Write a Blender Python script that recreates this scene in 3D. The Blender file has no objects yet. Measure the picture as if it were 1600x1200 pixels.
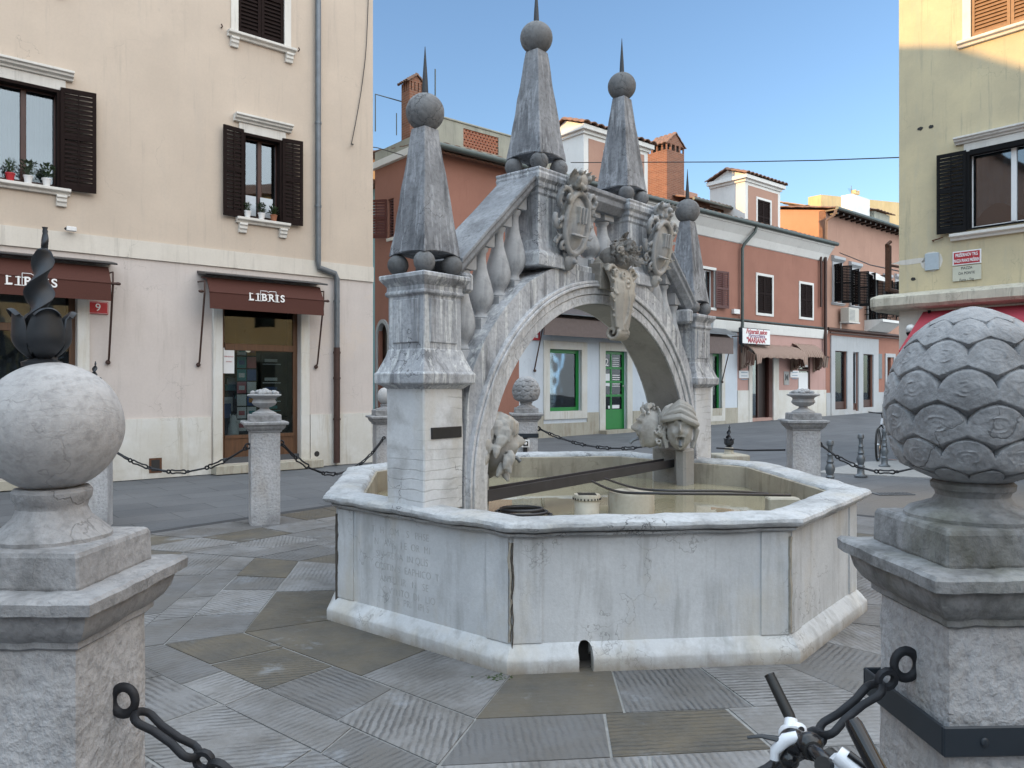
import bpy, math, random
from mathutils import Vector, Matrix, noise
random.seed(7)
PI = math.pi
R = math.radians
sc = bpy.context.scene
COL = sc.collection
H = 1.55; F = 1190.0; HZ = 603.0

# ------------------------------------------------------------------ geometry helpers
def gp(px, py, z=0.0):
    Y = (H - z) * F / (py - HZ)
    return Vector(((px - 800) / F * Y, Y, z))
def at(px, py, Y):
    return Vector(((px - 800) / F * Y, Y, H - (py - HZ) * Y / F))

SPLIT = {'plinth','rails','gathered_drapes','stone_jamb','stone_surround','pane','kick_panel','paper_notice','white_panels','shelf_boxes','canopy_board','flue_openings'}
def split_loose(o):
    me = o.data; n = len(me.vertices); par = list(range(n))
    def fnd(a):
        while par[a] != a: par[a] = par[par[a]]; a = par[a]
        return a
    # weld coincident corners so the cells of one wall stay together
    key = {}
    for v in me.vertices:
        k = (round(v.co.x,4), round(v.co.y,4), round(v.co.z,4))
        if k in key: par[fnd(v.index)] = fnd(key[k])
        else: key[k] = v.index
    for e in me.edges: par[fnd(e.vertices[0])] = fnd(e.vertices[1])
    comps = {}
    for p in me.polygons: comps.setdefault(fnd(p.vertices[0]), []).append(p)
    cl = list(comps.values())
    if len(cl) < 2: return
    data = []
    for ps in cl:
        idx = {}; vs = []; fs = []
        for p in ps:
            f = []
            for i in p.vertices:
                if i not in idx: idx[i] = len(vs); vs.append(tuple(me.vertices[i].co))
                f.append(idx[i])
            fs.append(f)
        data.append((vs, fs))
    for k, (vs, fs) in enumerate(data):
        m2 = bpy.data.meshes.new(o.name); m2.from_pydata(vs, [], fs); m2.materials.append(me.materials[0]); m2.update()
        if k == 0: o.data = m2
        else:
            c = bpy.data.objects.new(o.name, m2); COL.objects.link(c); c.parent = o.parent; c.matrix_basis = o.matrix_basis.copy()

class MB:
    def __init__(s, M=None):
        s.v = []; s.f = []; s.m = []; s.M = M or Matrix.Identity(4); s.mi = 0
    def add(s, vs, fs):
        o = len(s.v)
        s.v += [tuple(s.M @ Vector(p)) for p in vs]
        s.f += [tuple(o + i for i in f) for f in fs]
        s.m += [s.mi] * len(fs)
        return s
    def box(s, x0, x1, y0, y1, z0, z1):
        if x0 > x1: x0, x1 = x1, x0
        if y0 > y1: y0, y1 = y1, y0
        if z0 > z1: z0, z1 = z1, z0
        vs = [(x, y, z) for z in (z0, z1) for y in (y0, y1) for x in (x0, x1)]
        return s.add(vs, [(0,2,3,1),(4,5,7,6),(0,1,5,4),(2,6,7,3),(0,4,6,2),(1,3,7,5)])
    def prism(s, poly, z0, z1):
        n = len(poly)
        vs = [(x, y, z0) for x, y in poly] + [(x, y, z1) for x, y in poly]
        fs = [tuple(range(n-1, -1, -1)), tuple(range(n, 2*n))] + [(i, (i+1) % n, n+(i+1) % n, n+i) for i in range(n)]
        return s.add(vs, fs)
    def profx(s, prof, x0, x1):          # profile in (y,z) pushed along x
        n = len(prof)
        vs = [(x0, y, z) for y, z in prof] + [(x1, y, z) for y, z in prof]
        fs = [tuple(range(n)), tuple(range(2*n-1, n-1, -1))] + [(i, n+i, n+(i+1) % n, (i+1) % n) for i in range(n)]
        return s.add(vs, fs)
    def loft(s, rings, cap0=True, cap1=True, closed=True):
        n = len(rings[0]); vs = [p for r in rings for p in r]; fs = []
        for j in range(len(rings)-1):
            for i in range(n if closed else n-1):
                a = j*n+i; b = j*n+(i+1) % n
                fs.append((a, b, b+n, a+n))
        if cap0: fs.append(tuple(range(n-1, -1, -1)))
        if cap1: fs.append(tuple(range((len(rings)-1)*n, len(rings)*n)))
        return s.add(vs, fs)
    def lathe(s, prof, c=(0,0,0), n=24, mod=None):   # prof [(r,z)]
        rings = []
        for r, z in prof:
            ring = []
            for i in range(n):
                a = 2*PI*i/n; rr = r * (mod(a, z) if mod else 1)
                ring.append((c[0]+rr*math.cos(a), c[1]+rr*math.sin(a), c[2]+z))
            rings.append(ring)
        return s.loft(rings)
    def sqlathe(s, prof, c=(0,0,0)):      # square section, prof [(half,z)]
        return s.loft([[(c[0]-h, c[1]-h, c[2]+z), (c[0]+h, c[1]-h, c[2]+z), (c[0]+h, c[1]+h, c[2]+z), (c[0]-h, c[1]+h, c[2]+z)] for h, z in prof])
    def sphere(s, c, r, n=20, m=12, sq=(1,1,1)):
        rings = []
        for j in range(m+1):
            t = PI*j/m; rr = max(math.sin(t), .002)
            rings.append([(c[0]+r*sq[0]*rr*math.cos(2*PI*i/n), c[1]+r*sq[1]*rr*math.sin(2*PI*i/n), c[2]-r*sq[2]*math.cos(t)) for i in range(n)])
        return s.loft(rings)
    def tube(s, path, r, n=8, closed=False, caps=True, flat=1.0):
        P = [Vector(p) for p in path]; L = len(P); rings = []
        up = None
        for i in range(L):
            if closed: t = P[(i+1) % L] - P[i-1]
            else: t = P[min(i+1, L-1)] - P[max(i-1, 0)]
            if t.length < 1e-9: t = Vector((0,0,1))
            t.normalize()
            if up is None:
                up = Vector((0,0,1)) if abs(t.z) < .9 else Vector((1,0,0))
            a = up - t*up.dot(t)
            if a.length < 1e-6: a = t.orthogonal()
            a.normalize(); up = a; b = t.cross(a)
            rr = r[i] if isinstance(r, (list, tuple)) else r
            rings.append([tuple(P[i] + a*rr*flat*math.cos(2*PI*k/n) + b*rr*math.sin(2*PI*k/n)) for k in range(n)])
        if closed: rings.append(rings[0]); caps = False
        return s.loft(rings, caps, caps)
    def build(s, name, mat, parent=None, smooth=None, bevel=0, jit=0, jscale=8, remesh=0, seg=1):
        me = bpy.data.meshes.new(name)
        vs = s.v
        if jit:
            out = []
            for p in vs:
                q = Vector(p)*jscale
                out.append((p[0]+jit*noise.noise(q), p[1]+jit*noise.noise(q+Vector((31,7,3))), p[2]+jit*noise.noise(q+Vector((5,57,13)))))
            vs = out
        me.from_pydata(vs, [], s.f)
        mats = mat if isinstance(mat, (list, tuple)) else [mat]
        for m_ in mats: me.materials.append(m_)
        if len(mats) > 1:
            for p, k in zip(me.polygons, s.m): p.material_index = k
        me.validate(); me.update()
        o = bpy.data.objects.new(name, me); COL.objects.link(o)
        if parent: o.parent = parent
        if smooth is not None:
            for p in me.polygons: p.use_smooth = True
            me.set_sharp_from_angle(angle=R(smooth))
        if name in SPLIT and remesh == 0: split_loose(o)
        if remesh:
            md = o.modifiers.new('r', 'REMESH'); md.mode = 'VOXEL'; md.voxel_size = remesh; md.use_smooth_shade = True
            sm = o.modifiers.new('s', 'SMOOTH'); sm.iterations = 1; sm.factor = .5
        if bevel:
            md = o.modifiers.new('b', 'BEVEL'); md.width = bevel; md.segments = seg; md.limit_method = 'ANGLE'; md.angle_limit = R(40)
            md.harden_normals = False
        return o

def empty(name, loc=(0,0,0), rz=0, label=None, cat=None, group=None):
    o = bpy.data.objects.new(name, None); COL.objects.link(o)
    o.location = loc; o.rotation_euler = (0,0,rz); o.empty_display_size = .2
    if label: tag(o, label, cat, group)
    return o
def tag(o, label=None, cat=None, group=None, kind=None):
    if label: o['label'] = label
    if cat: o['category'] = cat
    if group: o['group'] = group
    if kind: o['kind'] = kind
    return o
def copy_tree(o, parent=None):
    c = o.copy(); COL.objects.link(c)
    if parent: c.parent = parent
    for ch in [x for x in o.children]: copy_tree(ch, c)
    return c

class Frame:
    def __init__(s, ox, oy, ang):
        s.o = Vector((ox, oy)); s.a = ang
        s.u = Vector((math.cos(ang), math.sin(ang))); s.w = Vector((-math.sin(ang), math.cos(ang)))
    def pk(s, px, py, d=0.0):            # px,py on the wall plane shifted outwards by d
        o = s.o - s.w*d; r = (px-800)/F
        k = (r*o.y - o.x) / (s.u.x - r*s.u.y)
        Y = o.y + k*s.u.y
        return k, H - (py-HZ)*Y/F
    def k(s, px, d=0.0): return s.pk(px, 0, d)[0]
    def z(s, px, py, d=0.0): return s.pk(px, py, d)[1]
    def root(s, name, label, cat, group=None): return empty(name, (s.o.x, s.o.y, 0), s.a, label, cat, group)

# ------------------------------------------------------------------ materials
class NT:
    def __init__(s, name):
        s.mat = bpy.data.materials.new(name); s.mat.use_nodes = True
        s.t = s.mat.node_tree; s.n = s.t.nodes; s.l = s.t.links
        s.b = s.n['Principled BSDF']; s.out = s.n['Material Output']
        s.tc = s.n.new('ShaderNodeTexCoord')
    def new(s, t, **kw):
        n = s.n.new(t)
        for k_, v_ in kw.items(): setattr(n, k_, v_)
        return n
    def put(s, sock, val):
        if isinstance(val, bpy.types.NodeSocket): s.l.new(val, sock)
        elif val is not None:
            try: sock.default_value = val
            except Exception: sock.default_value = (*val, 1) if len(val) == 3 else val
    def vec(s, scale=(1,1,1), rot=(0,0,0), src='Object', loc=(0,0,0)):
        m = s.new('ShaderNodeMapping'); s.put(m.inputs['Scale'], scale); s.put(m.inputs['Rotation'], rot); s.put(m.inputs['Location'], loc)
        s.l.new(s.tc.outputs[src], m.inputs['Vector']); return m.outputs[0]
    def noise(s, v, scale, detail=4, rough=.55, dist=0):
        n = s.new('ShaderNodeTexNoise'); s.put(n.inputs['Vector'], v); s.put(n.inputs['Scale'], scale)
        s.put(n.inputs['Detail'], detail); s.put(n.inputs['Roughness'], rough); s.put(n.inputs['Distortion'], dist); return n.outputs['Fac']
    def vor(s, v, scale, feature='F1', out='Distance'):
        n = s.new('ShaderNodeTexVoronoi'); n.feature = feature; s.put(n.inputs['Vector'], v); s.put(n.inputs['Scale'], scale); return n.outputs[out]
    def wave(s, v, scale, dist=2, dscale=2, detail=2, d='X'):
        n = s.new('ShaderNodeTexWave'); n.bands_direction = d; s.put(n.inputs['Vector'], v); s.put(n.inputs['Scale'], scale)
        s.put(n.inputs['Distortion'], dist); s.put(n.inputs['Detail Scale'], dscale); s.put(n.inputs['Detail'], detail); return n.outputs['Fac']
    def rng(s, v, a, b, c=0.0, d=1.0):
        n = s.new('ShaderNodeMapRange'); s.put(n.inputs[0], v)
        for i, x in enumerate((a, b, c, d)): s.put(n.inputs[i+1], x)
        return n.outputs[0]
    def math(s, op, a, b=None):
        n = s.new('ShaderNodeMath', operation=op); s.put(n.inputs[0], a)
        if b is not None: s.put(n.inputs[1], b)
        return n.outputs[0]
    def mix(s, fac, a, b, blend='MIX'):
        n = s.new('ShaderNodeMix', data_type='RGBA', blend_type=blend); s.put(n.inputs[0], fac); s.put(n.inputs[6], a); s.put(n.inputs[7], b); return n.outputs[2]
    def bump(s, h, strength=.3, dist=.01, prev=None):
        n = s.new('ShaderNodeBump'); s.put(n.inputs['Strength'], strength); s.put(n.inputs['Distance'], dist); s.put(n.inputs['Height'], h)
        if prev is not None: s.l.new(prev, n.inputs['Normal'])
        return n.outputs[0]
    def sep(s, v):
        n = s.new('ShaderNodeSeparateXYZ'); s.put(n.inputs[0], v); return n.outputs
    def comb(s, x, y, z):
        n = s.new('ShaderNodeCombineXYZ'); s.put(n.inputs[0], x); s.put(n.inputs[1], y); s.put(n.inputs[2], z); return n.outputs[0]
    def fin(s, col=None, rough=.8, nrm=None, metal=0, spec=.5):
        s.put(s.b.inputs['Base Color'], col); s.put(s.b.inputs['Roughness'], rough); s.put(s.b.inputs['Metallic'], metal)
        s.put(s.b.inputs['Specular IOR Level'], spec)
        if nrm is not None: s.l.new(nrm, s.b.inputs['Normal'])
        return s.mat

def stone(name, light, mid, stain, stain_amt=.5, streak=True, grain=60, bump=.35, crack=.5, rough=.8, warm=None, hammer=0, bands=0, lines=0, pale=0, linecol=.22, foot=0):
    t = NT(name); v = t.vec()
    big = t.rng(t.noise(v, 2.2, 5, .6), .35, .65)
    col = t.mix(big, light, mid)
    fine = t.rng(t.noise(v, grain, 4, .7), .3, .7)
    col = t.mix(t.math('MULTIPLY', fine, .35), col, tuple(c*.62 for c in light))
    vs = t.vec((9,9,.9)) if streak else t.vec((3,3,3))
    st = t.noise(vs, 1.3, 6, .65, .4)
    blo = t.noise(v, 3.1, 4, .6)
    s1 = t.rng(t.math('ADD', t.math('MULTIPLY', st, .65), t.math('MULTIPLY', blo, .35)), .5, .66)
    col = t.mix(t.math('MULTIPLY', s1, stain_amt), col, stain)
    if pale:
        p2 = t.rng(t.noise(t.vec((15,15,.8), loc=(2,6,1)), 1.5, 5, .6, .3), .54, .585)
        col = t.mix(t.math('MULTIPLY', p2, pale), col, tuple(min(.75,c*1.45) for c in light))
    if warm:
        w = t.rng(t.noise(t.vec((2,2,1), loc=(4,1,9)), 1.4, 5, .6), .52, .72)
        col = t.mix(t.math('MULTIPLY', w, .55), col, warm)
    h = t.noise(v, grain*.8, 5, .7)
    nrm = t.bump(h, bump, .004)
    if crack:
        dv = t.new('ShaderNodeVectorMath', operation='ADD')
        nn = t.new('ShaderNodeTexNoise'); t.put(nn.inputs['Vector'], v); t.put(nn.inputs['Scale'], 6.0); t.put(nn.inputs['Detail'], 5.0)
        sc_ = t.new('ShaderNodeVectorMath', operation='SCALE'); t.l.new(nn.outputs['Color'], sc_.inputs[0]); sc_.inputs['Scale'].default_value = .55
        t.l.new(v, dv.inputs[0]); t.l.new(sc_.outputs[0], dv.inputs[1])
        e = t.vor(dv.outputs[0], 2.3, 'DISTANCE_TO_EDGE')
        line = t.rng(e, 0.0, .012, 1, 0)
        mask = t.rng(t.noise(v, 1.7, 2), .48, .58)
        ln = t.math('MULTIPLY', t.math('MULTIPLY', line, mask), crack)
        col = t.mix(ln, col, tuple(c*.35 for c in stain))
        nrm = t.bump(t.math('SUBTRACT', 1, ln), .5, .004, nrm)
    if hammer:
        nrm = t.bump(t.noise(v, 38, 3, .6), hammer, .012, nrm)
        pk = t.rng(t.noise(v, 38, 3, .6), .3, .55)
        col = t.mix(t.math('MULTIPLY', t.math('SUBTRACT', 1, pk), .45), col, tuple(c*.5 for c in mid))
    if bands:
        w = t.wave(t.vec((.5,.5,1.6)), bands, 3, 2.5, 5, 'Z')
        wl = t.math('MULTIPLY', t.rng(w, .0, .06, 1, 0), t.rng(t.noise(v, 2.6, 3), .45, .6))
        col = t.mix(t.math('MULTIPLY', wl, .38), col, tuple(c*.55 for c in stain))
        nrm = t.bump(t.math('SUBTRACT', 1, wl), .3, .004, nrm)
    if lines:
        w = t.noise(t.vec((1,1,6)), lines, 6, .7, 1.2)
        cr = t.rng(t.math('ABSOLUTE', t.math('SUBTRACT', w, .5)), 0, .012, 1, 0)
        nrm = t.bump(t.math('SUBTRACT', 1, cr), .4, .003, nrm)
        col = t.mix(t.math('MULTIPLY', cr, linecol), col, tuple(c*.4 for c in mid))
    if foot:
        zz = t.sep(t.tc.outputs['Object'])[2]
        f_ = t.rng(t.math('ADD', zz, t.math('MULTIPLY', t.noise(v, 4, 5, .65), .22)), .10, .21, 1, 0)
        col = t.mix(t.math('MULTIPLY', f_, foot), col, (.20,.165,.12))
    return t.fin(col, rough, nrm, spec=.3)

def plaster(name, c1, c2, rough=.9, stain=(.3,.28,.25), stain_amt=.25, scale=1.0, bump=.15, zsplit=None):
    t = NT(name); v = t.vec()
    col = t.mix(t.rng(t.noise(v, .9*scale, 5, .6), .35, .65), c1, c2)
    if zsplit:
        z, ca, cb = zsplit
        zz = t.sep(t.tc.outputs['Object'])[2]
        k = t.math('GREATER_THAN', zz, z)
        low = t.mix(t.rng(t.noise(v, 1.1, 5, .6), .35, .65), ca, cb)
        col = t.mix(k, low, col)
    s = t.rng(t.noise(t.vec((3,3,.5)), 1.2, 6, .7), .52, .75)
    col = t.mix(t.math('MULTIPLY', s, stain_amt), col, stain)
    col = t.mix(t.math('MULTIPLY', t.rng(t.noise(v, 25, 4, .7), .4, .7), .12), col, tuple(c*.6 for c in c1))
    pt = t.rng(t.noise(t.vec(loc=(7,2,5)), .55*scale, 6, .7), .60, .63)
    col = t.mix(t.math('MULTIPLY', pt, .22), col, tuple(min(1,c*1.18) for c in c2))
    gr = t.rng(t.noise(t.vec((5,5,.35), loc=(3,3,3)), 1.6, 5, .7), .56, .72)
    col = t.mix(t.math('MULTIPLY', gr, stain_amt*.9), col, tuple(c*.55 for c in stain))
    zz_ = t.sep(t.tc.outputs['Object'])[2]
    sp_ = t.math('MULTIPLY', t.rng(zz_, .15, .9, 1, 0), t.rng(t.noise(v, 2.4, 6, .7), .35, .62))
    col = t.mix(t.math('MULTIPLY', sp_, .35), col, (.30,.25,.17))
    nn = t.new('ShaderNodeTexNoise'); t.put(nn.inputs['Vector'], v); t.put(nn.inputs['Scale'], 2.5); t.put(nn.inputs['Detail'], 5.0)
    sv = t.new('ShaderNodeVectorMath', operation='SCALE'); t.l.new(nn.outputs['Color'], sv.inputs[0]); sv.inputs['Scale'].default_value = 1.1
    av = t.new('ShaderNodeVectorMath', operation='ADD'); t.l.new(v, av.inputs[0]); t.l.new(sv.outputs[0], av.inputs[1])
    ln = t.math('MULTIPLY', t.rng(t.vor(av.outputs[0], .55, 'DISTANCE_TO_EDGE'), 0, .0035, 1, 0), t.rng(t.noise(v, .7, 2), .5, .56))
    col = t.mix(t.math('MULTIPLY', ln, .4), col, tuple(c*.4 for c in stain))
    nrm = t.bump(t.noise(v, 45, 5, .7), bump, .004)
    nrm = t.bump(t.noise(v, 3, 4, .6), .12, .03, nrm)
    return t.fin(col, rough, nrm, spec=.2)

def plain(name, c, rough=.5, metal=0, var=.15, scale=20, bump=.05, spec=.5, c2=None):
    t = NT(name); v = t.vec()
    n = t.noise(v, scale, 4, .6)
    col = t.mix(t.rng(n, .3, .7), c, c2 if c2 else tuple(x*(1-var) for x in c))
    return t.fin(col, rough, t.bump(n, bump, .003), metal, spec)

def wood(name, c1, c2, rough=.45):
    t = NT(name)
    n = t.noise(t.vec((14,14,1.2)), 2.2, 5, .6, .6)
    return t.fin(t.mix(t.rng(n, .3, .7), c1, c2), rough, t.bump(n, .15, .003))

def glass(name, tint=(.8,.85,.85), dark=.6, rough=.02, k=1.2, c0=.005):
    t = NT(name); t.n.remove(t.b)
    tr = t.new('ShaderNodeBsdfTransparent'); t.put(tr.inputs[0], (*[c*dark for c in tint], 1))
    gl = t.new('ShaderNodeBsdfGlossy'); t.put(gl.inputs['Color'], (.80,.91,1,1)); t.put(gl.inputs['Roughness'], rough)  # blue put into the reflection colour so panes seem to mirror blue sky
    nb = t.bump(t.noise(t.vec(), .9, 2), .05, .05); t.l.new(nb, gl.inputs['Normal'])
    fr = t.new('ShaderNodeFresnel'); fr.inputs[0].default_value = 1.45
    f2 = t.math('ADD', t.math('MULTIPLY', fr.outputs[0], k), c0)
    mx = t.new('ShaderNodeMixShader'); t.l.new(f2, mx.inputs[0]); t.l.new(tr.outputs[0], mx.inputs[1]); t.l.new(gl.outputs[0], mx.inputs[2])
    t.l.new(mx.outputs[0], t.out.inputs[0]); return t.mat

def brickmat(name, c1, c2, mortar, sx, axis='XZ'):
    t = NT(name); o = t.sep(t.tc.outputs['Object'])
    h = t.math('ADD', o[0], o[1])
    v = t.comb(h, o[2], 0.0)
    b = t.new('ShaderNodeTexBrick'); t.l.new(v, b.inputs['Vector']); t.put(b.inputs['Scale'], sx)
    t.put(b.inputs['Color1'], c1); t.put(b.inputs['Color2'], c2); t.put(b.inputs['Mortar'], mortar); t.put(b.inputs['Mortar Size'], .015)
    b.inputs['Brick Width'].default_value = .9; b.inputs['Row Height'].default_value = .27
    col = t.mix(t.math('MULTIPLY', t.noise(t.vec(), 9, 4), .35), b.outputs[0], tuple(c*.5 for c in c1))
    return t.fin(col, .9, t.bump(b.outputs['Fac'], -.4, .006), spec=.2)

M = {}
M['basin'] = stone('basin_stone', (.62,.645,.67), (.50,.525,.55), (.25,.255,.255), .55, True, 55, .6, .45, warm=(.50,.46,.38), foot=.75)
M['basin2'] = stone('rim_stone', (.57,.59,.615), (.40,.42,.44), (.16,.16,.162), .65, False, 38, .8, .9, warm=(.46,.43,.37), hammer=.35, lines=2.2)
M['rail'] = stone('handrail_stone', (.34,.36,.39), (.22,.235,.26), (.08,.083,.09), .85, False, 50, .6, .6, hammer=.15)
M['ring'] = stone('archivolt_stone', (.60,.615,.64), (.42,.435,.46), (.11,.112,.12), .7, True, 50, .6, .6, hammer=.15, pale=.3)
M['arch'] = stone('arch_stone', (.50,.52,.555), (.32,.34,.37), (.07,.073,.08), .95, True, 50, .7, .8, hammer=.18, pale=.5)
M['archlow'] = stone('pier_stone', (.66,.68,.70), (.52,.54,.565), (.22,.215,.21), .6, False, 45, .45, .9, warm=(.46,.42,.34), bands=3.2)
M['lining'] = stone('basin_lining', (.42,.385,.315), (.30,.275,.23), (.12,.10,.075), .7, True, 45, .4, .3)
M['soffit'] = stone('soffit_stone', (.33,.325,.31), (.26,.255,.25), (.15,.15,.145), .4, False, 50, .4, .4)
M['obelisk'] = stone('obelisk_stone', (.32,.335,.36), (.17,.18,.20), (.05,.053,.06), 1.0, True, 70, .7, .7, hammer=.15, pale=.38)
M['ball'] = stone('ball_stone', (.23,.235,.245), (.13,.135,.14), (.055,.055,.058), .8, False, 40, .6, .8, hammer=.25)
M['balu'] = stone('baluster_stone', (.47,.49,.515), (.32,.335,.355), (.12,.125,.13), .7, True, 50, .4, .5)
M['carve'] = stone('carving_stone', (.40,.405,.41), (.24,.245,.25), (.075,.075,.078), .85, False, 40, .4, 0, warm=(.52,.46,.36))
M['carvew'] = stone('keystone_stone', (.47,.44,.385), (.31,.295,.275), (.10,.098,.095), .75, False, 40, .4, .5)
M['head'] = stone('head_stone', (.47,.47,.46), (.30,.295,.28), (.12,.11,.10), .7, False, 40, .3, .3, warm=(.42,.34,.24))
M['shaft'] = stone('pillar_shaft_stone', (.55,.55,.565), (.38,.385,.40), (.18,.175,.175), .6, False, 60, .5, .25, hammer=.9, warm=(.34,.29,.24))
M['cap'] = stone('pillar_cap_stone', (.42,.42,.43), (.26,.262,.27), (.09,.088,.085), .8, False, 55, .8, .5, hammer=.4)
M['capr'] = stone('mossy_cap_stone', (.36,.365,.375), (.15,.152,.15), (.04,.04,.036), .95, False, 50, .7, .3, warm=(.13,.13,.07), hammer=.4)
M['pball'] = stone('pillar_ball_stone', (.52,.515,.515), (.42,.415,.415), (.26,.25,.245), .4, False, 60, .4, .5)
M['cone'] = stone('pine_cone_stone', (.43,.435,.45), (.28,.285,.295), (.10,.10,.104), .75, False, 60, .8, .8, hammer=.35)
M['urn'] = stone('urn_stone', (.46,.46,.47), (.32,.325,.335), (.16,.16,.16), .6, False, 45, .5, .2)
M['iron'] = plain('wrought_iron', (.045,.05,.058), .5, .5, .3, 14, .3)
M['chain'] = plain('chain_iron', (.028,.030,.036), .6, .4, .35, 30, .3)
M['band'] = plain('painted_steel_band', (.022,.03,.04), .45, .1, .15, 10, .05)
M['steel'] = plain('dark_steel_channel', (.06,.058,.065), .5, .3, .3, 6, .1)
M['black'] = plain('black_plaque', (.02,.02,.022), .4, 0, .3, 30, .1)
M['wet'] = plain('wet_dark_metal', (.10,.075,.055), .4, .5, .4, 20, .3)
M['hose'] = plain('black_rubber_hose', (.03,.03,.035), .4)
M['concrete'] = stone('pale_concrete', (.46,.43,.36), (.38,.36,.30), (.22,.17,.12), .6, True, 40, .3, .2)
M['creamP'] = plaster('cream_plaster', (.58,.49,.405), (.52,.44,.365), stain=(.42,.38,.34), stain_amt=.25, zsplit=(3.66,(.60,.545,.515),(.55,.50,.475)))
M['bandP'] = plaster('cream_band', (.66,.62,.56), (.60,.56,.50), stain=(.40,.37,.33), stain_amt=.4)
M['plinth'] = plaster('white_stone_plinth', (.66,.66,.64), (.58,.56,.51), stain=(.50,.42,.29), stain_amt=.5)
M['wstone'] = plaster('white_window_stone', (.70,.68,.64), (.62,.60,.56), stain=(.35,.33,.30), stain_amt=.35)
M['salmon'] = plaster('salmon_plaster', (.345,.172,.13), (.30,.15,.113), stain=(.30,.14,.10), stain_amt=.25)
M['salmon2'] = plaster('pink_salmon_plaster', (.42,.26,.20), (.375,.23,.178), stain=(.34,.19,.15), stain_amt=.3)
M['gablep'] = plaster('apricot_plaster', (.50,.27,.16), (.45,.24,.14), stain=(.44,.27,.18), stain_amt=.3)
M['pinkP'] = plaster('pink_plaster', (.48,.31,.28), (.44,.28,.25), stain=(.33,.22,.2), stain_amt=.25)
M['blueP'] = plaster('pale_blue_plaster', (.60,.655,.72), (.55,.605,.67), stain=(.4,.46,.56), stain_amt=.2)
M['ltblue'] = plaster('aqua_plaster', (.30,.52,.56), (.27,.48,.52))
M['yellow'] = plaster('yellow_plaster', (.60,.51,.33), (.50,.43,.29), stain=(.40,.39,.33), stain_amt=.5, scale=1.4)
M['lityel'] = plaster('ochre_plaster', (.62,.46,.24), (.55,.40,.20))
M['whiteP'] = plaster('white_plaster', (.72,.72,.70), (.66,.66,.64), stain=(.5,.5,.48), stain_amt=.2)
M['grayconc'] = plaster('lichen_concrete', (.37,.37,.31), (.30,.30,.26), stain=(.16,.17,.14), stain_amt=.6, scale=2)
M['oldledge'] = plaster('mouldy_ledge', (.60,.56,.46), (.48,.44,.36), stain=(.15,.13,.10), stain_amt=.7, scale=3)
M['greystone'] = plaster('grey_stone_surround', (.43,.45,.47), (.38,.40,.42), stain_amt=.2)
M['shut'] = plain('dark_brown_shutter', (.016,.009,.008), .85, 0, .25, 15, .1, .15)
M['shutred'] = plain('red_brown_shutter', (.09,.022,.018), .55, 0, .25, 15, .1)
M['shutblack'] = plain('black_shutter', (.010,.010,.011), .85, 0, .25, 15, .1, .15)
M['shutorange'] = plain('wood_tan_shutter', (.30,.17,.08), .6, 0, .25, 15, .1)
M['brownwood'] = wood('brown_wood_frame', (.13,.062,.03), (.07,.034,.018))
M['redwood'] = wood('red_brown_wood', (.065,.022,.015), (.035,.013,.010))
M['darkwood'] = wood('dark_door_wood', (.022,.012,.010), (.013,.008,.007))
M['green'] = plain('green_paint', (.006,.20,.035), .4, 0, .12, 8, .05)
M['whitepaint'] = plain('white_paint', (.72,.72,.72), .4, 0, .06)
M['awn'] = plain('brown_awning_cloth', (.085,.030,.022), .95, 0, .2, 60, .2)
M['awnred'] = plain('red_awning_cloth', (.38,.045,.065), .8, 0, .12, 40, .2)
M['awngrey'] = plain('grey_brown_awning', (.17,.13,.12), .8, 0, .2, 10, .2)
M['zinc'] = plain('zinc_pipe', (.17,.19,.21), .45, .5, .25, 6, .1)
M['brownpipe'] = plain('rusty_brown_pipe', (.07,.035,.028), .55, .2, .3, 12, .2)
M['rust'] = plain('rust', (.14,.06,.03), .8, .1, .5, 18, .3)
M['gutter'] = plain('green_grey_gutter', (.09,.11,.105), .5, .4, .25, 6, .1)
M['tile'] = plain('clay_roof_tile', (.28,.14,.09), .9, 0, .5, 7, .3, c2=(.11,.085,.07))
M['brick'] = brickmat('chimney_brick', (.27,.125,.08), (.19,.09,.06), (.30,.26,.22), 4.0)
M['redbrick'] = brickmat('lattice_brick', (.36,.14,.08), (.30,.11,.07), (.32,.27,.22), 4.0)
M['glass'] = glass('window_glass', k=2.4, c0=.05)
M['glassd'] = glass('shop_glass', dark=.85)
M['dark'] = plain('dark_interior', (.03,.028,.027), .8)
M['room'] = plain('dim_room', (.16,.15,.14), .9)
M['curtain'] = plain('white_curtain', (.62,.68,.74), .9, 0, .25, 3, .2)
M['red'] = plain('sign_red', (.42,.02,.03), .4, 0, .05)
M['white'] = plain('sign_white', (.80,.80,.80), .4, 0, .04)
M['signtextred'] = plain('sign_letter_red', (.42,.04,.06), .5, 0, .05)
M['signtextblk'] = plain('sign_letter_black', (.03,.03,.035), .5)
M['creamsign'] = plain('cream_marble_plaque', (.55,.54,.44), .5, 0, .08, 8)
M['paper'] = plain('paper', (.74,.76,.78), .8, 0, .04)
M['cable'] = plain('cable', (.03,.03,.03), .6)
M['engrave'] = plain('inscription_shadow', (.40,.405,.41), .9, 0, .2, 30)
M['mortar'] = plain('tan_mortar', (.36,.33,.28), .95, 0, .25, 30, .4)
M['crackm'] = plain('crack_dark', (.09,.08,.07), .95, 0, .3)
M['terracotta'] = plain('terracotta', (.30,.12,.06), .8)
M['teal'] = plain('card_teal', (.06,.33,.36), .5); M['orange'] = plain('card_orange', (.65,.28,.05), .5)
M['cardpink'] = plain('card_pink', (.55,.16,.18), .5); M['cardblue'] = plain('card_blue', (.08,.14,.35), .5)
M['leaf'] = plain('leaf_green', (.045,.085,.025), .6, 0, .5, 20); M['leaf2'] = plain('leaf_grey_green', (.07,.10,.055), .6, 0, .5, 20)
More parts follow.
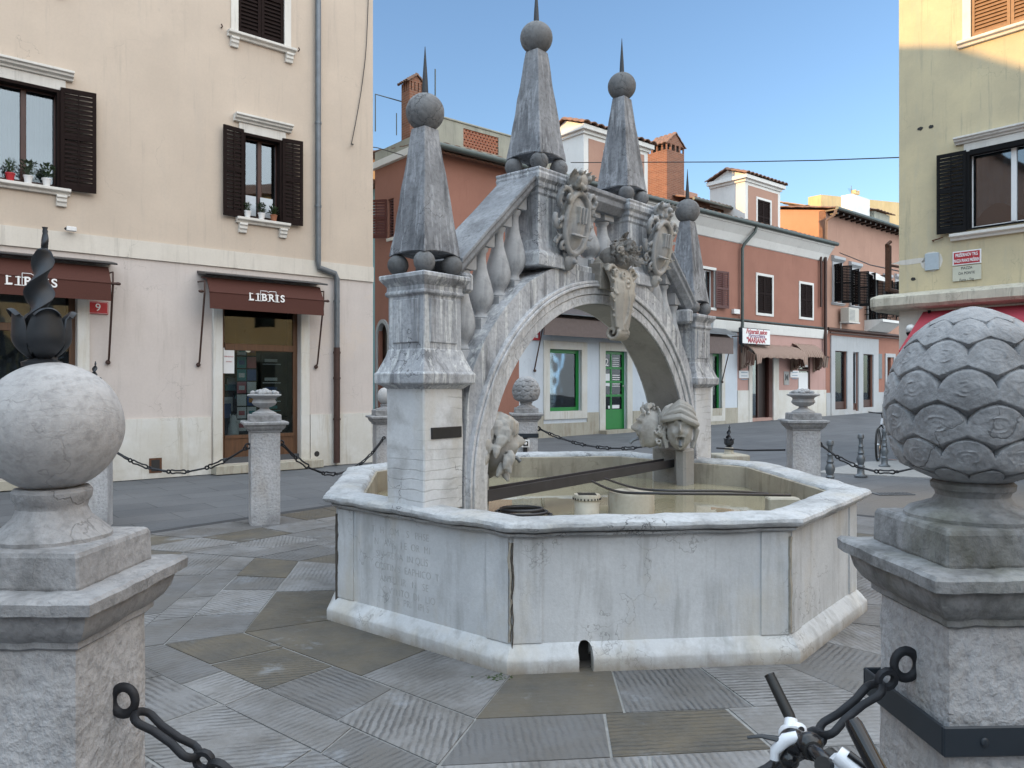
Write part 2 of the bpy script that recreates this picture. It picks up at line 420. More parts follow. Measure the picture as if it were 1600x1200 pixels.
M['bpaint'] = plain('bicycle_black', (.012,.012,.014), .22, 0, .1); M['bwhite'] = plain('bicycle_white', (.70,.73,.78), .25, 0, .04)
M['rubber'] = plain('rubber', (.014,.014,.014), .55, 0, .2, 60, .2); M['chrome'] = plain('chrome', (.6,.6,.6), .2, 1)
M['lamp'] = plain('frosted_globe', (.7,.7,.68), .2)
M['ac'] = plain('ac_unit', (.50,.48,.43), .5, 0, .1)
M['moss'] = plain('moss', (.04,.07,.02), .95, 0, .5, 40, .5)
M['lampglow'] = NT('warm_lamp').mat
M['lampglow'].node_tree.nodes['Principled BSDF'].inputs['Emission Color'].default_value = (1,.62,.2,1)
M['lampglow'].node_tree.nodes['Principled BSDF'].inputs['Emission Strength'].default_value = 1.5
M['yroom'] = plain('yellow_room_wall', (.45,.36,.08), .9)

def mat_water():
    t = NT('fountain_water'); v = t.vec()
    c = t.mix(t.rng(t.noise(v, 1.2, 3), .3, .7), (.36,.325,.225), (.27,.245,.165))
    return t.fin(c, .025, t.bump(t.noise(v, 4, 3, .5), .03, .02), spec=1.0)
M['water'] = mat_water()

def mat_slab():
    t = NT('tooled_paving_slab')
    a = t.new('ShaderNodeAttribute'); a.attribute_name = 'slab'
    r = t.new('ShaderNodeSeparateColor'); t.l.new(a.outputs['Color'], r.inputs[0])
    tone, och, amp = r.outputs[0], r.outputs[1], r.outputs[2]
    v = t.vec()
    grey = t.mix(tone, (.115,.118,.124), (.265,.268,.276))
    grey = t.mix(t.math('MULTIPLY', t.rng(t.noise(v, 2.6, 7, .72), .40, .62), .6), grey, (.115,.108,.098))
    oc = t.mix(t.rng(t.noise(v, 4, 4), .3, .7), (.115,.095,.062), (.062,.058,.048))
    dirt = t.rng(t.noise(t.vec(loc=(11,4,0)), 1.3, 7, .72), .50, .64)
    grey = t.mix(t.math('MULTIPLY', dirt, .5), grey, (.075,.07,.064))
    edge = t.math('MULTIPLY', t.rng(t.math('ADD', t.noise(v, 2.2, 6, .7), t.math('MULTIPLY', och, .75)), .88, 1.02), .85)
    col = t.mix(edge, grey, oc)
    uv = t.vec(src='UV')
    w = t.wave(uv, 9.0, 2.6, 1.6, 4, 'X')
    wm = t.math('MULTIPLY', t.rng(t.noise(v, 2.8, 6, .7), .38, .60), amp)
    groove = t.math('MULTIPLY', t.rng(w, 0, .6, 1, 0), wm)
    col = t.mix(t.math('MULTIPLY', groove, .8), col, (.035,.036,.038))
    col = t.mix(t.math('MULTIPLY', t.rng(t.noise(v, 30, 4, .7), .4, .7), .3), col, (.13,.13,.13))
    pale = t.rng(t.noise(t.vec(loc=(3,8,0)), 2.0, 6, .7), .58, .68)
    col = t.mix(t.math('MULTIPLY', pale, .4), col, (.30,.33,.37))
    n = t.bump(t.math('SUBTRACT', 1, groove), .8, .008)
    n = t.bump(t.noise(v, 35, 5, .7), .5, .005, n)
    rg = t.rng(t.noise(v, 2.5, 4), .3, .7, .5, .8)
    return t.fin(col, rg, n, spec=.35)
M['slab'] = mat_slab()

def mat_street():
    t = NT('street_paving')
    v = t.vec((1,1,1), (0,0,R(-40.4)))
    b = t.new('ShaderNodeTexBrick'); t.l.new(v, b.inputs['Vector']); t.put(b.inputs['Scale'], 1.0)
    t.put(b.inputs['Color1'], (.135,.145,.158)); t.put(b.inputs['Color2'], (.10,.108,.12)); t.put(b.inputs['Mortar'], (.045,.048,.052))
    t.put(b.inputs['Mortar Size'], .008); b.inputs['Brick Width'].default_value = 1.15; b.inputs['Row Height'].default_value = .52
    o = t.vec()
    col = t.mix(t.math('MULTIPLY', t.rng(t.noise(o, .8, 6, .65), .4, .7), .5), b.outputs[0], (.18,.188,.198))
    x = t.sep(t.tc.outputs['Object'])
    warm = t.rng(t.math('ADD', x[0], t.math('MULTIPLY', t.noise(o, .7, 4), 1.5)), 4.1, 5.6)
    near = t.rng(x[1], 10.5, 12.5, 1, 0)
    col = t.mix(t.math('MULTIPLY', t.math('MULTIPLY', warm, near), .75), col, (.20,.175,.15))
    col = t.mix(t.math('MULTIPLY', t.rng(t.noise(o, 40, 4, .7), .35, .7), .35), col, (.07,.07,.075))
    n = t.bump(b.outputs['Fac'], -.5, .006)
    n = t.bump(t.noise(t.vec((1,1,1), (0,0,R(-40.4))), 28, 5, .7), .45, .006, n)
    return t.fin(col, .72, n, spec=.3)
M['street'] = mat_street()
M['gap'] = plain('slab_joint_mortar', (.27,.27,.265), .95, 0, .3, 20, .3)
M['sidewalk'] = plain('pale_pavement', (.34,.34,.335), .85, 0, .2, 9, .3)

# ------------------------------------------------------------------ text
def text_mesh(s, size, mat, parent, M4, name='lettering', bold=0.0, ext=.004, align='CENTER', shear=0, xs=1.0, sp=1.0):
    c = bpy.data.curves.new('t', 'FONT'); c.body = s; c.size = size; c.extrude = ext; c.offset = bold; c.align_x = align; c.align_y = 'CENTER'
    c.shear = shear; c.space_character = sp
    o = bpy.data.objects.new('t', c); COL.objects.link(o)
    dg = bpy.context.evaluated_depsgraph_get()
    me = bpy.data.meshes.new_from_object(o.evaluated_get(dg))
    bpy.data.objects.remove(o); bpy.data.curves.remove(c)
    me.transform(Matrix.Diagonal((xs, 1, 1, 1))); me.transform(M4)
    me.materials.clear(); me.materials.append(mat)
    me.name = name
    ob = bpy.data.objects.new(name, me); COL.objects.link(ob); ob.parent = parent
    return ob
def wallM(x, y, z, tilt=0):          # text upright on a wall whose outside is -y
    return Matrix.Translation((x, y, z)) @ Matrix.Rotation(R(90+tilt), 4, 'X')
# ================================================================== FOUNTAIN
P = [(-1.246,5.03),(-.034,4.05),(1.614,4.22),(2.47,5.24),(2.31,6.85),(1.13,7.85),(-.42,7.7),(-1.40,6.5)]   # counter-clockwise
P = [Vector(p) for p in P]
def offset_poly(t):
    out = []
    n = len(P)
    for i in range(n):
        a, b, c = P[i-1], P[i], P[(i+1) % n]
        d1 = (b-a).normalized(); d2 = (c-b).normalized()
        n1 = Vector((-d1.y, d1.x)); n2 = Vector((-d2.y, d2.x))      # inwards for CCW
        p1 = a+n1*t; p2 = b+n2*t
        den = d1.x*d2.y - d1.y*d2.x
        s_ = ((p2-p1).x*d2.y - (p2-p1).y*d2.x)/den
        out.append(p1+d1*s_)
    return out
def sweep(mb, prof, i0=None, i1=None, samples=22, nz=0.0, nxy=0.0, trim=0.0):
    polys = [offset_poly(t) for t, z in prof]
    n = len(P); edges = range(n) if i0 is None else [i0]
    cols = []
    for e in edges:
        rng_ = range(samples+1) if i0 is not None else range(samples)
        for k in rng_:
            f = k/samples
            if trim: f = trim + f*(1-2*trim)
            col = []
            for (t, z), pl in zip(prof, polys):
                p = pl[e].lerp(pl[(e+1) % n], f)
                q = Vector((p.x*3, p.y*3, z*2))
                dz = nz*noise.noise(q*1.3) + nz*.5*noise.noise(q*4)
                dx = nxy*noise.noise(q*3+Vector((9,9,9))) + nxy*.6*noise.noise(q*9)
                if z > .6: dz += -.034+.0165*(p.y-4.1)
                w = 1 if z > .70 else .3
                col.append((p.x+dx*w, p.y+dx*w, z + (dz*w if t > -1 else 0)))
            cols.append(col)
    if i0 is None: cols.append(cols[0])
    m = len(prof)
    vs = [p for c_ in cols for p in c_]; fs = []
    for j in range(len(cols)-1):
        for i in range(m-1):
            a = j*m+i; fs.append((a, a+m, a+m+1, a+1))
    if i0 is not None:
        fs.append(tuple(range(m))); fs.append(tuple(range((len(cols)-1)*m+m-1, (len(cols)-1)*m-1, -1)))
    mb.add(vs, fs)

fx, fy = .57, 5.98
fountain = empty('fountain', (0,0,0), 0, 'pale stone octagonal fountain basin crossed by a bridge-like arch with four obelisks', 'fountain')
FT = fountain
# rim
b = MB()
rim = [(.092,.756),(.070,.759),(.068,.771),(.046,.773),(.043,.786),(.060,.789),(.058,.796),(.014,.800),(.002,.810),(-.004,.826),(.002,.843),(.016,.852),(.05,.856),(.12,.858),(.19,.856),(.225,.848),(.238,.834),(.243,.826)]
sweep(b, rim, samples=44, nz=.009, nxy=.007)
b.build('rim', M['basin2'], FT, smooth=35)
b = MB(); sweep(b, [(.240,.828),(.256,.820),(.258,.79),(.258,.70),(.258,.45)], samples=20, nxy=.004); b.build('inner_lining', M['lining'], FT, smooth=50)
# wall panels
n8 = 8
for e in range(n8):
    b = MB()
    sweep(b, [(.25,.0),(.25,.58),(.25,.764),(.088,.764),(.088,.10),(.25,.0)], e, samples=4)
    a0 = offset_poly(.088)
    p0, p1 = a0[e], a0[(e+1) % n8]; d = (p1-p0); L = d.length; d.normalize(); nn = Vector((d.y, -d.x))
    # corner pilasters, a few mm proud
    for s0, s1 in ((.012,.17),(L-.17,L-.012)):
        q = [p0+d*s0, p0+d*s1, p0+d*s1+nn*.009, p0+d*s0+nn*.009]
        b.prism([(v.x, v.y) for v in q], .15, .736+.0165*(.5*(p0.y+p1.y)-4.1)-.01)
    po_ = b.build('wall_panel', M['basin'], FT, bevel=.004)
    if e == 1: panel1 = po_
for e in range(n8):
    b = MB()
    sweep(b, [(.10,-.03),(.10,.148),(.086,.146),(.074,.136),(.052,.112),(.036,.090),(.024,.078),(.020,.066),(.020,-.03),(.10,-.03)], e, samples=18, nxy=.008, trim=.0)
    po_ = b.build('base_moulding', M['basin'], FT, smooth=50)
    if e == 1: base1 = po_
# mortar repairs / cracks at the two front corners
def crack_at(i, off, z0, z1, w, seed, mat, name):
    c = offset_poly(.076)[i]; out = (c-Vector((fx,fy))).normalized(); side = Vector((-out.y, out.x))
    b = MB(); rnd = random.Random(seed); L_ = []; R_ = []
    N = 26
    for k in range(N+1):
        z = z0+(z1-z0)*k/N
        cx = off + .012*noise.noise(Vector((z*9, seed, 0))) + .006*noise.noise(Vector((z*31, seed, 3)))
        ww = w*(.35+1.1*abs(noise.noise(Vector((z*6, seed+5, 1)))))
        L_.append(c+side*(cx-ww)+out*.004); R_.append(c+side*(cx+ww)+out*.004)
    vs = [(p.x,p.y,z0+(z1-z0)*k/N) for k, p in enumerate(L_)] + [(p.x,p.y,z0+(z1-z0)*k/N) for k, p in enumerate(R_)]
    vs += [(p.x-out.x*.03,p.y-out.y*.03,z0+(z1-z0)*k/N) for k, p in enumerate(L_)] + [(p.x-out.x*.03,p.y-out.y*.03,z0+(z1-z0)*k/N) for k, p in enumerate(R_)]
    n = N+1; fs = []
    for k in range(N):
        fs += [(k, n+k, n+k+1, k+1), (2*n+k, k, k+1, 2*n+k+1), (n+k, 3*n+k, 3*n+k+1, n+k+1)]
    b.add(vs, fs); b.build(name, mat, FT)
crack_at(1, 0, .16, .70, .013, 3, M['mortar'], 'mortar_repair')
crack_at(1, .014, .02, .70, .0035, 8, M['crackm'], 'crack')
crack_at(2, -.006, .16, .70, .012, 13, M['mortar'], 'mortar_repair')
crack_at(0, .01, .1, .70, .010, 23, M['crackm'], 'crack')
# drain hole in the front side: arched dark opening
p0 = offset_poly(.012)[1]; p1 = offset_poly(.012)[2]; d = (p1-p0).normalized(); ang = math.atan2(d.y, d.x)
fr = Frame(p0.x, p0.y, ang)
kk, zz = fr.pk(917, 1030)
Mx = Matrix.Translation((p0.x, p0.y, 0)) @ Matrix.Rotation(ang, 4, 'Z')
def carve(ob, cutter):
    md = ob.modifiers.new('cut', 'BOOLEAN'); md.operation = 'DIFFERENCE'; md.object = cutter; md.solver = 'EXACT'
    for m_ in list(ob.modifiers):
        if m_.type == 'BEVEL': ob.modifiers.remove(m_)
    bpy.context.view_layer.update()
    me = bpy.data.meshes.new_from_object(ob.evaluated_get(bpy.context.evaluated_depsgraph_get()))
    ob.modifiers.clear()
    if len(me.polygons) > 6: ob.data = me
b = MB(Mx)
arc = [(kk+.040*math.cos(a), .105+.050*math.sin(a)) for a in [PI*i/14 for i in range(15)]] + [(kk-.040, .02), (kk-.032,-.02),(kk+.032,-.02),(kk+.040, .02)]
na = len(arc)
b.add([(x,-.1,z) for x, z in arc]+[(x,.30,z) for x, z in arc], [tuple(range(na)),tuple(range(2*na-1,na-1,-1))]+[(i,na+i,na+(i+1)%na,(i+1)%na) for i in range(na)])
cut = b.build('cutter', M['dark'])
carve(panel1, cut); carve(base1, cut); bpy.data.objects.remove(cut)
MB(Mx).box(kk-.1, kk+.1, .16, .20, .0, .2).build('drain_back', M['dark'], FT)
MB(Mx).box(kk-.06, kk+.06, .07, .16, -.01, .012).build('drain_floor', M['crackm'], FT)

# inscription on the left-front panel
p0 = offset_poly(.088)[0]; p1 = offset_poly(.088)[1]; d = (p1-p0); LL = d.length; d.normalize()
Mi = Matrix.Translation((p0.x, p0.y, 0)) @ Matrix.Rotation(math.atan2(d.y,d.x), 4, 'Z')
rows = [('T   H   OM    S   PHSE', .64,.60), ('N   AVR   I E  OR  MI', .565,.62), ('SIV  RENA  IN QLIS', .49,.62), ('CCSTIN S  EAPHICO  T', .415,.66), ('ANTO  IR   N   SE', .34,.64), ('C VYNTO  DI   LIO', .27,.68), ('S  PRI   IPI S', .215,.72)]
for s_, z, x in rows:
    text_mesh(s_, .062, M['engrave'], FT, Mi @ wallM(x, .0, z), 'inscription', bold=-.0012, ext=.0012, xs=.86, sp=1.05)

# water
wp = offset_poly(.257)
water = MB().prism([(p.x, p.y) for p in wp], .30, .655).build('water', M['water'])
tag(water, 'shallow tan water inside the stone basin', 'water', kind='structure')

# ------------------------------------------------------------------ bridge arch, local frame s (along), v (towards viewer's right), z
uu = Vector((.643,.766)).normalized(); vv = Vector((.766,-.643)).normalized()
MA = Matrix(((uu.x, vv.x, 0, -.541), (uu.y, vv.y, 0, 4.74), (0,0,1,0), (0,0,0,1)))
SC = 1.76
def MBa(): return MB(MA)
def flip(mb):    # (u,v,z) is left-handed: reverse faces
    mb.f = [tuple(reversed(f)) for f in mb.f]; return mb
def ell(a, bb, t): return (SC - a*math.cos(t), .9 + bb*math.sin(t))
N = 56
ts = [PI*i/N for i in range(N+1)]
inn = [(SC-1.375, .60)] + [ell(1.375,1.29,t) for t in ts] + [(SC+1.375,.60)]
outp = [(-1.59,.60),(-1.575,1.1),(-1.55,1.45),(-1.50,1.66),(-1.38,1.86),(-1.2,2.06),(-.97,2.25),(-.75,2.36),(-.6,2.415),(0,2.42),(.6,2.415),(.75,2.36),(.97,2.25),(1.2,2.06),(1.38,1.86),(1.50,1.66),(1.55,1.45),(1.575,1.1),(1.59,.60)]
def resample(pl, n):
    L = [0]
    for a, c in zip(pl, pl[1:]): L.append(L[-1]+math.hypot(c[0]-a[0], c[1]-a[1]))
    out = []
    for i in range(n):
        t = L[-1]*i/(n-1); j = 0
        while j < len(L)-2 and L[j+1] < t: j += 1
        f = (t-L[j])/max(L[j+1]-L[j],1e-9); out.append((pl[j][0]+(pl[j+1][0]-pl[j][0])*f, pl[j][1]+(pl[j+1][1]-pl[j][1])*f))
    return out
outp = resample([(SC+x, z) for x, z in outp], len(inn))
def ext_z(s):        # height of the arch back at s
    for a, c in zip(outp, outp[1:]):
        if a[0] <= s <= c[0] and c[0] > a[0]: return a[1]+(c[1]-a[1])*(s-a[0])/(c[0]-a[0])
    return .9
def archband(mb, A, B, v0, v1):
    n = len(A); vs = [(x, v0, z) for x, z in A]+[(x, v0, z) for x, z in B]+[(x, v1, z) for x, z in A]+[(x, v1, z) for x, z in B]; fs = []
    for i in range(n-1):
        fs += [(i, i+1, n+i+1, n+i), (2*n+i, 3*n+i, 3*n+i+1, 2*n+i+1), (i, 2*n+i, 2*n+i+1, i+1), (n+i, n+i+1, 3*n+i+1, 3*n+i)]
    fs += [(0, n, 3*n, 2*n), (n-1, 3*n-1, 4*n-1, 2*n-1)]
    mb.add(vs, fs)
def ering(d0, d1):
    f = lambda d: [(SC-1.375-d, .60)] + [ell(1.375+d, 1.29+d*.95, t) for t in ts] + [(SC+1.375+d,.60)]
    return f(d0), f(d1)
b = MBa(); archband(b, inn, outp, -.165, .165)
ob = flip(b).build('arch', [M['arch']], FT, smooth=30)
# soffit skin in a browner stone
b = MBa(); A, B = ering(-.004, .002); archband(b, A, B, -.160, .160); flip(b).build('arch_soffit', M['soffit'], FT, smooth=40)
# moulded archivolt on both faces
for d0, d1, pr, nm in ((.0,.075,.014,'archivolt_fascia'),(.078,.135,.024,'archivolt_fascia'),(.137,.160,.044,'archivolt_moulding'),(.162,.185,.034,'archivolt_moulding')):
    for sgn in (1,-1):
        A, B = ering(d0, d1)
        b = MBa(); archband(b, A, B, sgn*.15, sgn*(.165+pr)); 
        if sgn > 0: flip(b)
        b.build(nm, M['ring'], FT, smooth=30, bevel=.004)
# lettering cut in the archivolt
def arcletters(txt, d, t0, t1, size):
    for i, ch in enumerate(txt):
        if ch == ' ': continue
        t = t0+(t1-t0)*i/(len(txt)-1)
        x, z = ell(1.375+d, 1.29+d*.95, t)
        tx = math.sin(t)*(1.375+d); tz = math.cos(t)*(1.29+d); a = math.atan2(tz, tx)
        # local x -> along arch (s), local y -> up, normal -> +v
        Mt = MA @ Matrix(((1,0,0,x),(0,0,1,.165+.0145 if d < .07 else .165+.0245),(0,1,0,z),(0,0,0,1))) @ Matrix.Rotation(a, 4, 'Z')
        text_mesh(ch, size, M['engrave'], FT, Mt, 'inscription', ext=.001)
arcletters('ARCHIOIS', .038, R(72), R(92), .06)
arcletters('CVTIO SERANIT', .107, R(52), R(88), .055)

# piers + pedestals at both ends
def pier(sc0, sgn):
    cx = sc0
    b = MBa()
    rings = []
    for k in range(13):
        z = .79+(1.56-.79)*k/12
        rings.append([(cx-.168,-.168,z),(cx+.168,-.168,z),(cx+.168,.168,z),(cx-.168,.168,z)])
    b.loft(rings)
    flip(b).build('pier', M['archlow'], FT, bevel=.008, jit=.006, jscale=5)
    b = MBa()
    b.sqlathe([(.17,1.53),(.195,1.553),(.222,1.565),(.226,1.625),(.214,1.635),(.175,1.73),(.165,1.765),(.160,1.775),(.160,2.095),(.172,2.10),(.178,2.115),(.168,2.13),(.168,2.155),(.178,2.17),(.19,2.185),(.203,2.205),(.203,2.228),(.19,2.232)], c=(cx,0,0))
    # framed panels
    for ax in range(4):
        a = ax*PI/2; keep = b.M
        b.M = MA @ Matrix.Translation((cx,0,0)) @ Matrix.Rotation(a, 4, 'Z')
        b.box(-.115,.115,-.168,-.15,1.81,2.075)
        b.M = keep
    flip(b).build('pedestal', M['arch'], FT, bevel=.005, jit=.004, jscale=7)
pier(0, 1); pier(3.5, -1)
def pedestal_top(cx):
    b = MBa()
    b.sqlathe([(.19,2.40),(.19,2.475),(.185,2.49),(.168,2.51),(.158,2.58),(.155,2.59),(.155,2.90),(.165,2.915),(.165,2.945),(.18,2.96),(.182,2.99),(.20,3.01),(.205,3.04),(.20,3.06),(.205,3.065),(.205,3.082),(.19,3.086)], c=(cx,0,0))
    flip(b).build('pedestal', M['arch'], FT, bevel=.005, jit=.004, jscale=7)
pedestal_top(1.10); pedestal_top(2.30)
# little shoulders under the upper pedestals
# rails
def rail(pts, name):
    # cross-section in (v, offset up)
    sec = [(-.10,-.05),(-.13,-.02),(-.15,.0),(-.15,.035),(-.17,.05),(-.17,.075),(.17,.075),(.17,.05),(.15,.035),(.15,.0),(.13,-.02),(.10,-.05)]
    b = MBa(); rings = [[(s_, v_, z_+o*1.15) for v_, o in sec] for s_, z_ in pts]
    b.loft(rings); b.build(name, M['rail'], FT, bevel=.003, jit=.004, jscale=6)
def railz(s): return 2.24+(s-.17)*.92
def lin(a, c, n): return [(a[0]+(c[0]-a[0])*i/n, a[1]+(c[1]-a[1])*i/n) for i in range(n+1)]
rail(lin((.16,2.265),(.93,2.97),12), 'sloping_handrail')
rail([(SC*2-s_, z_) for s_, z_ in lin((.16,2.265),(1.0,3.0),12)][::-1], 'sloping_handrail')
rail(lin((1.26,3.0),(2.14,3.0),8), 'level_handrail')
# curled end pieces of sloping rails against low pedestals
for cs in (.235, 3.265):
    b = MBa(); b.box(cs-.05, cs+.05, -.16, .16, 2.14, 2.27); flip(b).build('handrail_end', M['arch'], FT, bevel=.02, jit=.004)
# base course carrying balusters on the crown
b = MBa(); b.box(1.26, 2.14, -.14, .14, 2.41, 2.47); flip(b).build('base_course', M['arch'], FT, bevel=.008)
bal_me = None
def baluster(s0, z0, z1):
    global bal_me
    if bal_me is None:
        b = MB()
        b.sqlathe([(.072,0),(.072,.17),(.065,.175)])
        b.lathe([(.058,.175),(.062,.19),(.050,.205),(.042,.225),(.045,.245),(.064,.28),(.083,.33),(.090,.38),(.087,.44),(.073,.52),(.055,.60),(.043,.67),(.037,.75),(.039,.80),(.052,.825),(.055,.85),(.045,.86)], n=24)
        b.sqlathe([(.064,.86),(.068,.87),(.068,1.0)])
        o = b.build('baluster', M['balu'], FT, smooth=35); bal_me = o.data
    else:
        o = bpy.data.objects.new('baluster', bal_me); COL.objects.link(o); o.parent = FT
    o.matrix_local = MA @ Matrix.Translation((s0,0,z0)) @ Matrix.Diagonal((1,1,(z1-z0),1))
for s_ in (.33,.51,.69,.855):
    for q in (s_, SC*2-s_):
        z0 = ext_z(q)-.13; z1 = railz(s_ if q == s_ else SC*2-q)+.03
        baluster(q, z0, z1)
for s_ in (1.40,1.61,1.80,2.0): baluster(s_, 2.46, 2.97)
# obelisks
def obelisk(cx, zb, tilt):
    b = MBa(); rings = []
    NS = 6; NZ = 16
    for k in range(NZ+1):
        f = k/NZ; z = zb+.115+.80*f; h = .158+(.060-.158)*f
        ring = []
        for side in range(4):
            for i in range(NS):
                t = -1+2*i/NS
                a = [( t,-1),(1,t),(-t,1),(-1,-t)][side]
                dz = .022*(1-abs(t)**2)*(1 if k == 0 else 0)
                x_, y_ = a[0]*h, a[1]*h
                q = Vector((x_*6+cx*7, y_*6, z*5))
                edge = 1-.05*abs(noise.noise(q))*(1 if abs(t) > .95 else .3)
                ring.append((cx+x_*edge, y_*edge, z+dz))
        rings.append(ring)
    b.loft(rings)
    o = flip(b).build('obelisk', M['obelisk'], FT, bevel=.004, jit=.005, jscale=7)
    for dx in (-1,1):
        for dy in (-1,1):
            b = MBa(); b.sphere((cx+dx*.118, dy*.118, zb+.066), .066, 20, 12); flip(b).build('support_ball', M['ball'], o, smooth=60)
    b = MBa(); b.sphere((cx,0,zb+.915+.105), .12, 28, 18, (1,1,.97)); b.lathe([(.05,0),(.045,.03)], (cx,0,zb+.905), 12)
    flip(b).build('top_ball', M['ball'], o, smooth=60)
    b = MBa(); b.lathe([(.021,0),(.016,.1),(.002,.30)], (cx,0,zb+1.13), 8); flip(b).build('iron_spike', M['iron'], o, smooth=60)
for cx, zb in ((0,2.232),(1.12,3.086),(2.30,3.086),(3.5,2.232)): obelisk(cx, zb, 0)

# ---- carved pieces
def spiral(mb, c, r0, turns, ax, up, thick, dirn=1, start=0, push=(0,0,0), n=30):
    c = Vector(c); ax = Vector(ax); up = Vector(up); nr = ax.cross(up)
    path = []; rad = []
    for i in range(n+1):
        f = i/n; a = start+dirn*turns*2*PI*f; r = r0*(1-f*.86)
        path.append(c+ax*r*math.cos(a)+up*r*math.sin(a)+Vector(push)*f); rad.append(thick*(1-f*.45))
    mb.tube(path, rad, 7)
def leaf(mb, base, dirv, nrm, L, W, curl=.4):
    base = Vector(base); d = Vector(dirv).normalized(); nr = Vector(nrm).normalized(); sd = d.cross(nr).normalized()
    rings = []
    for i in range(8):
        f = i/7; w = W*math.sin(PI*min(f*.85+.15,1))**.7*(1+.25*math.cos(f*19)); p = base+d*L*f*(1-.25*curl*f)+nr*(L*curl*f*f)
        th = .22*W
        rings.append([tuple(p-sd*w), tuple(p+nr*th*.4-sd*w*.4), tuple(p+nr*th*-.2), tuple(p+nr*th*.4+sd*w*.4), tuple(p+sd*w), tuple(p-nr*th*1.2)])
    mb.loft(rings)
def carved(name, mat, fn, vox):
    b = MB(); fn(b); 
    b.M = MB().M
    b.v = [tuple(MA @ Vector(p)) for p in b.v]
    return flip(b).build(name, mat, FT, smooth=60, remesh=vox)
def cartouche(cx):
    def fn(b):
        v0 = .17; cz = 2.78; rd = random.Random(int(cx*10))
        b.M = Matrix.Translation((cx, v0, cz)) @ Matrix.Rotation(R(-9), 4, 'X') @ Matrix.Diagonal((1.22,1.3,1.32,1))
        # shield: x across, y outwards, z up
        b.sphere((0,.05,-.03), .13, 22, 14, (.82,.42,1.25))
        ring = [(.112*math.cos(t), .085, -.03+.165*math.sin(t)) for t in [2*PI*i/28 for i in range(29)]]
        b.tube(ring, .017, 7)
        b.sphere((0,.07,-.03), .085, 16, 10, (.9,.55,1.3))
        b.box(-.06,.06,.10,.125,-.10,-.09)
        for k in (-1,0,1): b.box(k*.032-.007,k*.032+.007,.09,.127,-.03,.06)
        for sx in (-1,1):
            spiral(b, (sx*.125,.06,.10), .058, 1.35, (sx,0,0), (0,0,1), .019, 1, -1.2, (0,.05,0))
            spiral(b, (sx*.135,.05,-.03), .045, 1.2, (sx,0,0), (0,0,1), .017, -1, .8, (0,.03,0))
            spiral(b, (sx*.095,.05,-.15), .045, 1.3, (sx,0,0), (0,0,1), .017, 1, 0, (0,.03,0))
            spiral(b, (sx*.045,.06,.165), .04, 1.2, (sx,0,0), (0,0,1), .015, -1, 0, (0,.03,0))
            spiral(b, (sx*.03,.05,-.225), .03, 1.2, (sx,0,0), (0,0,1), .013, 1, 1, (0,.03,0))
            for k in range(6):
                z_ = .15-.06*k; leaf(b, (sx*.11,.04,z_), (sx*1,.35,rd.uniform(-.5,.5)), (0,1,.2), .085, .026, .5)
        # small mask below
        b.sphere((0,.06,-.235), .045, 12, 8, (1,.9,1.2)); b.sphere((0,.105,-.235), .014, 8, 6)
        # crown of leaves above
        b.sphere((0,.05,.20), .085, 16, 10, (.95,.6,.7))
        for k in range(7):
            a = -1.2+2.4*k/6; leaf(b, (math.sin(a)*.07,.05,.19), (math.sin(a)*.9,.25,1), (0,1,0), .095, .026, .5)
        for k in range(9): b.sphere((rd.uniform(-.08,.08),.085+rd.uniform(0,.03),.19+rd.uniform(-.03,.05)), .017, 8, 6)
    return carved('coat_of_arms', M['carve'], fn, .0058)
cartouche(1.25); cartouche(2.50)
def keystone(b):
    rd = random.Random(4)
    b.M = Matrix.Translation((SC+.03, .17, 0))
    # tongue: S-profile slab, wide at the top, rolling into a volute
    path = [(.08,2.50,.125),(.14,2.42,.135),(.17,2.34,.13),(.175,2.26,.125),(.165,2.18,.115),(.155,2.10,.10),(.15,2.04,.085),(.15,1.98,.072)]
    rings = []
    for y, z, w in path:
        rings.append([(-w,y-.05,z),(-w*.96,y+.015,z),(-w*.5,y+.034,z),(0,y+.028,z),(w*.5,y+.034,z),(w*.96,y+.015,z),(w,y-.05,z),(w*.5,y-.06,z),(-w*.5,y-.06,z)])
    b.loft(rings)
    for w in (-1,1):
        b.tube([(w*.135,.10,2.44),(w*.14,.16,2.36),(w*.13,.17,2.27),(w*.105,.155,2.12),(w*.08,.15,2.0)], .014, 7)
    # bottom volute (axis across)
    for i in range(9):
        x = -.07+.14*i/8
        spiral(b, (x,.10,1.965), .062, 1.25, (0,1,0), (0,0,1), .016, -1, .2, (0,0,0), 22)
    for sx in (-1,1):
        for k in range(5):
            leaf(b, (sx*.11,.12,2.44-.07*k), (sx*1,.5,-.5), (0,1,.1), .10-.008*k, .032, .6)
        spiral(b, (sx*.135,.14,2.42), .055, 1.4, (sx,0,0), (0,0,1), .018, 1, 0, (0,.05,0)); spiral(b, (sx*.12,.15,2.26), .04, 1.3, (sx,0,0), (0,0,1), .015, -1, 0, (0,.04,0))
        spiral(b, (sx*.085,.14,2.08), .03, 1.2, (sx,0,0), (0,0,1), .012, 1, 0, (0,.03,0))
    spiral(b, (.0,.19,2.34), .055, 1.5, (1,0,0), (0,0,1), .015, 1, 0, (0,.02,0))
    spiral(b, (-.06,.19,2.40), .035, 1.3, (1,0,0), (0,0,1), .012, -1, 0, (0,.02,0))
    b.tube([(.0,.205,2.30),(.03,.205,2.2),(.02,.195,2.1),(-.02,.185,2.02)], .006, 6)
    b.sphere((0,.02,2.50), .12, 14, 10, (1.2,.9,.7))
    b.box(-.15,.15,-.06,.05,2.30,2.5)
kst = carved('keystone_scroll', M['carvew'], keystone, .0058)
